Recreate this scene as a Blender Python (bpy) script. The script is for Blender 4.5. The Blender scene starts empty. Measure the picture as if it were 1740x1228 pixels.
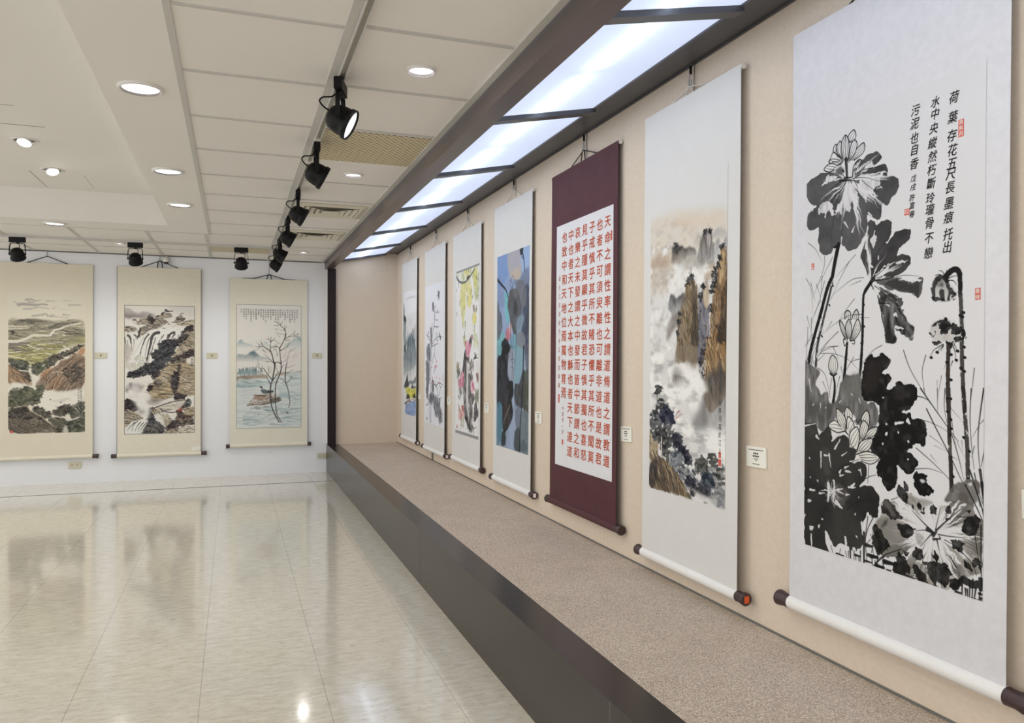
import bpy, math, random
import numpy as np
from mathutils import Vector, Matrix, Euler

# ---------------------------------------------------------------- camera, world, exposure
scene = bpy.context.scene
COL = scene.collection
cam_data = bpy.data.cameras.new('camera')
cam_data.sensor_width = 36.0
cam_data.lens = 1330.0 / 1740.0 * 36.0
cam_data.clip_start = 0.05
camera = bpy.data.objects.new('camera', cam_data)
COL.objects.link(camera)
camera.location = (0.0, 0.0, 1.30)
camera.rotation_euler = (math.radians(90.0 - 0.13), math.radians(-0.083), math.radians(-19.612))
scene.camera = camera

world = bpy.data.worlds.new('world')
scene.world = world
world.use_nodes = True
world.node_tree.nodes['Background'].inputs[0].default_value = (0.98, 0.985, 1.0, 1)
world.node_tree.nodes['Background'].inputs[1].default_value = 1.0

scene.view_settings.view_transform = 'Standard'
scene.view_settings.look = 'None'
scene.view_settings.exposure = 0.90
scene.view_settings.gamma = 1.0
scene.view_settings.use_curve_mapping = False

# lamp strengths (radiance of the glowing faces)
DOWNLIGHT = 4.5
LEDPANEL = 7.0
GIMBAL = 4.5
WATTS = {'downlight': 10.5, 'ledpanel': 3.6, 'gimbal': 1.6}
SPOTLENS = 0.30
SPOTBEAM = 7.0       # watts
DIFFUSER = 0.385
TUBE = 18.0

# ---------------------------------------------------------------- sizes of the room (metres)
CEIL = 2.426
BACK = 9.27          # back wall
REAR = -3.2          # end behind the camera, left unwalled to let world light in
LEFT = -6.5
FASCIA = 1.02        # front of the display platform
PLAT = 0.32
KERB = 1.153
WALLX = 1.83         # display wall
WTOP = 2.55
ALC0 = -1.6          # near end of the alcove
SOFFIT = -0.20
TRAYX, TRAYY, TRAYZ = -0.52, 7.19, 2.672

# ---------------------------------------------------------------- materials
def lin(c):
    return tuple(((v / 255.0 + 0.055) / 1.055) ** 2.4 if v > 10 else v / 255.0 / 12.92 for v in c)

def new_mat(name):
    m = bpy.data.materials.new(name)
    m.use_nodes = True
    nt = m.node_tree
    return m, nt, nt.nodes['Principled BSDF']

def N(nt, kind, **kw):
    n = nt.nodes.new(kind)
    for k, v in kw.items():
        setattr(n, k, v)
    return n

def mapping(nt, scale, coord='Object'):
    tc = N(nt, 'ShaderNodeTexCoord')
    mp = N(nt, 'ShaderNodeMapping')
    mp.inputs['Scale'].default_value = scale
    nt.links.new(tc.outputs[coord], mp.inputs['Vector'])
    return mp.outputs['Vector']

def noise(nt, vec, scale, detail=3.0, rough=0.55):
    n = N(nt, 'ShaderNodeTexNoise')
    n.inputs['Scale'].default_value = scale
    n.inputs['Detail'].default_value = detail
    n.inputs['Roughness'].default_value = rough
    nt.links.new(vec, n.inputs['Vector'])
    return n.outputs['Fac']

def ramp(nt, fac, stops):
    r = N(nt, 'ShaderNodeValToRGB')
    els = r.color_ramp.elements
    while len(els) < len(stops):
        els.new(0.5)
    for e, (p, c) in zip(els, stops):
        e.position = p
        e.color = (*c, 1) if len(c) == 3 else c
    nt.links.new(fac, r.inputs['Fac'])
    return r.outputs['Color']

def bump(nt, b, height, strength, dist=0.002):
    n = N(nt, 'ShaderNodeBump')
    n.inputs['Strength'].default_value = strength
    n.inputs['Distance'].default_value = dist
    nt.links.new(height, n.inputs['Height'])
    nt.links.new(n.outputs['Normal'], b.inputs['Normal'])

def plain(name, col, rough=0.5, metal=0.0, spec=0.5, var=0.06, scale=30.0, bmp=0.0, stretch=(1, 1, 1)):
    """colour with a little procedural variation"""
    m, nt, b = new_mat(name)
    v = mapping(nt, stretch)
    f = noise(nt, v, scale)
    lo = tuple(max(0.0, c * (1 - var)) for c in col)
    hi = tuple(min(1.0, c * (1 + var)) for c in col)
    nt.links.new(ramp(nt, f, [(0.3, lo), (0.7, hi)]), b.inputs['Base Color'])
    b.inputs['Roughness'].default_value = rough
    b.inputs['Metallic'].default_value = metal
    b.inputs['Specular IOR Level'].default_value = spec
    if bmp:
        bump(nt, b, f, bmp)
    return m

def glow(name, col, strength):
    m, nt, b = new_mat(name)
    b.inputs['Base Color'].default_value = (0.8, 0.8, 0.8, 1)
    b.inputs['Emission Color'].default_value = (*col, 1)
    b.inputs['Emission Strength'].default_value = strength
    return m

M = {}
M['ceiling'] = plain('ceiling_board', (0.80, 0.775, 0.73), 0.9, var=0.012, scale=1.2)
M['tee'] = plain('tee_bar_paint', (0.56, 0.545, 0.51), 0.55, var=0.02)
M['seam'] = plain('seam_and_shadow_line', (0.16, 0.155, 0.14), 0.9)
M['beam'] = plain('beam_laminate', lin((88, 76, 73)), 0.32, var=0.08, scale=3.0)
M['column'] = plain('column_laminate', lin((40, 29, 31)), 0.6, spec=0.25, var=0.06, scale=3.0)
M['lightframe'] = plain('light_frame_paint', lin((76, 76, 80)), 0.36, var=0.10, scale=6.0)
M['fascia'] = plain('fascia_laminate', lin((46, 38, 34)), 0.25, spec=0.36, var=0.04, scale=2.0)
M['blackmetal'] = plain('black_metal', (0.004, 0.004, 0.0045), 0.5, spec=0.22, var=0.1)
M['greymetal'] = plain('grey_metal', (0.35, 0.35, 0.36), 0.35, metal=0.9)
M['rim'] = plain('lamp_rim_paint', (0.72, 0.70, 0.66), 0.4, var=0.02)
M['recess'] = plain('lamp_recess', (0.10, 0.09, 0.085), 0.6)
M['downlight'] = glow('downlight_glow', (1.0, 0.985, 0.945), DOWNLIGHT)
M['ledpanel'] = glow('led_panel_glow', (0.97, 0.98, 1.0), LEDPANEL)
M['gimbal'] = glow('gimbal_glow', (1.0, 0.96, 0.93), GIMBAL)
M['lens'] = glow('spot_lens_glow', (0.92, 0.95, 1.0), SPOTLENS)
M['tube'] = glow('tube_glow', (0.80, 0.88, 1.0), TUBE)
M['ivory'] = plain('ivory_plastic', lin((208, 203, 178)), 0.4, var=0.02)
M['slot'] = plain('socket_slot', (0.05, 0.045, 0.03), 0.6)
M['vent'] = plain('vent_plastic', lin((214, 208, 190)), 0.5, var=0.02)
M['ventdark'] = plain('vent_throat', (0.40, 0.385, 0.34), 0.8)
M['card'] = plain('card_paper', lin((236, 234, 222)), 0.8, var=0.01)
M['print'] = plain('card_print', (0.035, 0.035, 0.035), 0.8)
M['wire'] = plain('hanger_wire', (0.25, 0.25, 0.26), 0.35, metal=0.8)
M['cordwhite'] = plain('white_cord', (0.70, 0.66, 0.58), 0.8)
M['cordblack'] = plain('black_cord', (0.02, 0.016, 0.015), 0.7)
M['ebony'] = plain('dark_roller_wood', lin((62, 44, 44)), 0.42, var=0.12, scale=8.0)
M['sticker'] = plain('orange_sticker', lin((226, 92, 40)), 0.6)
M['stickerwhite'] = plain('white_sticker', lin((232, 222, 222)), 0.6)
M['sealred'] = plain('seal_ink', lin((205, 96, 84)), 0.85)
M['inkblack'] = plain('ink_black', (0.012, 0.012, 0.013), 0.85)
M['inkgrey'] = plain('ink_grey', (0.07, 0.07, 0.07), 0.85)
M['inkred'] = plain('cinnabar_ink', lin((186, 76, 40)), 0.85, var=0.18, scale=60.0)
M['goldink'] = plain('pale_red_ink', lin((182, 128, 110)), 0.85)
M['camdark'] = plain('camera_dome', (0.03, 0.03, 0.03), 0.15)

def wall_mat(name, col, col2, sc=1.4, scuffs=False):
    m, nt, b = new_mat(name)
    v = mapping(nt, (1, 1, 1))
    f = noise(nt, v, sc, 4.0)
    c = ramp(nt, f, [(0.3, col), (0.7, col2)])
    if scuffs:
        f2 = noise(nt, mapping(nt, (5, 1, 9)), 1.6, 6.0, 0.7)
        g = ramp(nt, f2, [(0.66, (0, 0, 0)), (0.74, (1, 1, 1))])
        sep = N(nt, 'ShaderNodeSeparateXYZ')
        nt.links.new(mapping(nt, (1, 1, 1)), sep.inputs[0])
        mr = N(nt, 'ShaderNodeMapRange')
        mr.inputs['From Min'].default_value = 0.55
        mr.inputs['From Max'].default_value = 0.2
        mr.inputs['To Max'].default_value = 0.35
        nt.links.new(sep.outputs['Z'], mr.inputs['Value'])
        mul = N(nt, 'ShaderNodeMath', operation='MULTIPLY')
        nt.links.new(g, mul.inputs[0])
        nt.links.new(mr.outputs[0], mul.inputs[1])
        mx = N(nt, 'ShaderNodeMix', data_type='RGBA')
        nt.links.new(mul.outputs[0], mx.inputs['Factor'])
        nt.links.new(c, mx.inputs[6])
        mx.inputs[7].default_value = (0.42, 0.41, 0.38, 1)
        c = mx.outputs[2]
    nt.links.new(c, b.inputs['Base Color'])
    b.inputs['Roughness'].default_value = 0.75
    b.inputs['Specular IOR Level'].default_value = 0.25
    bump(nt, b, noise(nt, v, 160.0, 2.0), 0.08, 0.001)
    return m

M['whitewall'] = wall_mat('white_wall_paint', (0.80, 0.81, 0.84), (0.82, 0.83, 0.855), scuffs=True)
M['sidewall'] = wall_mat('side_wall_paint', (0.70, 0.68, 0.64), (0.74, 0.72, 0.68))

def fabric_wall():
    m, nt, b = new_mat('beige_wall_fabric')
    v = mapping(nt, (1, 1, 1))
    f = noise(nt, v, 55.0, 5.0, 0.7)
    g = noise(nt, mapping(nt, (1, 8, 60)), 9.0, 3.0, 0.6)
    ad = N(nt, 'ShaderNodeMath', operation='ADD')
    nt.links.new(f, ad.inputs[0]); nt.links.new(g, ad.inputs[1])
    dv = N(nt, 'ShaderNodeMath', operation='MULTIPLY')
    dv.inputs[1].default_value = 0.5
    nt.links.new(ad.outputs[0], dv.inputs[0])
    nt.links.new(ramp(nt, dv.outputs[0], [(0.34, (0.645, 0.545, 0.43)), (0.66, (0.725, 0.625, 0.51))]), b.inputs['Base Color'])
    b.inputs['Roughness'].default_value = 0.9
    b.inputs['Specular IOR Level'].default_value = 0.15
    bump(nt, b, dv.outputs[0], 0.25, 0.002)
    return m
M['fabric'] = fabric_wall()

def carpet():
    m, nt, b = new_mat('taupe_carpet')
    v = mapping(nt, (1, 1, 1))
    f = noise(nt, v, 230.0, 2.0, 0.7)
    g = noise(nt, v, 5.0, 4.0, 0.6)
    ad = N(nt, 'ShaderNodeMath', operation='MULTIPLY_ADD')
    ad.inputs[1].default_value = 0.10
    nt.links.new(g, ad.inputs[0]); nt.links.new(f, ad.inputs[2])
    nt.links.new(ramp(nt, ad.outputs[0], [(0.40, (0.32, 0.262, 0.208)), (0.55, (0.54, 0.452, 0.37)), (0.70, (0.78, 0.68, 0.575))]), b.inputs['Base Color'])
    b.inputs['Roughness'].default_value = 1.0
    b.inputs['Specular IOR Level'].default_value = 0.05
    bump(nt, b, f, 0.6, 0.004)
    return m
M['carpet'] = carpet()

def floor_mat():
    m, nt, b = new_mat('marbled_vinyl_tile')
    va = mapping(nt, (1.0, 2.6, 1.0))
    f = noise(nt, va, 13.0, 8.0, 0.66)           # marbling drawn out across the room
    vb = mapping(nt, (1.0, 5.5, 1.0))
    g = noise(nt, vb, 30.0, 4.0, 0.6)          # dark flecks
    base = ramp(nt, f, [(0.32, (0.585, 0.54, 0.44)), (0.52, (0.70, 0.66, 0.56)), (0.70, (0.775, 0.74, 0.655))])
    fl = ramp(nt, g, [(0.60, (0, 0, 0)), (0.70, (1, 1, 1))])
    mx = N(nt, 'ShaderNodeMix', data_type='RGBA')
    k = N(nt, 'ShaderNodeMath', operation='MULTIPLY')
    k.inputs[1].default_value = 0.8
    nt.links.new(fl, k.inputs[0]); nt.links.new(k.outputs[0], mx.inputs['Factor'])
    nt.links.new(base, mx.inputs[6]); mx.inputs[7].default_value = (0.27, 0.25, 0.19, 1)
    # tile seams along the room every 46 cm, faint ones across
    sep = N(nt, 'ShaderNodeSeparateXYZ')
    nt.links.new(mapping(nt, (1, 1, 1)), sep.inputs[0])
    def seam(out, offset, pitch, width):
        a = N(nt, 'ShaderNodeMath', operation='SUBTRACT'); a.inputs[1].default_value = offset
        nt.links.new(out, a.inputs[0])
        p = N(nt, 'ShaderNodeMath', operation='PINGPONG'); p.inputs[1].default_value = pitch / 2
        nt.links.new(a.outputs[0], p.inputs[0])
        l = N(nt, 'ShaderNodeMath', operation='LESS_THAN'); l.inputs[1].default_value = width / 2
        nt.links.new(p.outputs[0], l.inputs[0])
        return l.outputs[0]
    s1 = seam(sep.outputs['X'], 0.341, 0.46, 0.0026)
    m2 = N(nt, 'ShaderNodeMix', data_type='RGBA')
    k1 = N(nt, 'ShaderNodeMath', operation='MULTIPLY'); k1.inputs[1].default_value = 0.55
    nt.links.new(s1, k1.inputs[0]); nt.links.new(k1.outputs[0], m2.inputs['Factor'])
    nt.links.new(mx.outputs[2], m2.inputs[6]); m2.inputs[7].default_value = (0.20, 0.17, 0.13, 1)
    nt.links.new(m2.outputs[2], b.inputs['Base Color'])
    b.inputs['Specular IOR Level'].default_value = 0.5
    b.inputs['Coat Weight'].default_value = 0.5; b.inputs['Coat Roughness'].default_value = 0.07
    rr = N(nt, 'ShaderNodeMapRange')
    rr.inputs['To Min'].default_value = 0.06; rr.inputs['To Max'].default_value = 0.17
    nt.links.new(g, rr.inputs['Value']); nt.links.new(rr.outputs[0], b.inputs['Roughness'])
    bump(nt, b, noise(nt, mapping(nt, (1, 3.0, 1)), 14.0, 2.0), 0.05, 0.002)
    return m
M['floor'] = floor_mat()

def grille_mat():
    """brass coloured metal with staggered dark slots"""
    m, nt, b = new_mat('perforated_brass_sheet')
    v = mapping(nt, (1, 1, 1))
    br = N(nt, 'ShaderNodeTexBrick')
    br.inputs['Scale'].default_value = 1.0
    br.inputs['Brick Width'].default_value = 0.030
    br.inputs['Row Height'].default_value = 0.021
    br.inputs['Mortar Size'].default_value = 0.0058
    br.inputs['Mortar Smooth'].default_value = 0.0
    br.inputs['Color1'].default_value = (0.05, 0.04, 0.025, 1)
    br.inputs['Color2'].default_value = (0.07, 0.055, 0.035, 1)
    br.inputs['Mortar'].default_value = (0.72, 0.62, 0.40, 1)
    nt.links.new(v, br.inputs['Vector'])
    nt.links.new(br.outputs['Color'], b.inputs['Base Color'])
    b.inputs['Roughness'].default_value = 0.5
    return m
M['grille'] = grille_mat()

def paper(name, col, var=0.02, sc=14.0, mottled=False, rough=0.8):
    m, nt, b = new_mat(name)
    v = mapping(nt, (1, 1, 1))
    f = noise(nt, v, sc, 6.0, 0.62)
    lo = tuple(c * (1 - var) for c in col); hi = tuple(min(1, c * (1 + var)) for c in col)
    nt.links.new(ramp(nt, f, [(0.35, lo), (0.65, hi)]), b.inputs['Base Color'])
    b.inputs['Roughness'].default_value = rough
    b.inputs['Specular IOR Level'].default_value = 0.2
    if mottled:
        bump(nt, b, f, 0.2, 0.002)
    return m

def diffuser_mat():
    """opal sheet lit from the tubes behind it"""
    m, nt, b = new_mat('opal_diffuser_sheet')
    nt.nodes.remove(b)
    out = nt.nodes['Material Output']
    tr = N(nt, 'ShaderNodeBsdfTranslucent'); tr.inputs[0].default_value = (0.125, 0.135, 0.15, 1)
    em = N(nt, 'ShaderNodeEmission'); em.inputs[0].default_value = (0.70, 0.765, 0.98, 1); em.inputs[1].default_value = DIFFUSER
    ad = N(nt, 'ShaderNodeAddShader')
    nt.links.new(tr.outputs[0], ad.inputs[0]); nt.links.new(em.outputs[0], ad.inputs[1])
    nt.links.new(ad.outputs[0], out.inputs['Surface'])
    return m
M['diffuser'] = diffuser_mat()

def painted_mat():
    """brushwork stored on the sheet's own points"""
    m, nt, b = new_mat('ink_and_colour_on_paper')
    a = N(nt, 'ShaderNodeAttribute'); a.attribute_name = 'paint'
    nt.links.new(a.outputs['Color'], b.inputs['Base Color'])
    b.inputs['Roughness'].default_value = 0.85
    b.inputs['Specular IOR Level'].default_value = 0.15
    return m
M['painted'] = painted_mat()

# ---------------------------------------------------------------- mesh helpers
class MB:
    """collects simple solids, then becomes ONE mesh object"""
    def __init__(self):
        self.v = []; self.f = []; self.sm = []
    def add(self, verts, faces, smooth=False):
        o = len(self.v)
        self.v += [tuple(p) for p in verts]
        self.f += [tuple(i + o for i in f) for f in faces]
        self.sm += [smooth] * len(faces)
        return self
    def box(self, x0, x1, y0, y1, z0, z1, mtx=None, bevel=0.0):
        if bevel:
            return self.bevelbox(x0, x1, y0, y1, z0, z1, bevel, mtx)
        c = [(x, y, z) for z in (z0, z1) for y in (y0, y1) for x in (x0, x1)]
        if mtx: c = [mtx @ Vector(p) for p in c]
        return self.add(c, [(0, 2, 3, 1), (4, 5, 7, 6), (0, 1, 5, 4), (2, 6, 7, 3), (0, 4, 6, 2), (1, 3, 7, 5)])
    def bevelbox(self, x0, x1, y0, y1, z0, z1, b, mtx=None):
        import bmesh
        bm = bmesh.new()
        r = bmesh.ops.create_cube(bm, size=1.0)
        for p in r['verts']:
            p.co = Vector(((x0 + x1) / 2 + p.co.x * (x1 - x0), (y0 + y1) / 2 + p.co.y * (y1 - y0), (z0 + z1) / 2 + p.co.z * (z1 - z0)))
        bmesh.ops.bevel(bm, geom=list(bm.edges), offset=b, segments=2, affect='EDGES')
        bm.verts.index_update()
        vs = [(mtx @ p.co if mtx else p.co.copy()) for p in bm.verts]
        self.add(vs, [[p.index for p in f.verts] for f in bm.faces])
        bm.free()
        return self
    def quad(self, a, b, c, d):
        return self.add([a, b, c, d], [(0, 1, 2, 3)])
    def tube(self, pts, r, n=8, cap=True, flat=None):
        """round bar through points; flat=(w,h) makes a strap"""
        pts = [Vector(p) for p in pts]
        rs = r if isinstance(r, (list, tuple)) else [r] * len(pts)
        rings = []; prev = None
        for i, p in enumerate(pts):
            t = (pts[min(i + 1, len(pts) - 1)] - pts[max(i - 1, 0)]).normalized()
            if prev is None:
                a = Vector((0, 0, 1)) if abs(t.z) < 0.9 else Vector((1, 0, 0))
                u = t.cross(a).normalized()
            else:
                u = (prev - t * prev.dot(t)).normalized()
            prev = u
            w = t.cross(u)
            rings.append([p + u * math.cos(2 * math.pi * k / n) * rs[i] + w * math.sin(2 * math.pi * k / n) * rs[i] for k in range(n)])
        vs = [q for ring in rings for q in ring]
        fs = []
        for i in range(len(pts) - 1):
            for k in range(n):
                a = i * n + k; b = i * n + (k + 1) % n
                fs.append((a, b, b + n, a + n))
        self.add(vs, fs, True)
        if cap:
            self.add(rings[0], [tuple(reversed(range(n)))]); self.add(rings[-1], [tuple(range(n))])
        return self
    def lathe(self, prof, mtx=None, n=32, cap0=False, cap1=False):
        """profile of (radius, height) spun about Z"""
        vs = [Vector((r * math.cos(2 * math.pi * k / n), r * math.sin(2 * math.pi * k / n), z)) for r, z in prof for k in range(n)]
        if mtx: vs = [mtx @ p for p in vs]
        fs = []
        for i in range(len(prof) - 1):
            for k in range(n):
                a = i * n + k; b = i * n + (k + 1) % n
                fs.append((a, b, b + n, a + n))
        self.add(vs, fs, True)
        if cap0: self.add(vs[:n], [tuple(reversed(range(n)))])
        if cap1: self.add(vs[-n:], [tuple(range(n))])
        return self
    def build(self, name, mat, parent=None, origin=None):
        o0 = Vector(origin) if origin is not None else Vector((0, 0, 0))
        me = bpy.data.meshes.new(name)
        me.from_pydata([tuple(Vector(p) - o0) for p in self.v], [], self.f)
        me.polygons.foreach_set('use_smooth', self.sm)
        me.materials.append(mat)
        me.update()
        ob = bpy.data.objects.new(name, me)
        COL.objects.link(ob)
        if parent is not None:
            ob.parent = parent
        elif origin is not None:
            ob.location = o0
        return ob

def smooth_pts(pts, sub=6):
    P = [Vector(p) for p in pts]; out = []
    for i in range(len(P) - 1):
        a, b, c, d = P[max(i - 1, 0)], P[i], P[i + 1], P[min(i + 2, len(P) - 1)]
        for k in range(sub):
            t = k / sub
            out.append(0.5 * (2 * b + (c - a) * t + (2 * a - 5 * b + 4 * c - d) * t * t + (3 * b - a - 3 * c + d) * t ** 3))
    out.append(P[-1])
    return out

def tag(o, label=None, cat=None, group=None, kind=None):
    if label: o['label'] = label
    if cat: o['category'] = cat
    if group: o['group'] = group
    if kind: o['kind'] = kind
    return o

def thing(name, loc, label, cat, group=None, rz=0.0):
    o = bpy.data.objects.new(name, None)
    o.empty_display_size = 0.05
    COL.objects.link(o)
    o.location = loc; o.rotation_euler = (0, 0, rz)
    return tag(o, label, cat, group)

def copy_tree(o, parent=None):
    c = o.copy(); COL.objects.link(c); c.parent = parent
    for ch in list(o.children):
        copy_tree(ch, c)
    return c

def struct(mb, name, mat):
    return tag(mb.build(name, mat), kind='structure')

# ---------------------------------------------------------------- the room shell
T = 0.12
struct(MB().box(LEFT - T, FASCIA, REAR - T, BACK, -0.1, 0.0), 'floor', M['floor'])
struct(MB().box(LEFT, FASCIA, 8.530, 8.556, 0.0, 0.0006), 'trim_1', M['seam'])      # dark joint in the floor
struct(MB().box(LEFT - T, WALLX + T, BACK, BACK + T, -0.1, 2.9), 'wall_back', M['whitewall'])
struct(MB().box(WALLX, WALLX + T, REAR, BACK, 0, 2.62), 'wall_right', M['fabric'])
# end walls of the alcove
struct(MB().box(FASCIA + 0.012, WALLX, BACK - 0.075, BACK, PLAT, 2.62), 'wall_alcove_end', M['fabric'])
struct(MB().box(FASCIA, WALLX, REAR, ALC0, 0, 2.9), 'wall_alcove_near', M['sidewall'])

# ceiling: tiles on tee bars, plaster border with a raised tray
c = MB()
c.box(SOFFIT, 0.985, REAR, BACK, CEIL, CEIL + 0.03)                    # tiled strip
c.box(LEFT, SOFFIT, 7.55, BACK, CEIL, CEIL + 0.03)                     # tiled strip by the back wall
c.box(TRAYX, SOFFIT, REAR, 7.55, CEIL, CEIL + 0.03)                    # plaster border
c.box(LEFT, TRAYX, TRAYY, 7.55, CEIL, CEIL + 0.03)
c.box(LEFT, TRAYX, TRAYY, TRAYY + 0.03, CEIL + 0.03, TRAYZ + 0.03)     # upstands of the tray
c.box(TRAYX, TRAYX + 0.03, REAR, TRAYY + 0.03, CEIL + 0.03, TRAYZ + 0.03)
c.box(LEFT, TRAYX + 0.03, REAR, TRAYY + 0.03, TRAYZ, TRAYZ + 0.03)     # tray top
struct(c, 'ceiling', M['ceiling'])

t = MB()
LY = [2.69 + 0.604 * k for k in range(-9, 11)]
for y in LY:                                                            # cross tees, left column of tiles
    if y < 8.0:
        t.box(SOFFIT + 0.01, 0.36, y - 0.010, y + 0.010, CEIL - 0.004, CEIL)
for y in LY:
    if abs(y - 4.5) > 0.01 and y < 9.2:
        t.box(0.40, 0.957, y - 0.04, y - 0.018, CEIL - 0.004, CEIL)
for y in (8.725,):
    t.box(LEFT, 0.36, y - 0.010, y + 0.010, CEIL - 0.004, CEIL)
for x in (-0.234, -0.722, -1.335, -1.945, -2.555, -3.165):
    t.box(x - 0.013, x + 0.013, 7.555, BACK, CEIL - 0.0045, CEIL)
t.box(0.355, 0.386, REAR, BACK, CEIL - 0.007, CEIL)                    # main tee beside the track
struct(t, 'trim_2', M['tee'])
e = MB()
e.box(SOFFIT - 0.012, SOFFIT + 0.012, REAR, 7.55, CEIL - 0.005, CEIL)
e.box(LEFT, SOFFIT + 0.012, 7.545, 7.555, CEIL - 0.003, CEIL)
e.box(0.957, 0.986, REAR, BACK, CEIL - 0.009, CEIL)                    # angle along the beam
struct(e, 'trim_3', M['tee'])
s = MB()                                                                # shadow beside the tees, built as thin dark strips
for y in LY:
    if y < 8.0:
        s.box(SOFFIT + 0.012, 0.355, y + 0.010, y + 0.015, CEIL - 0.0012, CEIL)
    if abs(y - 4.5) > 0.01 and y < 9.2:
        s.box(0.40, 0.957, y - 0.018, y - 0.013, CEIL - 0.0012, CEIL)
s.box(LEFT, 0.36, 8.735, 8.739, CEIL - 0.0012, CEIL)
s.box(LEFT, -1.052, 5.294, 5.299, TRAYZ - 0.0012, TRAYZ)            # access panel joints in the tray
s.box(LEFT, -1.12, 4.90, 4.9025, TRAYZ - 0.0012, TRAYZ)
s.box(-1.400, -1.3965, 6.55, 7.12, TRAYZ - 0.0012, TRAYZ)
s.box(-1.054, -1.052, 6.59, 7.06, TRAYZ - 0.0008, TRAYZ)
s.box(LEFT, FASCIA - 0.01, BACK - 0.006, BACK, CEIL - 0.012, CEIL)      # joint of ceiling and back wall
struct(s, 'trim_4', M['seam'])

# the beam, its column, the sloping luminous ceiling of the alcove
def prism(poly, y0, y1):
    """polygon in X,Z drawn out along Y"""
    n = len(poly)
    vs = [(x, y0, z) for x, z in poly] + [(x, y1, z) for x, z in poly]
    fs = [tuple(range(n)), tuple(reversed(range(n, 2 * n)))]
    fs += [(i, i + n, (i + 1) % n + n, (i + 1) % n) for i in range(n)]
    return vs, fs
b = MB(); b.add(*prism([(1.000, CEIL + 0.03), (1.000, 2.342), (1.088, 2.342), (1.088, 2.432), (1.06, CEIL + 0.03)], ALC0, BACK))
tag(b.build('trim_5', M['beam']), kind='structure')
tag(MB().box(1.022, 1.113, BACK - 0.12, BACK - 0.0751, PLAT, 2.342).build('trim_6', M['column']), kind='structure')
struct(MB().box(1.686, WALLX, ALC0, BACK - 0.075, 2.548, 2.57), 'trim_7', M['lightframe'])
l = MB()
l.box(1.676, 1.692, ALC0, BACK - 0.075, 2.537, 2.549)
l.box(1.819, 1.8295, ALC0, BACK - 0.075, 2.540, 2.548)
struct(l, 'trim_8', M['lightframe'])
def slope_z(x):
    return 2.427 + (x - 1.06) / (1.69 - 1.06) * (2.548 - 2.427)
h = MB()                                                                # white box that holds the tubes
h.add([(1.05, ALC0, 2.455), (1.05, BACK - 0.06, 2.455), (1.05, BACK - 0.06, 2.72), (1.05, ALC0, 2.72)], [(0, 1, 2, 3)])
h.add([(1.05, ALC0, 2.72), (1.05, BACK - 0.06, 2.72), (WALLX, BACK - 0.06, 2.72), (WALLX, ALC0, 2.72)], [(0, 1, 2, 3)])
h.add([(1.70, ALC0, 2.57), (1.70, BACK - 0.06, 2.57), (1.70, BACK - 0.06, 2.72), (1.70, ALC0, 2.72)], [(3, 2, 1, 0)])
struct(h, 'trim_9', M['rim'])

# display platform
p = MB()
p.box(KERB, WALLX, ALC0, BACK - 0.075, 0.0, PLAT)
struct(p, 'floor_platform', M['carpet'])
f = MB()
f.box(FASCIA, KERB, ALC0, BACK - 0.001, 0.0, PLAT + 0.001)
struct(f, 'trim_10', M['fascia'])
js = MB()
for y in (2.02, 4.455):
    js.box(FASCIA - 0.0006, FASCIA, y - 0.0012, y + 0.0012, 0, PLAT)
struct(js, 'trim_11', M['seam'])
struct(MB().box(WALLX - 0.004, WALLX, ALC0, BACK - 0.075, PLAT, PLAT + 0.008), 'trim_12', M['seam'])

# ---------------------------------------------------------------- luminous ceiling panels
BARS = [-0.04 - 1.1925, -0.04, 1.155, 2.352, 3.547, 4.742, 5.937, 7.132, 8.327, 9.17]
ends = ['far end of the alcove by the corner', 'second from the far end', 'third from the far end', 'fourth from the far end',
        'fifth from the far end, above the red calligraphy', 'sixth from the far end, above the misty mountain scroll', 'nearest one in view, above the ink lotus scroll', 'last of the row, over the near end']
for i in range(len(BARS) - 2, -1, -1):
    y0, y1 = BARS[i], BARS[i + 1]
    k = len(BARS) - 2 - i
    if y1 < 0.2:
        continue
    yc = (y0 + y1) / 2
    r = thing('ceiling_light_panel', (1.39, yc, slope_z(1.39)), 'white luminous ceiling panel, ' + ends[min(k, 7)], 'ceiling light', 'luminous panels over the alcove')
    d = MB()
    d.add([(1.07, y0 + 0.02, slope_z(1.07)), (1.07, y1 - 0.02, slope_z(1.07)), (1.69, y1 - 0.02, slope_z(1.69)), (1.69, y0 + 0.02, slope_z(1.69))], [(0, 1, 2, 3)])
    d.build('diffuser', M['diffuser'], r, r.location)
    q = MB()
    a = Vector((1.075, y1, slope_z(1.075))); e2 = Vector((1.69, y1, slope_z(1.69)))
    dirv = (e2 - a).normalized(); up = Vector((-dirv.z, 0, dirv.x))
    hw = 0.030 if k else 0.02
    vs = [pt + Vector((0, sy * hw, 0)) + up * uz for pt in (a, e2) for sy, uz in ((-1, -0.022), (1, -0.022), (1, 0.004), (-1, 0.004))]
    q.add(vs, [(0, 1, 2, 3), (7, 6, 5, 4), (0, 4, 5, 1), (1, 5, 6, 2), (2, 6, 7, 3), (3, 7, 4, 0)])
    q.build('cross_bar', M['lightframe'], r, r.location)
    ym = yc + (0.0 if k else 0.1)
    for (ya, yb) in ((y0 + 0.0, ym - 0.045), (ym + 0.045, y1 - 0.0)):
        MB().tube([(1.385, ya, slope_z(1.385) + 0.023), (1.385, yb, slope_z(1.385) + 0.023)], 0.017, 10).build('fluorescent_tube', M['tube'], r, r.location)

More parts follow.
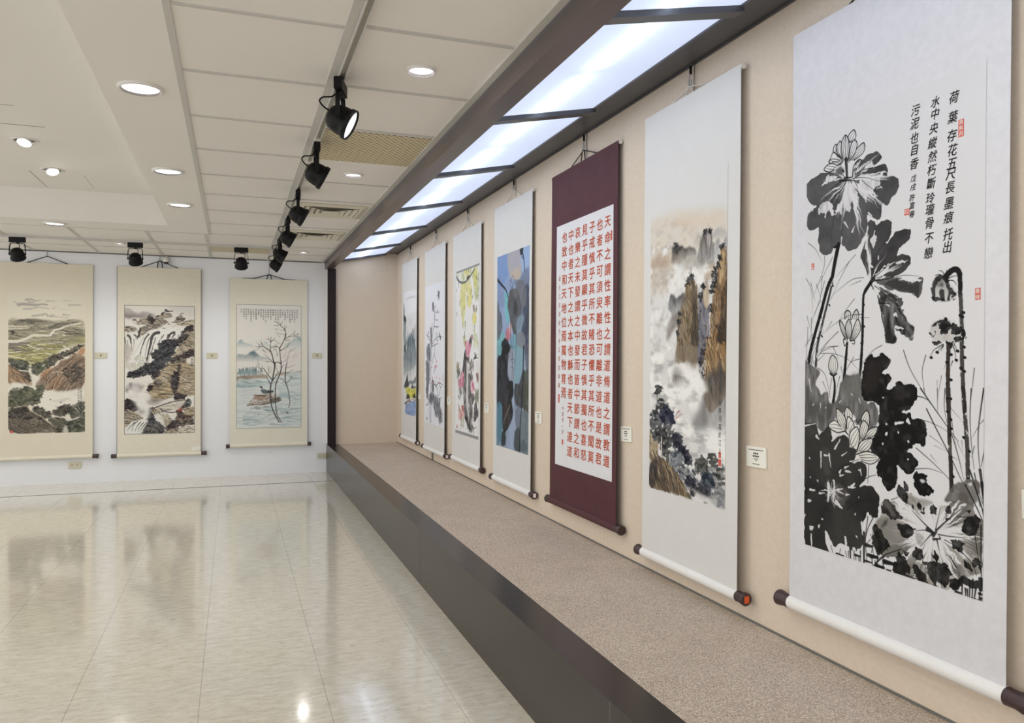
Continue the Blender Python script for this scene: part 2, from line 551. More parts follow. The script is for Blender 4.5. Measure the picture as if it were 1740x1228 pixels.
# ---------------------------------------------------------------- downlights
def lamp_light(r, kind, z, rad, rot=None):
    """the light a recessed lamp throws into the room"""
    l = bpy.data.lights.new('lamp_light', 'SPOT'); l.energy = WATTS[kind]; l.spot_size = 3.0; l.spot_blend = 1.0; l.shadow_soft_size = rad
    l.color = (1.0, 0.99, 0.965)
    o = bpy.data.objects.new('lamp_light', l); COL.objects.link(o); o.parent = r
    o.matrix_local = (rot if rot else Matrix()) @ Matrix.Translation((0, 0, z))
def make_downlight(name, R, z, matn, label, loc, group):
    r = thing(name, loc, label, 'downlight', group)
    m = MB(); m.lathe([(R, 0.0), (R, -0.005), (R * 0.95, -0.012), (R * 0.88, -0.013), (R * 0.865, -0.012)], n=40)
    m.build('rim', M['rim'], r)
    w = MB(); w.lathe([(R * 0.865, -0.012), (R * 0.79, -0.0015)], n=40); w.build('inner_wall', M['recess'], r)
    d = MB(); d.lathe([(R * 0.795, -0.002), (R * 0.60, -0.0035), (0.0005, -0.0045)], n=40)
    d.build('lamp', M[matn], r)
    lamp_light(r, matn, -0.03, R * 0.8)
    return r
A = make_downlight('downlight', 0.090, 0, 'downlight', 'large round lit downlight in the plaster border, nearest the camera', (-0.362, 3.58, CEIL), 'large downlights in the plaster border')
def place(src, loc, label):
    o = copy_tree(src); o.location = loc; o['label'] = label
    return o
place(A, (-0.367, 5.10, CEIL), 'large round lit downlight, second along the plaster border')
place(A, (-0.364, 6.18, CEIL), 'large round lit downlight, third along the plaster border, near its far corner')
place(A, (-1.394, 7.39, CEIL), 'large round lit downlight at the left, on the strip between tray and tiles')
for x, y in ((-0.365, 2.0), (-0.365, 0.5), (-0.365, -1.2), (-2.6, 7.39), (-3.9, 7.39)):
    place(A, (x, y, CEIL), 'large round lit downlight of the plaster border outside the photographed view')
Bq = make_downlight('led_downlight', 0.057, 0, 'ledpanel', 'small bright downlight beside the nearest track spotlight and the beam', (0.688, 2.985, CEIL), 'small downlights in the tiles')
place(Bq, (0.687, 4.81, CEIL), 'small bright downlight just beyond the brass grille beside the beam')
place(Bq, (0.696, 8.47, CEIL), 'small bright downlight between the far spotlights and the beam')
place(Bq, (-1.035, 8.44, CEIL), 'small bright downlight left of the middle spotlight on the back track')
for x, y in ((0.688, 1.1), (0.688, -0.8), (0.688, -2.4), (-2.7, 8.44), (-4.3, 8.44)):
    place(Bq, (x, y, CEIL), 'small bright downlight of the tiles outside the photographed view')

def make_gimbal(loc, label, tilt):
    r = thing('gimbal_downlight', loc, label, 'downlight', 'tilting downlights in the raised tray')
    m = MB(); m.lathe([(0.078, 0.0), (0.077, -0.005), (0.068, -0.008), (0.060, -0.006), (0.058, 0.0)], n=36)
    m.build('rim', M['rim'], r)
    g = MB(); g.lathe([(0.058, -0.0012), (0.0005, -0.0012)], n=36); g.build('recess', M['recess'], r)
    X = Matrix.Rotation(tilt, 4, 'Y') @ Matrix.Rotation(-0.45, 4, 'X')
    X = Matrix.Translation((0, 0, -0.004)) @ X
    l = MB(); l.lathe([(0.037, 0.012), (0.041, -0.012), (0.039, -0.017)], X, 30); l.build('lamp_cup', M['rim'], r)
    d = MB(); d.lathe([(0.039, -0.016), (0.0005, -0.019)], X, 30); d.build('lamp', M['gimbal'], r)
    lamp_light(r, 'gimbal', -0.03, 0.035, X)
    return r
make_gimbal((-1.232, 5.653, TRAYZ), 'small tilting downlight in the raised tray, nearer the camera', 0.1)
make_gimbal((-1.234, 6.463, TRAYZ), 'small tilting downlight in the raised tray, farther one beside the access panel joints', -0.25)
for x, y in ((-1.232, 3.2), (-1.232, 1.6), (-2.9, 5.65), (-2.9, 3.2), (-2.9, 1.6), (-2.9, 6.46), (-1.232, -0.4), (-2.9, -0.4), (-1.232, -2.0)):
    make_gimbal((x, y, TRAYZ), 'small tilting downlight of the tray outside the photographed view', 0.0)

# ---------------------------------------------------------------- track rails and spotlights
rail = thing('track_rail', (0.402, 3.0, CEIL), 'pale ceiling track rail running along the tiles with six black spotlights', 'track rail')
m = MB()
for (y0, y1) in ((REAR, 4.05), (4.07, 4.52), (4.54, 8.42)):
    m.box(0.387, 0.392, y0, y1, CEIL - 0.02, CEIL); m.box(0.412, 0.417, y0, y1, CEIL - 0.02, CEIL)
    m.box(0.392, 0.412, y0, y1, CEIL - 0.006, CEIL)
m.build('channel', M['tee'], rail, rail.location)
m = MB(); m.box(0.3915, 0.4125, REAR, 8.42, CEIL - 0.0075, CEIL - 0.006); m.build('slot', M['ventdark'], rail, rail.location)
for y in (4.06, 4.53):
    m = MB(); m.box(0.386, 0.418, y - 0.015, y + 0.015, CEIL - 0.023, CEIL - 0.001); m.build('coupler', M['rim'], rail, rail.location)

rail2 = thing('track_rail', (-1.5, 8.20, CEIL), 'pale ceiling track rail crossing in front of the back wall with three black spotlights', 'track rail')
m = MB(); m.box(LEFT, 0.35, 8.185, 8.19, CEIL - 0.02, CEIL); m.box(LEFT, 0.35, 8.21, 8.215, CEIL - 0.02, CEIL); m.box(LEFT, 0.35, 8.19, 8.21, CEIL - 0.006, CEIL)
m.build('channel', M['tee'], rail2, rail2.location)

def make_spot(label, pitch):
    """hangs from its origin, track along local X, beam towards local +Y and down"""
    r = thing('track_spotlight', (0, 0, 0), label, 'spotlight', 'black track spotlights')
    m = MB(); m.box(-0.066, 0.066, -0.016, 0.016, -0.048, 0.0, bevel=0.003); m.build('track_adapter', M['blackmetal'], r)
    yk = MB()
    zt, zp, hw = -0.056, -0.152, 0.064
    pts = smooth_pts([(-hw, 0, zp - 0.012), (-hw, 0, zp + 0.05), (-hw + 0.006, 0, zt - 0.008), (-hw + 0.02, 0, zt), (0, 0, zt), (hw - 0.02, 0, zt), (hw - 0.006, 0, zt - 0.008), (hw, 0, zp + 0.05), (hw, 0, zp - 0.012)], 4)
    for a, b in zip(pts[:-1], pts[1:]):                              # flat strap, 16 mm wide
        d = (b - a).normalized(); nrm = Vector((d.z, 0, -d.x)) * 0.0022
        w = Vector((0, 0.009, 0))
        vs = [q + s1 * w + s2 * nrm for q in (a, b) for s1, s2 in ((-1, -1), (1, -1), (1, 1), (-1, 1))]
        yk.add(vs, [(0, 1, 2, 3), (7, 6, 5, 4), (0, 4, 5, 1), (1, 5, 6, 2), (2, 6, 7, 3), (3, 7, 4, 0)])
    yk.tube([(0, 0, -0.047), (0, 0, zt - 0.004)], 0.009, 10)
    yk.build('yoke', M['blackmetal'], r)
    X = Matrix.Translation((0, 0, zp)) @ Matrix.Rotation(pitch, 4, 'X')   # local -Z of the head = beam
    h = MB()
    h.lathe([(0.0006, 0.055), (0.020, 0.0535), (0.036, 0.047), (0.048, 0.034), (0.0545, 0.014), (0.057, -0.008), (0.0575, -0.026), (0.0625, -0.030), (0.0630, -0.048), (0.0590, -0.050), (0.0565, -0.043)], X, 36)
    h.build('housing', M['blackmetal'], r)
    ln = MB(); ln.lathe([(0.0565, -0.042), (0.040, -0.0425), (0.0006, -0.0435)], X, 36); ln.build('lens', M['lens'], r)
    sp = bpy.data.lights.new('beam', 'SPOT'); sp.energy = SPOTBEAM; sp.spot_size = 2.0; sp.spot_blend = 1.0; sp.shadow_soft_size = 0.045
    sp.color = (1.0, 0.985, 0.96)
    so = bpy.data.objects.new('beam', sp); COL.objects.link(so); so.parent = r
    so.matrix_local = X @ Matrix.Translation((0, 0, -0.056))
    for sx in (-1, 1):
        k = MB(); k.tube([(sx * 0.054, 0, zp), (sx * 0.072, 0, zp)], 0.0065, 10); k.build('pivot_knob', M['blackmetal'], r)
    cb = MB(); cb.tube(smooth_pts([(0.02, -0.004, -0.046), (0.02, -0.03, -0.066), (0.035, -0.062, -0.074), (0.042, -0.074, -0.092), (0.03, -0.058, -0.112), (0.018, -0.036, zp + 0.03)], 5), 0.0033, 8)
    cb.build('power_cord', M['blackmetal'], r)
    return r
where = ['nearest one, with its lit lens facing the display wall', 'second along the side rail, under the brass grille', 'third along the side rail', 'fourth along the side rail',
         'fifth along the side rail', 'sixth and farthest along the side rail']
first = make_spot('black track spotlight, ' + where[0], 1.08)
spots = []
for k, y in enumerate((3.165, 4.13, 5.33, 6.38, 7.44, 8.24)):
    o = first if k == 0 else copy_tree(first)
    o['label'] = 'black track spotlight, ' + where[k]
    o.location = (0.402, y, CEIL - 0.021); o.rotation_euler = (0, 0, -math.pi / 2 - (0.30, 0.02, 0.06, -0.06, -0.10, -0.12)[k])
    spots.append(o)
for y in (1.3, 0.3):
    o = copy_tree(first); o['label'] = 'black track spotlight of the side rail outside the photographed view'
    o.location = (0.402, y, CEIL - 0.021); o.rotation_euler = (0, 0, -math.pi / 2)
back = make_spot('black track spotlight on the back rail, at the left edge of the photo', 0.62)
for k, x in enumerate((-1.845, -0.875, 0.075)):
    o = back if k == 0 else copy_tree(back)
    o['label'] = ['black track spotlight at the left, over the green valley scroll', 'black track spotlight over the waterfall scroll', 'black track spotlight over the duck and bare trees scroll'][k]
    o.location = (x, 8.20, CEIL - 0.021); o.rotation_euler = (0, 0, (-0.1, -0.12, -0.05)[k])
    spots.append(o)

# ---------------------------------------------------------------- ceiling grilles and air vents
def grille(name, x0, x1, y0, y1, label):
    r = thing(name, ((x0 + x1) / 2, (y0 + y1) / 2, CEIL), label, 'ceiling grille')
    MB().box(x0, x1, y0, y1, CEIL - 0.0035, CEIL - 0.0005).build('perforated_sheet', M['grille'], r, r.location)
grille('perforated_ceiling_grille', 0.42, 0.957, 3.905, 4.505, 'brass coloured perforated ceiling grille between the second spotlight and the beam')
grille('perforated_ceiling_grille', -0.215, 0.352, 8.255, 8.715, 'brass coloured perforated ceiling grille behind the right spotlight of the back rail')
def vent(x0, x1, y0, y1, label):
    r = thing('air_vent', ((x0 + x1) / 2, (y0 + y1) / 2, CEIL), label, 'air vent', 'louvred air vents in the ceiling')
    z = CEIL
    def frame(mb, i, w, z0, z1, zin=0.0):
        a = [(x0 + i, y0 + i), (x1 - i, y0 + i), (x1 - i, y1 - i), (x0 + i, y1 - i)]
        c = [(x0 + i + w, y0 + i + w), (x1 - i - w, y0 + i + w), (x1 - i - w, y1 - i - w), (x0 + i + w, y1 - i - w)]
        vs = [(*q, z0) for q in a] + [(*q, z1) for q in c]
        mb.add(vs, [(k, (k + 1) % 4, 4 + (k + 1) % 4, 4 + k) for k in range(4)])
        vs = [(*q, z0 + 0.003) for q in a] + [(*q, z1 + 0.003) for q in c]
        mb.add(vs, [(4 + k, 4 + (k + 1) % 4, (k + 1) % 4, k) for k in range(4)])
    f = MB(); frame(f, 0.0, 0.045, z - 0.002, z - 0.016); frame(f, 0.045, 0.012, z - 0.016, z - 0.010); f.build('frame', M['vent'], r, r.location)
    t = MB(); t.box(x0 + 0.04, x1 - 0.04, y0 + 0.04, y1 - 0.04, z - 0.002, z - 0.0008); t.build('throat', M['ventdark'], r, r.location)
    for k in range(4):
        b = MB(); frame(b, 0.066 + 0.042 * k, 0.030, z - 0.0155, z - 0.0075); b.build('louvre', M['vent'], r, r.location)
    q = MB(); q.box((x0 + x1) / 2 - 0.055, (x0 + x1) / 2 + 0.055, (y0 + y1) / 2 - 0.04, (y0 + y1) / 2 + 0.04, z - 0.0135, z - 0.0095); q.build('centre_plate', M['vent'], r, r.location)
vent(0.435, 0.945, 5.79, 6.31, 'louvred white air vent beside the third spotlight')
vent(0.435, 0.945, 7.02, 7.53, 'louvred white air vent farther along, beside the fifth spotlight')

# ---------------------------------------------------------------- wall sockets, blank plates, camera
def plate(name, x, z, w, h, label, cat, kind):
    r = thing(name, (x, BACK, z), label, cat, None)
    MB().box(x - w / 2, x + w / 2, BACK - 0.009, BACK - 0.0005, z - h / 2, z + h / 2, bevel=0.003).build('cover_plate', M['ivory'], r, r.location)
    if kind == 'socket':
        for sx in (-1, 1):
            q = MB()
            for dz in (-0.008, 0.008):
                q.box(x + sx * w * 0.2 - 0.009, x + sx * w * 0.2 + 0.009, BACK - 0.0098, BACK - 0.0088, z + dz - 0.0022, z + dz + 0.0022)
            q.build('slots', M['slot'], r, r.location)
    else:
        q = MB(); q.box(x - 0.022, x + 0.022, BACK - 0.0125, BACK - 0.008, z - 0.018, z + 0.018, bevel=0.002); q.build('jack_module', M['ivory'], r, r.location)
        q = MB(); q.box(x - 0.007, x + 0.007, BACK - 0.0133, BACK - 0.0123, z - 0.008, z + 0.004); q.box(x - 0.012, x + 0.012, BACK - 0.0133, BACK - 0.0123, z + 0.008, z + 0.0115); q.build('jack_opening', M['slot'], r, r.location)
plate('wall_jack', -1.319, 1.338, 0.118, 0.064, 'ivory wall jack plate between the valley scroll and the waterfall scroll', 'wall plate', 'jack')
plate('wall_jack', -0.222, 1.340, 0.112, 0.066, 'ivory wall jack plate between the waterfall scroll and the duck scroll', 'wall plate', 'jack')
plate('wall_jack', 0.913, 1.343, 0.108, 0.066, 'ivory wall jack plate right of the duck scroll near the dark column', 'wall plate', 'jack')
plate('wall_socket', -1.564, 0.188, 0.122, 0.070, 'ivory double wall socket low under the green valley scroll', 'wall socket', 'socket')
plate('wall_socket', 0.9645, 0.187, 0.104, 0.066, 'ivory double wall socket low in the corner by the platform', 'wall socket', 'socket')
r = thing('security_camera', (-0.683, BACK, 2.40), 'small white wall camera with dark eye at the top of the back wall', 'camera')
MB().tube([(-0.683, BACK - 0.001, 2.395), (-0.683, BACK - 0.035, 2.39)], [0.018, 0.026], 16).build('bracket', M['rim'], r, r.location)
m = MB(); m.lathe([(0.0005, 0.035), (0.022, 0.03), (0.030, 0.012), (0.032, -0.012), (0.030, -0.018)], Matrix.Translation((-0.683, BACK - 0.045, 2.368)), 24); m.build('body', M['rim'], r, r.location)
m = MB(); m.lathe([(0.029, -0.016), (0.026, -0.030), (0.016, -0.040), (0.0005, -0.043)], Matrix.Translation((-0.683, BACK - 0.045, 2.368)), 24); m.build('dome', M['camdark'], r, r.location)

r = thing('wall_bracket', (WALLX, 7.42, 0.40), 'small grey bracket on the beige wall under the bamboo and plum scroll', 'bracket')
MB().box(WALLX - 0.014, WALLX - 0.0005, 7.395, 7.435, 0.325, 0.40, bevel=0.002).build('bracket_body', M['greymetal'], r, r.location)

# ---------------------------------------------------------------- brush engine: paints onto a sheet of points, units are millimetres on the paper
class Paint:
    def __init__(self, w, h, step, paper, white, seed=1, mute=0.0, fade=0.0, crisp=1.0):
        """w,h in mm; paper = colour of the bare sheet, white = colour that stands for it when mixing inks (sRGB)"""
        self.w, self.h, self.step = w, h, step
        self.nx = int(round(w / step)) + 1; self.ny = int(round(h / step)) + 1
        self.sx = w / (self.nx - 1); self.sy = h / (self.ny - 1)
        self.C = np.empty((self.ny, self.nx, 3)); self.C[:] = paper
        self.k = np.array(paper) / np.array(lin(white))
        self.rng = np.random.RandomState(seed)
        self.ncache = {}; self.mute, self.fade, self.crisp, self.white = mute, fade, crisp, np.array(white, float)
    def col(self, c):
        c = np.array(c, float); g = c @ (0.3, 0.59, 0.11)
        c = c + (g - c) * self.mute; c = c + (self.white - c) * self.fade
        return np.minimum(np.array(lin(c)) * self.k, 0.95)
    def noise(self, sx, sy, seed, octv=3):
        """smooth value noise over the whole sheet, cell size sx,sy mm, range about 0..1"""
        key = (sx, sy, seed, octv)
        if key in self.ncache: return self.ncache[key]
        r = np.random.RandomState(seed * 7919 + 13)
        out = np.zeros((self.ny, self.nx)); amp = 1.0; tot = 0.0
        for o in range(octv):
            cx, cy = max(sx / 2 ** o, self.sx), max(sy / 2 ** o, self.sy)
            gx, gy = int(self.w / cx) + 3, int(self.h / cy) + 3
            g = r.rand(gy, gx)
            X = np.arange(self.nx) * self.sx / cx; Y = np.arange(self.ny) * self.sy / cy
            xi = X.astype(int); yi = Y.astype(int); fx = X - xi; fy = Y - yi
            fx = fx * fx * (3 - 2 * fx); fy = (fy * fy * (3 - 2 * fy))[:, None]
            a = g[np.ix_(yi, xi)] * (1 - fx) + g[np.ix_(yi, xi + 1)] * fx
            b = g[np.ix_(yi + 1, xi)] * (1 - fx) + g[np.ix_(yi + 1, xi + 1)] * fx
            out += amp * (a * (1 - fy) + b * fy); tot += amp; amp *= 0.5
        out /= tot
        self.ncache[key] = out
        return out
    def win(self, pts, pad):
        p = np.asarray(pts, float)
        x0 = max(0, int((p[:, 0].min() - pad) / self.sx)); x1 = min(self.nx, int((p[:, 0].max() + pad) / self.sx) + 2)
        y0 = max(0, int((p[:, 1].min() - pad) / self.sy)); y1 = min(self.ny, int((p[:, 1].max() + pad) / self.sy) + 2)
        if x1 <= x0 or y1 <= y0: return None
        X, Y = np.meshgrid(np.arange(x0, x1) * self.sx, np.arange(y0, y1) * self.sy)
        return (slice(y0, y1), slice(x0, x1)), X, Y
    def put(self, sl, m, c):
        m = np.clip(m, 0, 1)[..., None]
        self.C[sl] = self.C[sl] * (1 - m) + c * m
    def inside(self, pts, X, Y):
        p = np.asarray(pts, float); n = len(p); r = np.zeros(X.shape, bool)
        for i in range(n):
            x0, y0 = p[i]; x1, y1 = p[(i + 1) % n]
            if y0 == y1: continue
            cnd = (Y < y0) != (Y < y1)
            r ^= cnd & (X < (x1 - x0) * (Y - y0) / (y1 - y0) + x0)
        return r
    def blur(self, m, rx, ry):
        for ax, r in ((1, rx), (0, ry)):
            k = int(round(r))
            if k < 1: continue
            for _ in range(2):
                pad = [(0, 0), (0, 0)]; pad[ax] = (k + 1, k)
                c = np.cumsum(np.pad(m, pad, mode='edge'), axis=ax)
                n = m.shape[ax]
                m = (np.take(c, np.arange(2 * k + 1, 2 * k + 1 + n), axis=ax) - np.take(c, np.arange(0, n), axis=ax)) / (2 * k + 1)
        return m
    def mask(self, pts, soft=1.5, rough=0.0, rs=14.0, seed=3, smooth=True):
        soft = soft * self.crisp
        if smooth: pts = self.round(pts)
        W = self.win(pts, soft * 3 + rough)
        if W is None: return None
        sl, X, Y = W
        if rough:
            X = X + (self.noise(rs, rs, seed)[sl] - 0.5) * 2.6 * rough
            Y = Y + (self.noise(rs, rs, seed + 50)[sl] - 0.5) * 2.6 * rough
        m = self.inside(pts, X, Y).astype(float)
        return sl, X, Y, self.blur(m, soft / self.sx, soft / self.sy)
    def round(self, pts, sub=3):
        p = np.asarray(pts, float); n = len(p); out = []
        for i in range(n):
            a, b, c, d = p[i - 1], p[i], p[(i + 1) % n], p[(i + 2) % n]
            for k in range(sub):
                t = k / sub
                out.append(0.5 * (2 * b + (c - a) * t + (2 * a - 5 * b + 4 * c - d) * t * t + (3 * b - a - 3 * c + d) * t ** 3))
        return np.array(out)
    def curve(self, pts, sub=5):
        p = np.asarray(pts, float); n = len(p); out = []
        for i in range(n - 1):
            a, b, c, d = p[max(i - 1, 0)], p[i], p[i + 1], p[min(i + 2, n - 1)]
            for k in range(sub):
                t = k / sub
                out.append(0.5 * (2 * b + (c - a) * t + (2 * a - 5 * b + 4 * c - d) * t * t + (3 * b - a - 3 * c + d) * t ** 3))
        out.append(p[-1])
        return np.array(out)
    # ---- the strokes
    def wash(self, pts, c, a=1.0, soft=1.5, rough=3.0, rs=14.0, tex=0.0, ts=(20, 20), seed=3, smooth=True, grad=None):
        """filled patch; tex = mottling of its strength; grad=(top,bottom) strength along its height"""
        r = self.mask(pts, soft, rough, rs, seed, smooth)
        if r is None: return
        sl, X, Y, m = r
        m = m * a
        if tex:
            m = m * np.clip(1 - tex + 2 * tex * self.noise(ts[0], ts[1], seed + 9)[sl], 0, 1.3)
        if grad:
            y0, y1 = np.min(np.asarray(pts, float)[:, 1]), np.max(np.asarray(pts, float)[:, 1])
            t = np.clip((Y - y0) / (y1 - y0 + 1e-6), 0, 1)
            m = m * (grad[0] * (1 - t) + grad[1] * t)
        self.put(sl, m, self.col(c))
    def line(self, pts, w, c=(20, 20, 20), a=1.0, w1=None, dry=0.0, wob=0.0, curve=True, seed=5):
        """brush line, width w at the start, w1 at the end (mm)"""
        p = self.curve(pts) if curve and len(pts) > 2 else np.asarray(pts, float)
        w1 = w if w1 is None else w1
        W = self.win(p, max(w, w1) + 2)
        if W is None: return
        sl, X, Y = W
        if wob:
            X = X + (self.noise(8, 8, seed)[sl] - 0.5) * 2 * wob; Y = Y + (self.noise(8, 8, seed + 1)[sl] - 0.5) * 2 * wob
        m = np.zeros(X.shape); L = np.r_[0, np.cumsum(np.hypot(*np.diff(p, axis=0).T))]
        fe = 0.5 * (self.sx + self.sy) * 0.6
        for i in range(len(p) - 1):
            a0, b0 = p[i], p[i + 1]
            ra = w + (w1 - w) * L[i] / max(L[-1], 1e-6); rb = w + (w1 - w) * L[i + 1] / max(L[-1], 1e-6)
            pad = max(ra, rb) + 2 * fe
            xs = slice(max(0, np.searchsorted(X[0], min(a0[0], b0[0]) - pad - wob)), np.searchsorted(X[0], max(a0[0], b0[0]) + pad + wob) + 1) if not wob else slice(None)
            ys = slice(max(0, np.searchsorted(Y[:, 0], min(a0[1], b0[1]) - pad)), np.searchsorted(Y[:, 0], max(a0[1], b0[1]) + pad) + 1) if not wob else slice(None)
            x, y = X[ys, xs], Y[ys, xs]
            if x.size == 0: continue
            d = b0 - a0; q = d @ d
            t = np.clip(((x - a0[0]) * d[0] + (y - a0[1]) * d[1]) / q, 0, 1) if q > 0 else np.zeros(x.shape)
            dist = np.hypot(x - a0[0] - t * d[0], y - a0[1] - t * d[1])
            rad = 0.5 * (ra + (rb - ra) * t)
            # thin lines fade instead of vanishing between points
            cov = np.clip((rad - dist) / (2 * fe) + 0.5, 0, 1) * np.clip(rad / fe, 0.0, 1) ** 0.7
            m[ys, xs] = np.maximum(m[ys, xs], cov)
        if dry:
            m = m * np.clip((self.noise(5, 9, seed + 2)[sl] - dry * 0.62) * 7 + 0.5, 0, 1)
        self.put(sl, m * a, self.col(c))
    def fan(self, pts, ctr, dark=(40, 40, 40), light=(225, 225, 225), soft=1.5, rough=5.0, n=40, white=0.35, hole=0.3, seed=7, tone=0.25, a=1.0, ww=1.0):
        """leaf laid with wet strokes out of its centre; dry white gaps near the centre"""
        r = self.mask(pts, soft, rough, 22.0, seed)
        if r is None: return
        sl, X, Y, m = r
        th = np.arctan2(Y - ctr[1], X - ctr[0]); R = np.hypot(X - ctr[0], Y - ctr[1])
        far = np.percentile(R[m > 0.5], 92) if (m > 0.5).any() else R.max()
        rr = R / far
        rg = np.random.RandomState(seed)
        def ang(k):
            t = rg.rand(k + 1); t[-1] = t[0]
            return np.interp((th + math.pi) / (2 * math.pi) * k, np.arange(k + 1), t)
        s = 0.5 * ang(n) + 0.3 * ang(n * 3) + 0.2 * ang(n * 7)
        gap = np.clip((white * 1.6 * (1 - rr / max(hole * 2, 1e-3)) + (s - 0.5) * 1.5 - 0.05) * 5, 0, 1) * ww
        t = np.clip(0.5 + (ang(max(n // 4, 4)) - 0.5) * 2 * tone / 0.25 * 0.5 + (self.noise(40, 40, seed + 2)[sl] - 0.5) * tone * 3, 0, 1)
        d, l = self.col(dark), self.col(light)
        mid = d + (l - d) * tone
        ink = d[None, None] * (1 - t[..., None]) + mid[None, None] * t[..., None]
        mm = np.clip(m * a * (1 - gap), 0, 1)[..., None]
        self.C[sl] = self.C[sl] * (1 - mm) + ink * mm
    def vary(self, cols, rg):
        """no two loads of the brush are alike"""
        c = np.array(cols[rg.randint(len(cols))], float); t = rg.rand() * 0.42 - 0.12
        return np.clip(c + (self.white - c) * max(t, 0) + c * min(t, 0), 0, 255)
    def dabs(self, pts, n, size, cols, a=0.9, asp=1.0, ang=0.0, spread=0.5, seed=11, jit=0.4):
        """many dabs of the brush inside an outline"""
        rg = np.random.RandomState(seed); p = np.asarray(pts, float)
        lo, hi = p.min(0), p.max(0); k = 0; tries = 0
        while k < n and tries < n * 12:
            tries += 1
            q = lo + rg.rand(2) * (hi - lo)
            if not self.inside(p, np.array([[q[0]]]), np.array([[q[1]]]))[0, 0]: continue
            k += 1
            L = size * 0.86 * (1 + jit * (rg.rand() * 2 - 1)); t = ang + spread * (rg.rand() * 2 - 1)
            dx, dy = math.cos(t) * L * asp / 2, math.sin(t) * L * asp / 2
            self.line([(q[0] - dx, q[1] - dy), (q[0] + dx, q[1] + dy)], L * 0.8, self.vary(cols, rg), a, L * 0.35 if asp > 1.2 else L * 0.8, curve=False)
    def hatch(self, pts, n, length, w, cols, ang, spread=0.25, a=0.85, seed=13, bend=0.15):
        """texture strokes (wrinkles of rock, ripples, bark) inside an outline"""
        rg = np.random.RandomState(seed); p = np.asarray(pts, float)
        lo, hi = p.min(0), p.max(0); k = 0; tries = 0
        while k < n and tries < n * 12:
            tries += 1
            q = lo + rg.rand(2) * (hi - lo)
            if not self.inside(p, np.array([[q[0]]]), np.array([[q[1]]]))[0, 0]: continue
            k += 1
            L = length * (0.5 + rg.rand()); t = ang + spread * (rg.rand() * 2 - 1); b = bend * L * (rg.rand() * 2 - 1)
            dx, dy = math.cos(t) * L / 2, math.sin(t) * L / 2
            self.line([(q[0] - dx, q[1] - dy), (q[0] - dy / L * b * 2, q[1] + dx / L * b * 2), (q[0] + dx, q[1] + dy)], w * (0.6 + 0.8 * rg.rand()), self.vary(cols, rg), a, w * 0.3)
    def cloud(self, pts, c, a=0.5, soft=20.0, scale=(60, 40), thr=0.45, sharp=4.0, seed=17):
        """drifting mist or wash inside an outline"""
        r = self.mask(pts, soft, 0)
        if r is None: return
        sl, X, Y, m = r
        n = self.noise(scale[0], scale[1], seed, 4)[sl]
        self.put(sl, m * a * np.clip((n - thr) * sharp, 0, 1), self.col(c))
    def petal(self, pts, fill=(228, 228, 232), w=1.6, veins=2, c=(25, 25, 25), a=1.0):
        """outlined petal: base point first and last, tip in the middle"""
        if fill: self.wash(pts, fill, a, 0.8, 0)
        p = self.curve(pts)
        self.line(p, w, c, 1.0, w * 0.7, curve=False)
        base = 0.5 * (p[0] + p[-1]); tip = p[len(p) // 2]
        L, Rr = p[:len(p) // 2], p[len(p) // 2:][::-1]
        n = min(len(L), len(Rr)); L, Rr = L[:n], Rr[:n]
        for k in range(veins):
            f = (k + 1) / (veins + 1)
            v = L * (1 - f) + Rr * f
            i0, i1 = int(n * 0.12), int(n * 0.9)
            if i1 - i0 > 2: self.line(v[i0:i1], w * 0.75, c, 0.85, w * 0.35, curve=False)
    def tree(self, x, y, ang, L, w, depth, c, seed=1, spread=0.6, shrink=0.72):
        """bare branching"""
        rg = np.random.RandomState(seed)
        def go(x, y, ang, L, w, d):
            x2, y2 = x + math.cos(ang) * L, y + math.sin(ang) * L
            self.line([(x, y), (x + (x2 - x) * 0.5 + rg.randn() * L * 0.05, y + (y2 - y) * 0.5 + rg.randn() * L * 0.05), (x2, y2)], w, c, 0.9, w * 0.6)
            if d > 0:
                for s in (-1, 1):
                    go(x2, y2, ang + s * spread * (0.5 + rg.rand() * 0.8), L * shrink * (0.7 + 0.5 * rg.rand()), max(w * 0.6, 0.8), d - 1)
        go(x, y, ang, L, w, depth)
    def run(self, ops):
        for name, args, kw in ops:
            getattr(self, name)(*args, **kw)

# ---------------------------------------------------------------- lettering: glyph outlines turned into flat meshes
_glyphs = {}
def glyph(ch):
    key = ch
    if key not in _glyphs:
        cu = bpy.data.curves.new('lettering', 'FONT')
        cu.body = ch; cu.resolution_u = 2
        ob = bpy.data.objects.new('lettering', cu)
        COL.objects.link(ob)
        bpy.context.view_layer.update()
        me = ob.to_mesh()
        v = [(p.co.x, p.co.y) for p in me.vertices]; f = [tuple(q.vertices) for q in me.polygons]
        ob.to_mesh_clear()
        bpy.data.objects.remove(ob); bpy.data.curves.remove(cu)
        xs = [p[0] for p in v]; ys = [p[1] for p in v]
        if v:
            cx, cy = (min(xs) + max(xs)) / 2, (min(ys) + max(ys)) / 2
            k = max(max(xs) - min(xs), max(ys) - min(ys), 0.5)
            v = [((a - cx) / k, (b - cy) / k) for a, b in v]
        _glyphs[key] = (v, f)
    return _glyphs[key]

# ---------------------------------------------------------------- hanging scrolls
class Face:
    """frame of one wall: s to the right along the wall, n out of the wall"""
    def __init__(self, kind): self.kind = kind
    def P(self, s, n, z):
        return Vector((WALLX - n, -s, z)) if self.kind == 'right' else Vector((s, BACK - n, z))
RIGHT, BACKW = Face('right'), Face('back')

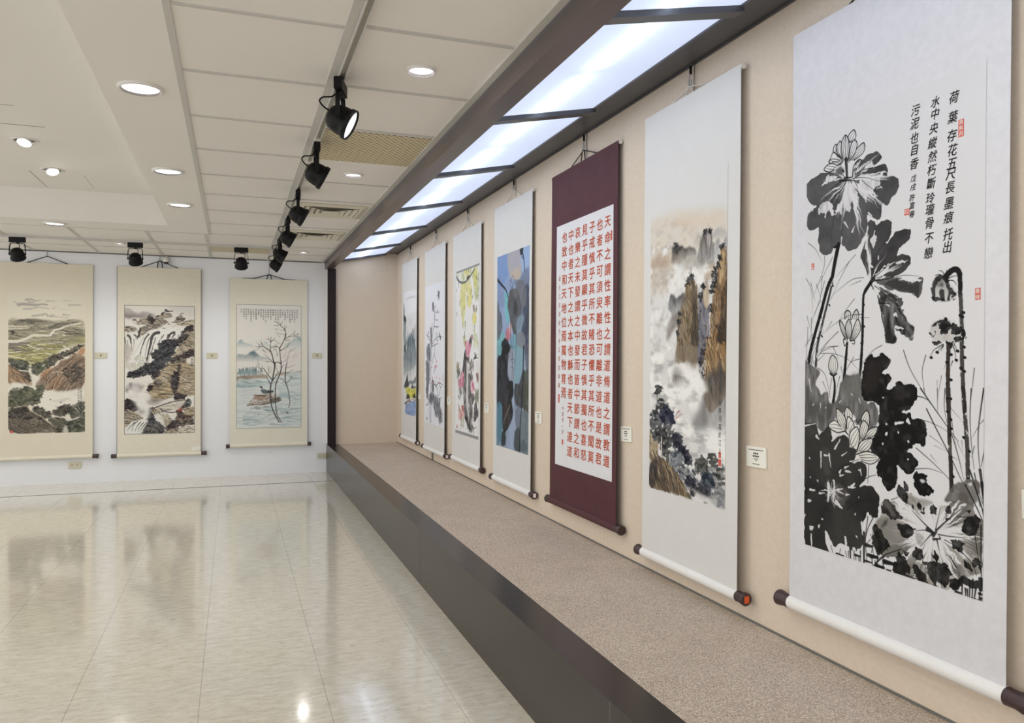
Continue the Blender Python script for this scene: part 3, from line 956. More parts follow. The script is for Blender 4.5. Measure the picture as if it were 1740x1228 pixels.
class Scroll:
    def __init__(self, face, s0, s1, ztop, zrol, nt, nb, label, mount, roller_mat, cord_mat, group, knob=0.062, rad=0.021, knob_mat='ebony', hook_h=0.075, cord_style='plain', edge=None, name='hanging_scroll', sticker=None, ripple=0.0012):
        self.face, self.s0, self.s1, self.ztop, self.zrol, self.nt, self.nb, self.ripple = face, s0, s1, ztop, zrol, nt, nb, ripple
        sm = (s0 + s1) / 2
        self.root = thing(name, face.P(sm, 0, zrol - rad), label, 'scroll', group)
        self.o = self.root.location.copy()
        P = face.P
        # the mounted sheet
        m = MB(); nu, nv = 10, 40
        zb = zrol + rad * 0.35
        for side, off in ((0, 0.0), (1, -0.0014)):
            vs = []
            for j in range(nv + 1):
                for i in range(nu + 1):
                    s = s0 + (s1 - s0) * i / nu; z = ztop + (zb - ztop) * j / nv
                    vs.append(P(s, self.n(s, z) + off, z))
            fs = [(j * (nu + 1) + i, j * (nu + 1) + i + 1, (j + 1) * (nu + 1) + i + 1, (j + 1) * (nu + 1) + i) for j in range(nv) for i in range(nu)]
            if (face.kind == 'right') != bool(side): pass
            else: fs = [tuple(reversed(q)) for q in fs]
            m.add(vs, fs, True)
        m.build('mount', mount, self.root, self.o)
        if edge:
            e = MB()
            for s in (s0, s1):
                sgn = 1 if s == s0 else -1
                vs = []
                for j in range(nv + 1):
                    z = ztop + (zb - ztop) * j / nv
                    vs += [P(s, self.n(s, z) + 0.0006, z), P(s + sgn * edge[1], self.n(s, z) + 0.0006, z)]
                e.add(vs, [(2 * j, 2 * j + 1, 2 * j + 3, 2 * j + 2) for j in range(nv)], True)
            e.build('edge_binding', M[edge[0]], self.root, self.o)
        # top rod
        t = MB(); t.tube([P(s0 - 0.004, nt - 0.009, ztop - 0.009), P(s1 + 0.004, nt - 0.009, ztop - 0.009)], 0.0095, 12)
        t.build('top_rod', roller_mat if knob_mat == 'same' else mount, self.root, self.o)
        for s, sg in ((s0, -1), (s1, 1)):
            k = MB(); k.tube([P(s + sg * 0.003, nt - 0.009, ztop - 0.009), P(s + sg * 0.008, nt - 0.009, ztop - 0.009)], 0.0105, 12)
            k.build('rod_cap', M['cordwhite'], self.root, self.o)
        # bottom roller with its two knobs
        nr = nb - 0.006
        w = MB(); w.tube([P(s0 + 0.001, nr, zrol), P(s1 - 0.001, nr, zrol)], rad, 24)
        rol = w.build('roller', roller_mat, self.root, self.o)
        for s, sg in ((s0, -1), (s1, 1)):
            k = MB()
            pts = [P(s + sg * d, nr, zrol) for d in (-0.004, 0.0, knob * 0.45, knob * 0.7, knob * 0.93, knob)]
            k.tube(pts, [rad * 0.9, rad * 1.02, rad * 0.98, rad * 1.12, rad * 1.18, rad * 1.02], 24)
            kn = k.build('knob', M['ebony'], rol, self.o)
            if sticker and sg == 1:
                q = MB()
                hh = rad * 0.62
                q.add([P(s + knob + 0.0006, nr - hh * 0.8, zrol - hh), P(s + knob + 0.0006, nr + hh * 0.8, zrol - hh), P(s + knob + 0.0006, nr + hh * 0.8, zrol + hh), P(s + knob + 0.0006, nr - hh * 0.8, zrol + hh)], [(0, 1, 2, 3)])
                q.build('knob_sticker', M[sticker], rol, self.o)
        # cord over its two eyelets
        cm = M[cord_mat]
        W = s1 - s0; a = W * (0.20 if face.kind == 'right' else 0.22)
        zt = ztop + 0.001; nn = nt - 0.009
        hz = ztop + hook_h
        c = MB(); r = 0.0028 if face.kind == 'right' else 0.0042
        if cord_style == 'loop':
            c.tube([P(sm - 0.34 * W, nn, zt), P(sm - 0.2 * W, nn, zt + 0.004), P(sm, nn - 0.002, hz), P(sm + 0.2 * W, nn, zt + 0.004), P(sm + 0.34 * W, nn, zt)], r, 8)
            c.tube([P(sm - 0.2 * W, nn + 0.004, zt), P(sm, nn + 0.002, hz), P(sm + 0.2 * W, nn + 0.004, zt)], r * 0.7, 8)
        else:
            c.tube([P(sm - a, nn, zt), P(sm, nn, hz), P(sm + a, nn, zt)], r, 8)
        if cord_style in ('loop', 'tail', 'ring'):
            c.tube([P(sm - 0.026, nn + 0.003, zt), P(sm - 0.016, nn + 0.003, hz - 0.012), P(sm, nn + 0.003, hz), P(sm + 0.016, nn + 0.003, hz - 0.012), P(sm + 0.026, nn + 0.003, zt)], r * 1.2, 8)
        c.build('hanging_cord', cm, self.root, self.o)
        self.hook = (sm, nn, hz)
    def n(self, s, z):
        t = (self.ztop - z) / (self.ztop - self.zrol)
        n = self.nt + (self.nb - self.nt) * min(max(t, 0), 1)
        x = (s - self.s0) / (self.s1 - self.s0)
        return n + self.ripple * (math.sin(7 * t + 2 * self.s0) * math.cos(3.1 * x + t * 2) + 0.8 * math.sin(math.pi * 2 * x + 1.0) * t)
    def band(self, name, mat, s0, s1, z0, z1, lift=0.0005):
        """flat strip laid on the sheet"""
        m = MB(); k = max(2, int((z1 - z0) / 0.05)); h = max(2, int(abs(s1 - s0) / 0.06)); vs = []
        for j in range(k + 1):
            for i in range(h + 1):
                s = s0 + (s1 - s0) * i / h; z = z1 + (z0 - z1) * j / k
                vs.append(self.face.P(s, self.n(s, z) + lift, z))
        m.add(vs, [(j * (h + 1) + i, j * (h + 1) + i + 1, (j + 1) * (h + 1) + i + 1, (j + 1) * (h + 1) + i) for j in range(k) for i in range(h)], True)
        return m.build(name, mat, self.root, self.o)
    def painting(self, name, s0, s1, z0, z1, pt, lift=0.0010):
        """turns a finished Paint into a sheet of points on the scroll"""
        self.pz = (s0, s1, z0, z1)
        nx, ny = pt.nx, pt.ny
        S = np.linspace(s0, s1, nx)[None, :].repeat(ny, 0); Z = np.linspace(z1, z0, ny)[:, None].repeat(nx, 1)
        t = np.clip((self.ztop - Z) / (self.ztop - self.zrol), 0, 1); x = (S - self.s0) / (self.s1 - self.s0)
        n = self.nt + (self.nb - self.nt) * t + self.ripple * (np.sin(7 * t + 2 * self.s0) * np.cos(3.1 * x + t * 2) + 0.8 * np.sin(math.pi * 2 * x + 1.0) * t) + lift
        if self.face.kind == 'right': V = np.stack([WALLX - n, -S, Z], -1)
        else: V = np.stack([S, BACK - n, Z], -1)
        V = V.reshape(-1, 3) - np.array(self.o)
        idx = np.arange(nx * ny).reshape(ny, nx)
        F = np.stack([idx[:-1, :-1], idx[1:, :-1], idx[1:, 1:], idx[:-1, 1:]], -1).reshape(-1, 4)
        me = bpy.data.meshes.new(name)
        me.vertices.add(len(V)); me.vertices.foreach_set('co', V.astype(np.float32).ravel())
        me.loops.add(F.size); me.loops.foreach_set('vertex_index', F.astype(np.int32).ravel())
        me.polygons.add(len(F)); me.polygons.foreach_set('loop_start', np.arange(0, F.size, 4, dtype=np.int32))
        me.update(calc_edges=True)
        at = me.color_attributes.new('paint', 'FLOAT_COLOR', 'POINT')
        at.data.foreach_set('color', np.concatenate([np.clip(pt.C, 0, 1).reshape(-1, 3), np.ones((nx * ny, 1))], 1).astype(np.float32).ravel())
        me.materials.append(M['painted'])
        ob = bpy.data.objects.new(name, me); COL.objects.link(ob); ob.parent = self.root
        return ob
    def writing(self, name, items, mat, heavy=0.0, shear=0.0, lift=0.0018):
        """items: (character, s, z, width, height)"""
        m = MB()
        for ch, s, z, w, h in items:
            v, f = glyph(ch)
            for k, (ox, oy) in enumerate(((0, 0), (heavy, heavy * 0.5), (-heavy, -heavy * 0.5), (heavy * 0.4, -heavy), (-heavy * 0.4, heavy)) if heavy else ((0, 0),)):
                m.add([self.face.P(s + (x + ox + shear * y) * w, self.n(s + x * w, z + y * h) + lift + k * 0.00004, z + (y + oy) * h) for x, y in v], f)
        return m.build(name, mat, self.root, self.o)
    def seal(self, s, z, w, h, mat='sealred', chars=''):
        self.band('seal', M[mat], s - w / 2, s + w / 2, z - h / 2, z + h / 2, 0.0014)
        if chars:
            k = len(chars)
            self.writing('seal_characters', [(ch, s, z + h / 2 - h * (i + 0.5) / k, w * 0.8, h / k * 0.8) for i, ch in enumerate(chars)], M['card'], 0.0, 0, 0.0022)

def hook(face, s, z, n, ztop, label, style='clip'):
    """hanger let down from the rail to the cord of a scroll"""
    r = thing('picture_hanger', face.P(s, n, z), label, 'hanger')
    P = face.P
    if style == 'clip':
        m = MB(); m.tube([P(s, n - 0.004, ztop), P(s, n - 0.004, ztop - (ztop - z) * 0.45)], 0.0035, 8); m.build('rod', M['wire'], r, r.location)
        m = MB(); m.tube([P(s + 0.004, n, ztop - 0.012), P(s + 0.004, n, ztop - 0.045)], 0.006, 8); m.build('clamp', M['blackmetal'], r, r.location)
        m = MB(); m.tube(smooth_pts([P(s, n - 0.003, ztop - (ztop - z) * 0.42), P(s - 0.006, n, z + 0.035), P(s - 0.008, n, z + 0.012), P(s, n + 0.003, z - 0.004), P(s + 0.009, n, z + 0.008), P(s + 0.008, n, z + 0.026)], 4), 0.0028, 8); m.build('hook', M['greymetal'], r, r.location)
        m = MB(); m.tube([P(s + 0.012, n - 0.012, ztop), P(s + 0.012, n - 0.012, z - 0.05)], 0.0018, 6); m.build('strap', M['wire'], r, r.location)
    else:
        m = MB(); m.tube([P(s, n, ztop), P(s, n, z + 0.02)], 0.003, 6); m.build('rod', M['wire'], r, r.location)
        m = MB(); m.tube(smooth_pts([P(s, n, z + 0.024), P(s - 0.008, n, z + 0.01), P(s, n, z - 0.006), P(s + 0.008, n, z + 0.006)], 4), 0.003, 8); m.build('hook', M['greymetal'], r, r.location)
    return r

def title_card(s, z, w, h, label, tilt=0.0, lines=()):
    r = thing('title_card', RIGHT.P(s, 0, z), label, 'card', 'title cards on the beige wall')
    c, sn = math.cos(tilt), math.sin(tilt)
    def Q(a, b, n): return RIGHT.P(s + a * c - b * sn, n, z + a * sn + b * c)
    def slab(x0, x1, y0, y1, n0, n1):
        vs = [Q(x, y, n) for n in (n0, n1) for y in (y0, y1) for x in (x0, x1)]
        return vs, [(0, 2, 3, 1), (4, 5, 7, 6), (0, 1, 5, 4), (2, 6, 7, 3), (0, 4, 6, 2), (1, 3, 7, 5)]
    m = MB(); m.add(*slab(-w / 2, w / 2, -h / 2, h / 2, 0.0006, 0.0065)); m.build('board', M['card'], r, r.location)
    t = MB()
    for (cy, wid, hgt, k) in lines:                      # rows of tiny print, too small to read in the photo
        step = wid / k
        for i in range(k):
            t.add(*slab(-wid / 2 + step * (i + 0.12), -wid / 2 + step * (i + 0.88), cy - hgt / 2, cy + hgt / 2, 0.0065, 0.0068))
    if lines: t.build('print', M['print'], r, r.location)
    return r

# ---------------------------------------------------------------- brushwork, measured in millimetres on each painting
ART = {}
ART[1] = [
 ('wash',([(-24,14),(632,30),(639,234),(-16,241)],(232,232,238),.9,20,5),{}),
 ('wash',([(142,79),(335,67),(602,80),(602,95),(370,84),(161,91)],(190,190,204),.8,10,6),{}),
 ('wash',([(-20,127),(36,146),(65,245),(132,309),(141,354),(-12,347)],(104,110,116),.95,8,8,40,.3,(30,60),1),{}),
 ('wash',([(-8,264),(124,278),(141,339),(25,341)],(52,56,60),.9,10,6),{}),
 ('wash',([(-12,339),(134,346),(132,502),(195,577),(34,597)],(128,138,142),.9,12,8,40,.3,(24,80),2),{}),
 ('wash',([(274,315),(325,296),(445,323),(480,368),(346,391)],(206,206,212),.8,16,8),{'grad': (1,.3)}),
 ('wash',([(195,577),(281,506),(313,448),(357,508),(433,463),(501,512),(618,585),(630,746),(183,746)],(108,126,140),.97,8,8,40,.25,(24,80),3),{}),
 ('wash',([(383,494),(440,460),(501,512),(585,556),(504,583)],(54,64,76),.85,12,8),{}),
 ('wash',([(212,548),(281,528),(318,580),(216,666)],(58,66,76),.8,12,8),{}),
 ('wash',([(483,454),(564,414),(618,374),(624,557)],(170,172,180),.8,14,8),{}),
 ('wash',([(27,612),(124,591),(151,636),(130,746),(39,746)],(50,56,58),.92,10,8),{}),
 ('hatch',([(176,547),(616,515),(630,746),(183,746)],80,150,20,[(80,120,134),(60,70,80),(150,168,176)],1.5,.12,.7,4),{}),
 ('wash',([(37,680),(628,684),(632,811),(463,855),(188,888),(45,927)],(128,142,150),.95,12,8,40,.3,(20,90),5),{'grad': (1.0,.45)}),
 ('hatch',([(37,680),(621,684),(594,825),(80,889)],80,170,18,[(96,110,120),(160,172,180),(80,92,100)],1.5,.1,.6,6),{}),
 ('wash',([(297,996),(399,971),(517,975),(636,930),(648,993),(333,1016)],(100,112,122),.9,10,8),{}),
 ('wash',([(57,1040),(120,993),(190,939),(231,887),(262,975),(316,1031),(194,1065),(65,1062)],(46,52,54),.95,8,8),{}),
 ('wash',([(402,1058),(485,1008),(552,1038),(600,1023),(649,1049),(436,1064)],(52,58,58),.92,8,6),{}),
 ('wash',([(166,1066),(351,1052),(503,1068),(682,1055),(674,1118),(473,1163),(196,1124)],(214,204,52),.97,6,6,24,.15,(30,20),7),{}),
 ('dabs',([(195,1072),(666,1062),(652,1119),(232,1130)],40,26,[(190,176,50),(236,226,90),(150,150,60)],.7,1.5,0,.6,8),{}),
 ('wash',([(170,1184),(214,1123),(284,1128),(372,1167)],(44,46,44),.95,6,6),{}),
 ('wash',([(490,1155),(564,1102),(652,1133),(653,1154)],(48,48,46),.95,6,6),{}),
 ('line',([(93,1240),(304,1200),(475,1209),(663,1168)],26,(110,96,90),.9,18),{'dry': 0.3,'wob': 5}),
 ('line',([(269,1187),(637,1169)],16,(190,150,140),.7,12),{'dry': 0.3}),
 ('wash',([(129,1253),(305,1222),(676,1188),(681,1328),(169,1358)],(128,158,214),.92,8,6,30,.3,(60,14),9),{}),
 ('hatch',([(165,1251),(664,1203),(658,1322),(186,1350)],40,90,12,[(100,130,190),(170,190,226),(90,110,160)],.1,.15,.6,10),{}),
 ('line',([(165,1236),(219,1278)],18,(60,60,64),.9,8),{}),
]
ART[2] = [
 ('line',([(395,226),(386,366),(309,504),(261,716)],22,(150,152,164),.9,19.8),{'dry': 0.2,'wob': 4}),
 ('line',([(306,375),(256,542),(256,716)],14,(150,152,164),.9,12.6),{'dry': 0.2,'wob': 4}),
 ('line',([(422,253),(411,316),(373,391)],16,(150,152,164),.9,14.4),{'dry': 0.2,'wob': 4}),
 ('line',([(533,75),(547,110),(510,164)],14,(90,92,104),.85,7.0),{'wob': 4}),
 ('line',([(560,127),(597,96)],10,(90,92,104),.85,5.0),{'wob': 4}),
 ('line',([(496,119),(585,129)],10,(90,92,104),.85,5.0),{'wob': 4}),
 ('line',([(354,185),(314,221),(355,243)],12,(90,92,104),.85,6.0),{'wob': 4}),
 ('line',([(408,220),(460,205)],9,(90,92,104),.85,4.5),{'wob': 4}),
 ('line',([(475,282),(538,247),(513,271)],10,(90,92,104),.85,5.0),{'wob': 4}),
 ('line',([(462,274),(589,279)],9,(90,92,104),.85,4.5),{'wob': 4}),
 ('line',([(424,342),(541,354)],9,(90,92,104),.85,4.5),{'wob': 4}),
 ('line',([(373,404),(568,415)],12,(90,92,104),.85,6.0),{'wob': 4}),
 ('line',([(453,420),(543,410)],9,(90,92,104),.85,4.5),{'wob': 4}),
 ('line',([(258,600),(417,526),(571,505),(696,515)],14,(90,92,104),.85,7.0),{'wob': 4}),
 ('line',([(312,595),(470,572),(548,573)],12,(90,92,104),.85,6.0),{'wob': 4}),
 ('line',([(170,448),(115,486),(229,541),(285,607)],14,(90,92,104),.85,7.0),{'wob': 4}),
 ('line',([(86,479),(200,502)],10,(90,92,104),.85,5.0),{'wob': 4}),
 ('line',([(146,586),(229,554)],10,(90,92,104),.85,5.0),{'wob': 4}),
 ('line',([(422,716),(394,634),(444,571)],14,(90,92,104),.85,7.0),{'wob': 4}),
 ('line',([(468,483),(454,458)],14,(90,92,104),.85,7.0),{'wob': 4}),
 ('dabs',([(521,105),(597,121),(585,132),(534,125)],10,30,[(90,92,104),(70,72,80),(120,122,136)],.75,2.0,1.6,.5,10),{}),
 ('dabs',([(76,604),(202,587),(205,685),(122,716),(79,684)],70,30,[(90,92,104),(70,72,80),(120,122,136)],.75,2.0,1.6,.5,70),{}),
 ('dabs',([(225,411),(294,426),(298,569),(242,542)],24,30,[(90,92,104),(70,72,80),(120,122,136)],.75,2.0,1.6,.5,24),{}),
 ('dabs',([(300,201),(381,206),(382,238),(328,235)],14,30,[(90,92,104),(70,72,80),(120,122,136)],.75,2.0,1.6,.5,14),{}),
 ('wash',([(570,468),(600,481),(641,513),(627,544),(602,525),(576,499)],(66,86,92),.95,5,5),{}),
 ('wash',([(477,528),(500,522),(501,547),(483,550)],(40,40,44),.95,4,3),{}),
 ('wash',([(428,476),(519,479),(508,522),(443,514)],(168,200,200),.6,10,6),{}),
 ('line',([(570,461),(591,487)],10,(160,110,110),.8),{}),
 ('line',([(706,31),(716,47)],16,(196,198,208),.6,12),{}),
 ('line',([(707,60),(717,76)],16,(196,198,208),.6,12),{}),
 ('line',([(708,90),(718,105)],16,(196,198,208),.6,12),{}),
 ('line',([(709,119),(719,135)],16,(196,198,208),.6,12),{}),
 ('line',([(709,149),(720,164)],16,(196,198,208),.6,12),{}),
 ('line',([(710,178),(720,194)],16,(196,198,208),.6,12),{}),
 ('line',([(711,208),(721,223)],16,(196,198,208),.6,12),{}),
 ('line',([(712,237),(722,252)],16,(196,198,208),.6,12),{}),
 ('line',([(713,267),(723,282)],16,(196,198,208),.6,12),{}),
 ('line',([(714,296),(724,311)],16,(196,198,208),.6,12),{}),
 ('line',([(715,325),(725,341)],16,(196,198,208),.6,12),{}),
 ('line',([(715,355),(726,370)],16,(196,198,208),.6,12),{}),
 ('line',([(716,384),(726,399)],16,(196,198,208),.6,12),{}),
 ('line',([(717,414),(727,429)],16,(196,198,208),.6,12),{}),
 ('line',([(718,443),(728,458)],16,(196,198,208),.6,12),{}),
 ('line',([(719,473),(729,488)],16,(196,198,208),.6,12),{}),
 ('line',([(720,502),(730,517)],16,(196,198,208),.6,12),{}),
 ('line',([(720,531),(731,546)],16,(196,198,208),.6,12),{}),
 ('line',([(721,561),(731,576)],16,(196,198,208),.6,12),{}),
 ('line',([(722,590),(732,605)],16,(196,198,208),.6,12),{}),
 ('line',([(260,659),(252,854),(245,1075),(253,1334)],24,(150,152,164),.9,21.6),{'dry': 0.2,'wob': 4}),
 ('line',([(204,1077),(194,1221),(253,1334)],14,(150,152,164),.9,12.6),{'dry': 0.2,'wob': 4}),
 ('line',([(327,1071),(277,1216),(280,1326)],14,(150,152,164),.9,12.6),{'dry': 0.2,'wob': 4}),
 ('dabs',([(72,757),(208,776),(199,933),(87,943)],190,32,[(90,92,104),(66,68,76),(120,122,136)],.75,2.2,1.3,.6,193),{}),
 ('dabs',([(79,989),(173,986),(148,1079),(82,1082)],60,32,[(90,92,104),(66,68,76),(120,122,136)],.75,2.2,1.3,.6,63),{}),
 ('dabs',([(92,658),(232,659),(220,717),(122,697)],50,32,[(90,92,104),(66,68,76),(120,122,136)],.75,2.2,1.3,.6,53),{}),
 ('dabs',([(282,950),(377,954),(366,1031),(298,1021)],44,32,[(90,92,104),(66,68,76),(120,122,136)],.75,2.2,1.3,.6,47),{}),
 ('dabs',([(367,1076),(639,1119),(591,1209),(491,1253),(384,1209)],130,32,[(90,92,104),(66,68,76),(120,122,136)],.75,2.2,1.3,.6,133),{}),
 ('dabs',([(565,1173),(691,1202),(717,1274),(594,1296),(541,1224)],70,32,[(90,92,104),(66,68,76),(120,122,136)],.75,2.2,1.3,.6,73),{}),
 ('dabs',([(217,1076),(353,1070),(328,1123),(192,1143)],40,32,[(90,92,104),(66,68,76),(120,122,136)],.75,2.2,1.3,.6,43),{}),
 ('line',([(321,898),(349,935),(456,964),(583,935),(720,956)],16,(64,62,70),.9,8.0),{'wob': 3}),
 ('line',([(456,964),(522,1012),(536,1062),(575,1085)],14,(64,62,70),.9,7.0),{'wob': 3}),
 ('line',([(575,1085),(687,1067)],10,(64,62,70),.9,5.0),{'wob': 3}),
 ('line',([(583,935),(623,984),(599,1034),(536,1062)],12,(64,62,70),.9,6.0),{'wob': 3}),
 ('line',([(331,756),(329,711),(381,660)],12,(64,62,70),.9,6.0),{'wob': 3}),
 ('line',([(437,774),(412,813),(373,845)],16,(64,62,70),.9,8.0),{'wob': 3}),
 ('line',([(706,864),(732,931)],10,(64,62,70),.9,5.0),{'wob': 3}),
 ('line',([(79,1175),(164,1144),(245,1088)],14,(64,62,70),.9,7.0),{'wob': 3}),
 ('line',([(429,927),(456,952)],10,(64,62,70),.9,5.0),{'wob': 3}),
 ('line',([(635,971),(660,976)],12,(64,62,70),.9,6.0),{'wob': 3}),
 ('line',([(424,778),(453,780)],22,(214,130,150),.75,14),{}),
 ('line',([(398,791),(427,793)],22,(214,130,150),.75,14),{}),
 ('line',([(438,787),(466,789)],22,(214,130,150),.75,14),{}),
 ('line',([(464,781),(492,783)],22,(214,130,150),.75,14),{}),
 ('line',([(277,792),(307,794)],22,(214,130,150),.75,14),{}),
 ('line',([(462,736),(491,739)],22,(214,130,150),.75,14),{}),
 ('line',([(308,891),(337,893)],22,(214,130,150),.75,14),{}),
 ('line',([(545,930),(573,932)],22,(214,130,150),.75,14),{}),
 ('line',([(336,942),(366,944)],22,(214,130,150),.75,14),{}),
 ('line',([(467,888),(495,890)],22,(214,130,150),.75,14),{}),
 ('line',([(595,898),(623,899)],22,(214,130,150),.75,14),{}),
 ('wash',([(89,1287),(134,1284),(135,1310),(95,1313)],(120,110,116),.8,4,2),{}),
]
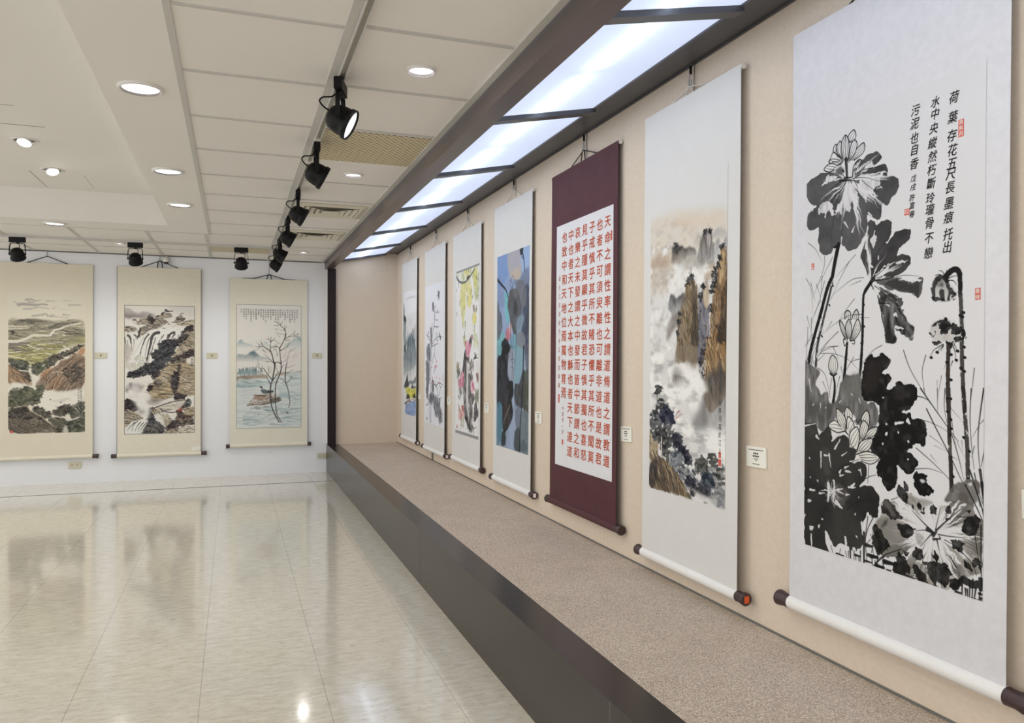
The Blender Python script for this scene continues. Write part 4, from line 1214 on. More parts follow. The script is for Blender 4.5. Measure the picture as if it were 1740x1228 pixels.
ART[3] = [
 ('dabs',([(-8,-1),(642,7),(644,115),(466,98),(402,122),(79,80),(-7,52)],90,30,[(186,196,120),(170,180,110),(214,214,160),(214,206,92)],.6,1.8,1.5,.5,1),{}),
 ('dabs',([(230,11),(377,2),(389,53),(266,53)],34,30,[(214,206,92),(226,214,70),(196,196,104),(232,222,140)],.8,1.7,1.5,.5,34),{}),
 ('dabs',([(128,104),(279,124),(283,276),(263,389),(135,369),(120,271)],150,30,[(214,206,92),(226,214,70),(196,196,104),(232,222,140)],.8,1.7,1.5,.5,150),{}),
 ('dabs',([(279,124),(402,122),(447,182),(481,265),(407,322),(328,279),(315,203)],110,30,[(214,206,92),(226,214,70),(196,196,104),(232,222,140)],.8,1.7,1.5,.5,110),{}),
 ('dabs',([(486,44),(612,46),(614,142),(553,191),(489,143)],90,30,[(214,206,92),(226,214,70),(196,196,104),(232,222,140)],.8,1.7,1.5,.5,90),{}),
 ('dabs',([(593,110),(644,97),(647,229),(575,235)],44,30,[(186,196,120),(170,180,110),(214,214,160)],.8,1.7,1.5,.5,44),{}),
 ('dabs',([(182,384),(263,389),(254,477),(196,468)],26,30,[(214,206,92),(226,214,70),(196,196,104),(232,222,140),(186,196,120),(170,180,110),(214,214,160)],.8,1.7,1.5,.5,26),{}),
 ('dabs',([(463,405),(579,387),(581,453),(486,455)],36,30,[(214,206,92),(226,214,70),(196,196,104),(232,222,140)],.8,1.7,1.5,.5,36),{}),
 ('dabs',([(511,194),(605,196),(597,273),(534,269)],28,30,[(186,196,120),(170,180,110),(214,214,160)],.8,1.7,1.5,.5,28),{}),
 ('dabs',([(222,571),(302,580),(292,624),(223,616)],14,30,[(186,196,120),(170,180,110),(214,214,160)],.8,1.7,1.5,.5,14),{}),
 ('dabs',([(487,511),(645,576),(647,653),(523,651)],20,30,[(186,196,120),(170,180,110),(214,214,160)],.8,1.7,1.5,.5,20),{}),
 ('line',([(-7,32),(67,78),(175,105),(290,106),(379,83),(486,44),(549,21)],26,(84,88,92),.9,14),{'dry': 0.35,'wob': 6}),
 ('line',([(323,84),(378,70)],34,(46,46,46),.9,20),{'dry': 0.2}),
 ('line',([(67,85),(69,137)],17,(92,96,92),.85,9),{'dry': 0.2,'wob': 4}),
 ('line',([(436,181),(430,218)],17,(92,96,92),.85,9),{'dry': 0.2,'wob': 4}),
 ('line',([(327,229),(328,266)],17,(92,96,92),.85,9),{'dry': 0.2,'wob': 4}),
 ('line',([(238,311),(239,336)],17,(92,96,92),.85,9),{'dry': 0.2,'wob': 4}),
 ('line',([(108,251),(104,296)],17,(92,96,92),.85,9),{'dry': 0.2,'wob': 4}),
 ('line',([(276,434),(278,510)],17,(92,96,92),.85,9),{'dry': 0.2,'wob': 4}),
 ('line',([(535,476),(530,527)],17,(92,96,92),.85,9),{'dry': 0.2,'wob': 4}),
 ('line',([(255,521),(256,572)],17,(92,96,92),.85,9),{'dry': 0.2,'wob': 4}),
 ('line',([(627,245),(628,287)],17,(92,96,92),.85,9),{'dry': 0.2,'wob': 4}),
 ('line',([(582,97),(593,116)],17,(92,96,92),.85,9),{'dry': 0.2,'wob': 4}),
 ('line',([(634,114),(639,132)],17,(92,96,92),.85,9),{'dry': 0.2,'wob': 4}),
 ('line',([(26,350),(27,376)],17,(92,96,92),.85,9),{'dry': 0.2,'wob': 4}),
 ('line',([(-4,138),(9,165)],17,(92,96,92),.85,9),{'dry': 0.2,'wob': 4}),
 ('line',([(480,240),(470,258)],17,(92,96,92),.85,9),{'dry': 0.2,'wob': 4}),
 ('line',([(515,347),(537,366)],17,(92,96,92),.85,9),{'dry': 0.2,'wob': 4}),
 ('line',([(366,19),(378,39)],17,(92,96,92),.85,9),{'dry': 0.2,'wob': 4}),
 ('dabs',([(493,315),(598,334),(579,381),(494,364)],20,18,[(140,96,60),(176,130,80),(90,84,70)],.8,1.5,1.5,.6,77),{}),
 ('wash',([(382,649),(402,582),(439,558),(478,572),(448,650)],(44,42,44),.92,4,8,20,.3,(16,30),5),{}),
 ('dabs',([(280,617),(392,607),(382,649),(281,648)],20,34,[(214,120,150),(150,60,84)],.85,1.4,1.2,.5,8),{}),
 ('dabs',([(445,552),(520,561),(521,585),(457,577)],8,24,[(190,120,120),(120,96,84)],.8,1.4,1,.6,9),{}),
 ('wash',([(217,812),(237,723),(293,647),(326,648),(317,710),(395,723),(396,773),(286,811)],(50,48,50),.92,4,10,20,.4,(20,40),11),{}),
 ('wash',([(216,793),(341,773),(344,899),(324,1000),(349,1086),(407,1195),(454,1328),(399,1307),(273,1204),(235,1054),(208,914)],(74,70,70),.92,4,12,22,.55,(18,40),12),{}),
 ('wash',([(366,886),(420,860),(486,908),(467,970),(532,1016),(554,1064),(492,1116),(515,1176),(473,1240),(517,1285),(476,1338),(409,1269),(428,1157),(370,1048)],(86,82,82),.92,4,12,22,.6,(18,40),13),{}),
 ('wash',([(555,1112),(596,1062),(628,1114),(664,1166),(620,1205),(537,1241)],(62,52,58),.95,4,10,20,.4,(20,30),14),{}),
 ('wash',([(296,1203),(364,1235),(454,1328),(421,1318),(320,1264),(273,1217)],(30,30,30),.95,4,8),{}),
 ('hatch',([(216,799),(507,858),(538,1259),(432,1329),(250,1193)],110,70,16,[(28,28,28),(110,106,104),(50,48,48),(150,146,142)],1.4,.5,.75,15),{}),
 ('wash',([(318,773),(357,779),(374,948),(365,1098),(418,1207),(397,1221),(316,1113),(323,962)],(206,204,200),.85,6,6),{}),
 ('dabs',([(304,647),(426,649),(416,699),(351,717),(305,691)],40,44,[(224,124,156),(206,92,128),(236,160,184)],.82,1.4,1.4,.6,84),{}),
 ('dabs',([(149,929),(184,883),(231,901),(232,946),(162,967)],34,44,[(198,70,104),(214,96,124),(226,140,160)],.82,1.4,1.4,.6,78),{}),
 ('dabs',([(66,944),(149,929),(174,967),(103,982)],18,40,[(216,130,150),(190,100,120)],.82,1.4,1.4,.6,58),{}),
 ('dabs',([(455,958),(530,946),(573,966),(510,999),(445,986)],30,40,[(232,168,190),(240,196,210)],.82,1.4,1.4,.6,70),{}),
 ('dabs',([(488,963),(520,959),(531,980)],8,34,[(206,90,120)],.82,1.4,1.4,.6,42),{}),
 ('dabs',([(73,1204),(156,1180),(237,1156),(272,1185),(204,1234),(110,1241)],40,36,[(222,160,156),(206,120,120),(236,190,184)],.82,1.4,1.4,.6,76),{}),
 ('dabs',([(191,1152),(237,1136),(249,1174),(203,1189)],12,30,[(170,56,60)],.82,1.4,1.4,.6,42),{}),
 ('dabs',([(1,788),(86,787),(136,858),(52,859)],30,28,[(176,150,110),(150,120,90),(110,112,90)],.82,1.4,1.4,.6,58),{}),
 ('dabs',([(27,847),(136,852),(125,916),(29,906)],24,26,[(70,78,66),(104,110,92)],.82,1.4,1.4,.6,50),{}),
 ('dabs',([(574,1014),(655,987),(668,1070),(576,1087)],44,28,[(98,106,84),(130,136,112)],.82,1.4,1.4,.6,72),{}),
 ('dabs',([(80,996),(198,1004),(189,1081),(94,1073)],24,26,[(90,96,84),(120,120,104)],.82,1.4,1.4,.6,50),{}),
 ('dabs',([(591,863),(663,873),(654,927),(582,917)],24,24,[(150,84,84),(90,80,72),(200,130,140)],.82,1.4,1.4,.6,48),{}),
 ('dabs',([(83,1139),(131,1130),(144,1180),(97,1183)],10,24,[(170,140,110)],.82,1.4,1.4,.6,34),{}),
 ('dabs',([(134,1246),(274,1229),(275,1299),(160,1315)],20,24,[(150,150,110),(180,176,130)],.82,1.4,1.4,.6,44),{}),
 ('dabs',([(450,760),(526,766),(527,833),(398,835)],26,24,[(110,100,90),(150,140,130)],.82,1.4,1.4,.6,50),{}),
 ('dabs',([(396,773),(461,767),(463,810),(398,823)],12,24,[(120,116,110)],.82,1.4,1.4,.6,36),{}),
 ('line',([(525,742),(567,730),(629,736)],20,(40,38,38),.9,10.0),{'wob': 3}),
 ('line',([(555,700),(577,742)],26,(40,38,38),.9,13.0),{'wob': 3}),
 ('line',([(577,718),(618,706)],12,(40,38,38),.9,6.0),{'wob': 3}),
 ('line',([(517,1285),(540,1338)],22,(40,38,38),.9,11.0),{'wob': 3}),
 ('line',([(539,1296),(611,1278)],10,(40,38,38),.9,5.0),{'wob': 3}),
 ('line',([(343,1306),(410,1307)],10,(40,38,38),.9,5.0),{'wob': 3}),
 ('line',([(329,729),(194,838),(172,890)],9,(40,38,38),.9,4.5),{'wob': 3}),
 ('line',([(398,835),(505,797)],12,(40,38,38),.9,6.0),{'wob': 3}),
 ('line',([(609,760),(621,850)],6,(40,38,38),.9,3.0),{'wob': 3}),
 ('wash',([(34,1305),(68,1302),(69,1332),(35,1335)],(190,110,100),.8,3,2),{}),
 ('line',([(159,1289),(160,1334)],10,(110,104,100),.8),{}),
]
ART[4] = [
 ('wash',([(-34,-13),(653,-5),(667,699),(-18,694)],(134,160,206),1,3,0,40,.12,(80,60),1),{'smooth': False}),
 ('wash',([(-19,638),(675,649),(689,1357),(-3,1367)],(128,150,178),1,3,0,40,.15,(80,60),2),{'smooth': False}),
 ('wash',([(-16,0),(231,3),(234,157),(-7,230)],(112,150,214),.8,14,10,60,.3,(90,40),3),{}),
 ('wash',([(231,3),(492,11),(495,183),(402,206),(274,168),(233,117)],(176,170,176),.85,14,12,50,.3,(40,120),4),{}),
 ('wash',([(294,150),(438,120),(495,183),(383,198)],(196,174,148),.8,18,10),{}),
 ('wash',([(492,30),(639,5),(643,186),(532,187)],(150,182,232),.85,16,12,50,.3,(30,120),5),{}),
 ('wash',([(495,183),(642,142),(645,285),(515,236)],(104,118,152),.8,16,12),{}),
 ('wash',([(-2,244),(143,243),(187,341),(40,372)],(120,140,190),.6,22,10),{}),
 ('wash',([(165,265),(226,277),(281,466),(200,476),(167,380)],(98,190,202),.8,20,12,50,.3,(40,80),6),{}),
 ('wash',([(1,564),(171,549),(153,677),(8,695)],(104,178,188),.85,16,10),{}),
 ('wash',([(333,574),(576,574),(579,699),(316,697)],(96,160,180),.8,16,10,50,.3,(30,100),7),{}),
 ('wash',([(525,300),(644,273),(653,699),(504,591),(537,447)],(64,72,92),.92,10,12,40,.25,(40,60),8),{}),
 ('wash',([(393,225),(421,198),(533,219),(588,280),(608,369),(518,401),(423,292)],(108,110,122),.92,8,8,40,.2,(40,60),9),{}),
 ('wash',([(233,370),(247,305),(276,264),(355,253),(442,281),(490,349),(528,427),(511,490),(447,551),(375,568),(322,521),(270,439)],(84,86,90),.97,6,8,40,.18,(40,60),10),{}),
 ('wash',([(366,340),(415,356),(426,421),(369,438)],(50,50,52),.7,14,8),{}),
 ('wash',([(345,260),(423,286),(442,320),(347,312)],(116,116,118),.5,16,8),{}),
 ('wash',([(426,460),(556,454),(539,516),(429,576)],(120,148,172),.8,12,10),{}),
 ('wash',([(419,576),(503,553),(580,587),(582,656),(505,668),(430,641)],(122,128,142),.9,8,8),{}),
 ('wash',([(0,328),(28,330),(51,380),(105,424),(124,513),(66,580),(10,585)],(92,98,110),.92,8,8,30,.2,(30,50),11),{}),
 ('wash',([(90,695),(110,622),(172,588),(244,604),(280,697)],(34,34,36),.97,6,6),{}),
 ('wash',([(188,583),(212,530),(282,519),(303,573),(254,611),(213,597)],(206,108,120),.85,8,6),{}),
 ('wash',([(262,518),(295,480),(316,521),(297,573)],(224,180,176),.85,6,6),{}),
 ('line',([(3,162),(101,209),(195,254),(233,304)],26,(44,48,56),.95,14),{}),
 ('line',([(510,13),(548,81),(568,159)],20,(48,52,56),.9,12),{}),
 ('line',([(503,12),(506,10)],70,(44,50,52),.95,60),{}),
 ('line',([(530,73),(502,54)],9,(70,80,90),.8),{}),
 ('line',([(295,467),(297,546),(320,697)],12,(60,48,44),.9,10),{}),
 ('line',([(414,570),(409,697)],9,(40,60,70),.9),{}),
 ('line',([(347,312),(360,483),(345,697)],8,(60,60,62),.6),{}),
 ('line',([(322,248),(276,221),(289,196),(325,219)],7,(84,68,92),.8,5),{}),
 ('line',([(326,245),(314,185),(334,164),(360,196),(345,240)],7,(84,68,92),.8,5),{}),
 ('line',([(335,246),(368,210),(392,199),(383,231)],7,(84,68,92),.8,5),{}),
 ('line',([(295,183),(275,194)],7,(84,68,92),.8,5),{}),
 ('line',([(276,251),(286,242)],7,(84,68,92),.8,5),{}),
 ('line',([(56,139),(68,161)],8,(120,70,90),.8),{}),
 ('line',([(212,543),(233,584),(264,605)],8,(120,70,90),.8),{}),
 ('wash',([(7,638),(110,640),(91,715),(15,721)],(104,164,176),.9,10,8),{}),
 ('wash',([(16,735),(91,715),(152,641),(285,643),(286,722),(238,795),(270,875),(349,892),(361,970),(323,1024),(354,1114),(267,1206),(166,1248),(122,1171),(120,1062),(21,1074)],(36,36,39),.97,6,8,40,.15,(40,60),20),{}),
 ('wash',([(18,929),(158,884),(182,1032),(21,1067)],(58,60,70),.6,16,8),{}),
 ('wash',([(161,1033),(264,1054),(287,1185),(165,1221)],(66,58,56),.6,16,8),{}),
 ('wash',([(21,1074),(120,1065),(124,1266),(62,1340),(27,1350)],(70,124,148),.92,8,8,40,.3,(30,80),21),{}),
 ('wash',([(105,1342),(124,1252),(197,1246),(199,1340)],(40,42,44),.92,8,8),{}),
 ('wash',([(256,695),(374,670),(382,872),(280,868),(248,809)],(152,160,184),.85,12,10,40,.3,(24,90),22),{}),
 ('wash',([(377,670),(533,672),(527,799),(473,876),(382,904)],(120,164,184),.85,14,10,40,.3,(40,90),23),{}),
 ('wash',([(342,997),(401,1046),(387,1112),(423,1194),(376,1243),(369,1348),(230,1356),(247,1235),(345,1141)],(150,170,206),.85,12,10,40,.25,(30,100),24),{}),
 ('wash',([(383,917),(436,900),(473,905),(500,869),(549,811),(585,823),(589,1036),(477,1058),(385,1028)],(64,64,66),.95,7,8,40,.2,(40,60),25),{}),
 ('wash',([(564,849),(655,816),(661,1094),(605,1116),(560,1088)],(72,76,60),.95,7,8,40,.25,(30,60),26),{}),
 ('wash',([(387,1112),(411,1072),(486,1055),(498,1181),(423,1207)],(104,116,134),.9,8,8),{}),
 ('wash',([(377,1276),(404,1215),(480,1196),(520,1344),(384,1350)],(66,74,78),.95,8,8),{}),
 ('wash',([(505,1104),(661,1094),(666,1350),(520,1351)],(104,122,132),.9,10,8,40,.25,(30,80),27),{}),
 ('wash',([(518,1288),(581,1262),(645,1318),(538,1349)],(76,90,100),.7,12,8),{}),
 ('wash',([(569,647),(652,649),(655,810),(598,773)],(90,92,112),.85,12,8),{}),
 ('line',([(556,654),(546,849),(527,1014),(498,1169),(486,1345)],18,(28,30,36),.95,16),{}),
 ('line',([(344,650),(337,775),(329,873)],8,(44,44,54),.9,6),{}),
 ('line',([(412,651),(391,774),(349,886)],7,(44,60,74),.9,6),{}),
 ('line',([(305,650),(313,755)],9,(60,46,46),.9,7),{}),
 ('line',([(391,1047),(354,1095),(296,1145)],7,(40,46,58),.9,4),{}),
 ('line',([(294,1052),(184,1153),(165,1195)],6,(190,180,160),.7,3),{}),
 ('line',([(261,948),(232,1002)],5,(150,140,120),.7),{}),
 ('line',([(605,1110),(612,1259)],7,(60,70,74),.8,5),{}),
 ('line',([(258,1234),(270,1352)],6,(64,74,96),.8,5),{}),
 ('line',([(217,1244),(230,1350)],6,(120,110,110),.8,5),{}),
 ('line',([(124,1239),(109,1335)],6,(120,160,176),.8,4),{}),
 ('line',([(307,742),(356,735),(379,755),(337,768)],6,(86,60,84),.8,4),{}),
 ('line',([(308,788),(367,801)],6,(86,60,84),.8,4),{}),
 ('line',([(325,696),(355,716),(336,742)],6,(86,60,84),.8,4),{}),
 ('line',([(200,917),(240,895),(280,888)],6,(86,60,84),.8,4),{}),
]
ART[6] = [
 ('wash',([(-7,126),(581,172),(583,292),(359,309),(258,421),(-2,470)],(222,212,198),.75,14,10,60,.3,(90,40),3),{}),
 ('wash',([(201,149),(358,181),(546,192),(510,212),(358,204),(234,178)],(228,202,180),.7,16,8,40,.3,(60,20),4),{}),
 ('cloud',([(-6,145),(378,223),(359,309),(193,334),(183,414),(-2,445)],(196,178,160),.75,14,(70,42),.46,4,5),{}),
 ('cloud',([(-6,188),(288,300),(291,492),(0,617)],(188,182,178),.7,14,(60,38),.5,5,6),{}),
 ('cloud',([(-5,249),(288,300),(291,492),(0,617)],(240,240,242),.9,14,(60,40),.52,6,66),{}),
 ('wash',([(8,306),(125,308),(160,336),(91,346),(8,336)],(176,150,130),.6,14,8,40,.4,(40,20),7),{}),
 ('cloud',([(-2,433),(237,408),(242,756),(2,756)],(178,176,175),.7,18,(70,60),.48,4,8),{}),
 ('cloud',([(-1,494),(217,510),(220,756),(2,756)],(244,244,246),.9,14,(80,50),.5,5,88),{}),
 ('wash',([(479,261),(511,242),(547,245),(582,261),(583,297),(529,284),(484,277)],(176,174,178),.8,5,5,20,.3,(30,30),9),{'grad': (1.1,.3)}),
 ('wash',([(354,270),(373,245),(390,242),(398,270),(379,295),(349,285)],(182,178,176),.8,4,4),{'grad': (1,.3)}),
 ('wash',([(498,301),(529,280),(540,306),(548,360),(512,371),(498,343)],(160,158,160),.85,4,4,12,.3,(10,40),10),{'grad': (1.1,.3)}),
 ('wash',([(552,308),(574,285),(583,297),(583,338),(557,335)],(150,150,156),.8,4,4),{'grad': (1.1,.5)}),
 ('wash',([(176,332),(186,275),(216,263),(240,273),(256,272),(283,293),(309,286),(359,301),(365,326),(289,334),(279,378),(215,359)],(74,72,72),.95,4,6,20,.3,(24,30),11),{'grad': (1.25,.05)}),
 ('wash',([(279,401),(288,328),(360,320),(475,346),(494,391),(419,393),(340,396),(290,424)],(176,170,164),.7,12,8,40,.3,(40,40),12),{}),
 ('wash',([(380,356),(394,292),(422,241),(469,246),(482,288),(498,301),(499,370),(457,376)],(104,100,100),.95,3,5,20,.3,(14,50),13),{'grad': (1.1,.35)}),
 ('wash',([(437,254),(465,250),(475,292),(447,299)],(214,204,202),.7,5,6,20,.4,(10,40),14),{}),
 ('hatch',([(389,346),(398,287),(427,242),(474,254),(494,359)],60,70,4,[(70,68,68),(90,86,84)],1.57,.15,.5,14),{}),
 ('wash',([(381,433),(429,405),(494,369),(513,382),(499,423),(439,449)],(190,168,144),.8,8,6,20,.3,(20,20),15),{}),
 ('cloud',([(289,379),(494,359),(495,465),(381,477),(259,455)],(244,243,244),.95,16,(80,40),.42,5,16),{}),
 ('wash',([(151,534),(167,483),(189,472),(222,493),(285,474),(286,543),(239,586),(208,625),(174,553)],(96,96,100),.95,4,5,16,.3,(16,30),17),{'grad': (1.15,.1)}),
 ('wash',([(142,669),(157,593),(196,566),(239,557),(240,603),(197,636),(142,681)],(126,118,112),.8,8,6,20,.3,(16,30),18),{}),
 ('wash',([(233,756),(234,620),(255,546),(281,514),(290,458),(305,426),(336,410),(361,431),(366,459),(379,460),(388,576),(398,621),(400,756)],(134,116,92),1,1.2,4,14,.22,(18,40),100),{}),
 ('hatch',([(233,756),(234,620),(255,546),(281,514),(290,458),(305,426),(336,410),(361,431),(366,459),(379,460),(388,576),(398,621),(400,756)],70,60,9,[(150,130,100),(110,96,78),(120,100,74)],1.5,.25,.75,101),{}),
 ('hatch',([(233,756),(234,620),(255,546),(281,514),(290,458),(305,426),(336,410),(361,431),(366,459),(379,460),(388,576),(398,621),(400,756)],70,34,6,[(52,46,40),(34,31,29)],1.25,.5,.7,102),{}),
 ('hatch',([(233,756),(234,620),(255,546),(281,514),(290,458),(305,426),(336,410),(361,431),(366,459),(379,460),(388,576),(398,621),(400,756)],23,30,4,[(214,194,160),(196,172,134)],1.4,.3,.7,103),{}),
 ('wash',([(336,429),(363,459),(388,576),(400,756),(335,756),(343,574)],(64,58,52),.75,3,6,20,.4,(14,60),105),{}),
 ('wash',([(395,756),(392,566),(387,521),(401,490),(425,464),(449,450),(458,473),(464,559),(470,661),(442,687),(433,756)],(120,120,134),1,1.2,4,14,.22,(18,40),110),{}),
 ('hatch',([(395,756),(392,566),(387,521),(401,490),(425,464),(449,450),(458,473),(464,559),(470,661),(442,687),(433,756)],46,60,9,[(104,108,130),(140,138,146)],1.5,.25,.75,111),{}),
 ('hatch',([(395,756),(392,566),(387,521),(401,490),(425,464),(449,450),(458,473),(464,559),(470,661),(442,687),(433,756)],46,34,6,[(60,60,74),(34,31,29)],1.25,.5,.7,112),{}),
 ('hatch',([(395,756),(392,566),(387,521),(401,490),(425,464),(449,450),(458,473),(464,559),(470,661),(442,687),(433,756)],15,30,4,[(214,194,160),(196,172,134)],1.4,.3,.7,113),{}),
 ('wash',([(420,469),(447,451),(458,473),(461,543),(431,535)],(206,190,164),.85,3,5,14,.4,(10,30),111),{}),
 ('wash',([(433,756),(470,677),(478,554),(496,513),(504,450),(522,404),(539,343),(555,314),(570,337),(584,369),(590,756)],(146,112,76),1,1.2,4,14,.22,(18,40),120),{}),
 ('hatch',([(433,756),(470,677),(478,554),(496,513),(504,450),(522,404),(539,343),(555,314),(570,337),(584,369),(590,756)],110,60,9,[(168,128,84),(120,92,64),(96,78,60)],1.5,.25,.75,121),{}),
 ('hatch',([(433,756),(470,677),(478,554),(496,513),(504,450),(522,404),(539,343),(555,314),(570,337),(584,369),(590,756)],110,34,6,[(52,46,40),(34,31,29)],1.25,.5,.7,122),{}),
 ('hatch',([(433,756),(470,677),(478,554),(496,513),(504,450),(522,404),(539,343),(555,314),(570,337),(584,369),(590,756)],36,30,4,[(214,194,160),(196,172,134)],1.4,.3,.7,123),{}),
 ('wash',([(550,512),(586,452),(590,756),(535,756),(516,689),(542,585)],(52,46,42),.78,3,6,16,.4,(14,60),125),{}),
 ('wash',([(548,344),(566,336),(562,429),(532,458),(540,385)],(206,180,136),.7,3,5,14,.4,(10,40),126),{}),
 ('dabs',([(485,407),(522,410),(522,442),(486,439)],9,13,[(28,28,30),(50,50,52)],.9,1.6,0,1.2,1150),{}),
 ('dabs',([(511,370),(540,373),(541,399),(512,395)],9,13,[(28,28,30),(50,50,52)],.9,1.6,0,1.2,1095),{}),
 ('dabs',([(500,397),(525,399),(526,422),(500,419)],9,13,[(28,28,30),(50,50,52)],.9,1.6,0,1.2,1130),{}),
 ('dabs',([(485,436),(514,439),(514,464),(485,462)],9,13,[(28,28,30),(50,50,52)],.9,1.6,0,1.2,1195),{}),
 ('dabs',([(482,459),(508,461),(508,483),(483,481)],9,13,[(28,28,30),(50,50,52)],.9,1.6,0,1.2,1230),{}),
 ('dabs',([(546,306),(564,309),(564,324),(546,322)],9,13,[(28,28,30),(50,50,52)],.9,1.6,0,1.2,990),{}),
 ('dabs',([(530,350),(548,353),(548,368),(530,366)],9,13,[(28,28,30),(50,50,52)],.9,1.6,0,1.2,1060),{}),
 ('dabs',([(468,542),(497,544),(498,569),(468,568)],9,13,[(28,28,30),(50,50,52)],.9,1.6,0,1.2,1375),{}),
 ('dabs',([(477,483),(496,484),(496,500),(477,499)],9,13,[(28,28,30),(50,50,52)],.9,1.6,0,1.2,1260),{}),
 ('dabs',([(291,419),(320,422),(320,445),(291,443)],9,13,[(28,28,30),(50,50,52)],.9,1.6,0,1.2,995),{}),
 ('dabs',([(323,402),(348,405),(348,425),(324,423)],9,13,[(28,28,30),(50,50,52)],.9,1.6,0,1.2,987),{}),
 ('dabs',([(385,484),(417,487),(417,513),(386,511)],9,13,[(28,28,30),(50,50,52)],.9,1.6,0,1.2,1195),{}),
 ('dabs',([(415,456),(434,457),(435,474),(415,472)],9,13,[(28,28,30),(50,50,52)],.9,1.6,0,1.2,1155),{}),
 ('dabs',([(237,547),(262,549),(262,569),(237,568)],9,13,[(28,28,30),(50,50,52)],.9,1.6,0,1.2,1170),{}),
 ('dabs',([(224,591),(254,592),(255,616),(225,615)],9,13,[(28,28,30),(50,50,52)],.9,1.6,0,1.2,1240),{}),
 ('dabs',([(222,633),(247,634),(248,654),(222,653)],9,13,[(28,28,30),(50,50,52)],.9,1.6,0,1.2,1305),{}),
 ('dabs',([(434,679),(468,680),(469,709),(435,708)],9,13,[(28,28,30),(50,50,52)],.9,1.6,0,1.2,1600),{}),
 ('dabs',([(427,697),(457,697),(458,723),(427,723)],9,13,[(28,28,30),(50,50,52)],.9,1.6,0,1.2,1620),{}),
 ('dabs',([(449,668),(472,668),(472,687),(450,687)],9,13,[(28,28,30),(50,50,52)],.9,1.6,0,1.2,1580),{}),
 ('dabs',([(205,255),(226,258),(227,275),(205,272)],9,13,[(28,28,30),(50,50,52)],.9,1.6,0,1.2,637),{}),
 ('dabs',([(424,233),(439,235),(439,248),(424,246)],9,13,[(28,28,30),(50,50,52)],.9,1.6,0,1.2,750),{}),
 ('dabs',([(462,241),(477,244),(477,256),(462,254)],9,13,[(28,28,30),(50,50,52)],.9,1.6,0,1.2,795),{}),
 ('wash',([(192,856),(214,796),(232,706),(389,708),(385,777),(359,805),(275,824)],(136,122,104),.95,3,5,16,.25,(16,50),130),{'grad': (1.1,.45)}),
 ('hatch',([(192,856),(214,796),(232,706),(389,708),(385,777),(359,805),(275,824)],40,60,7,[(110,98,84),(150,132,106),(70,64,58)],1.5,.2,.6,131),{}),
 ('wash',([(389,708),(434,709),(430,788),(400,805),(384,765)],(120,120,134),.9,3,5),{'grad': (1.1,.6)}),
 ('wash',([(431,894),(435,838),(450,782),(449,709),(580,711),(582,888),(537,939),(481,970),(437,933)],(150,118,82),1,2,5,16,.25,(18,50),132),{'grad': (1.1,.6)}),
 ('hatch',([(440,810),(453,709),(580,711),(582,818)],70,70,8,[(176,138,90),(112,86,60),(70,60,50),(200,168,118)],1.35,.35,.7,133),{}),
 ('wash',([(431,877),(450,821),(581,802),(584,1011),(482,1030),(423,1013),(422,945)],(72,70,70),.85,12,8,24,.3,(20,60),134),{'grad': (1.0,.45)}),
 ('wash',([(341,1030),(422,934),(436,894),(462,1021),(403,1048)],(120,120,122),.8,14,8),{}),
 ('hatch',([(440,799),(572,808),(573,883),(480,892)],40,50,7,[(44,42,42),(90,86,82)],1.2,.4,.6,135),{}),
 ('dabs',([(396,745),(432,745),(433,776),(397,776)],9,12,[(30,30,34),(58,40,44)],.9,1.6,0,1.2,525),{}),
 ('dabs',([(393,758),(426,758),(426,785),(394,785)],9,12,[(30,30,34),(58,40,44)],.9,1.6,0,1.2,540),{}),
 ('dabs',([(404,798),(436,797),(436,824),(404,825)],9,12,[(30,30,34),(58,40,44)],.9,1.6,0,1.2,620),{}),
 ('dabs',([(413,821),(437,820),(437,840),(414,841)],9,12,[(30,30,34),(58,40,44)],.9,1.6,0,1.2,660),{}),
 ('dabs',([(417,716),(441,717),(441,737),(417,737)],9,12,[(30,30,34),(58,40,44)],.9,1.6,0,1.2,480),{}),
 ('cloud',([(-5,703),(218,706),(186,862),(307,824),(400,811),(422,912),(341,1030),(212,1065),(-2,969)],(168,168,170),.75,14,(90,46),.5,5,140),{}),
 ('cloud',([(-5,741),(207,742),(421,833),(422,945),(-1,994)],(246,246,247),.95,14,(90,50),.48,6,141),{}),
 ('wash',([(192,862),(208,784),(275,818),(264,848)],(110,106,102),.6,14,6),{}),
 ('cloud',([(211,1017),(575,990),(577,1162),(364,1189),(212,1089)],(160,160,162),.7,16,(90,36),.5,5,142),{}),
 ('cloud',([(211,993),(575,1023),(577,1173),(280,1200)],(246,246,247),.95,14,(100,46),.46,6,143),{}),
 ('wash',([(0,1096),(47,1085),(78,1101),(73,1188),(2,1222)],(176,156,124),.9,3,5,14,.3,(16,16),150),{}),
 ('hatch',([(0,1108),(72,1102),(74,1201),(2,1222)],30,36,5,[(96,80,60),(60,54,46)],.9,.6,.7,151),{}),
 ('wash',([(4,1336),(6,1247),(49,1197),(97,1189),(168,1202),(237,1241),(303,1296),(356,1333),(249,1334),(123,1336)],(112,96,76),1,2,5,16,.25,(24,24),152),{}),
 ('hatch',([(4,1336),(25,1219),(86,1193),(168,1208),(237,1247),(335,1334),(123,1336)],150,80,6,[(52,44,38),(80,66,52),(170,144,108),(40,36,34)],.95,.25,.75,153),{}),
 ('wash',([(2,1241),(61,1202),(74,1263),(51,1328),(4,1329)],(54,52,56),.8,4,6,14,.4,(20,30),154),{}),
 ('dabs',([(9,1006),(58,984),(107,1012),(120,1097),(85,1138),(10,1082)],130,20,[(60,62,66),(96,100,104),(40,42,48)],.85,1.3,0,.8,172),{}),
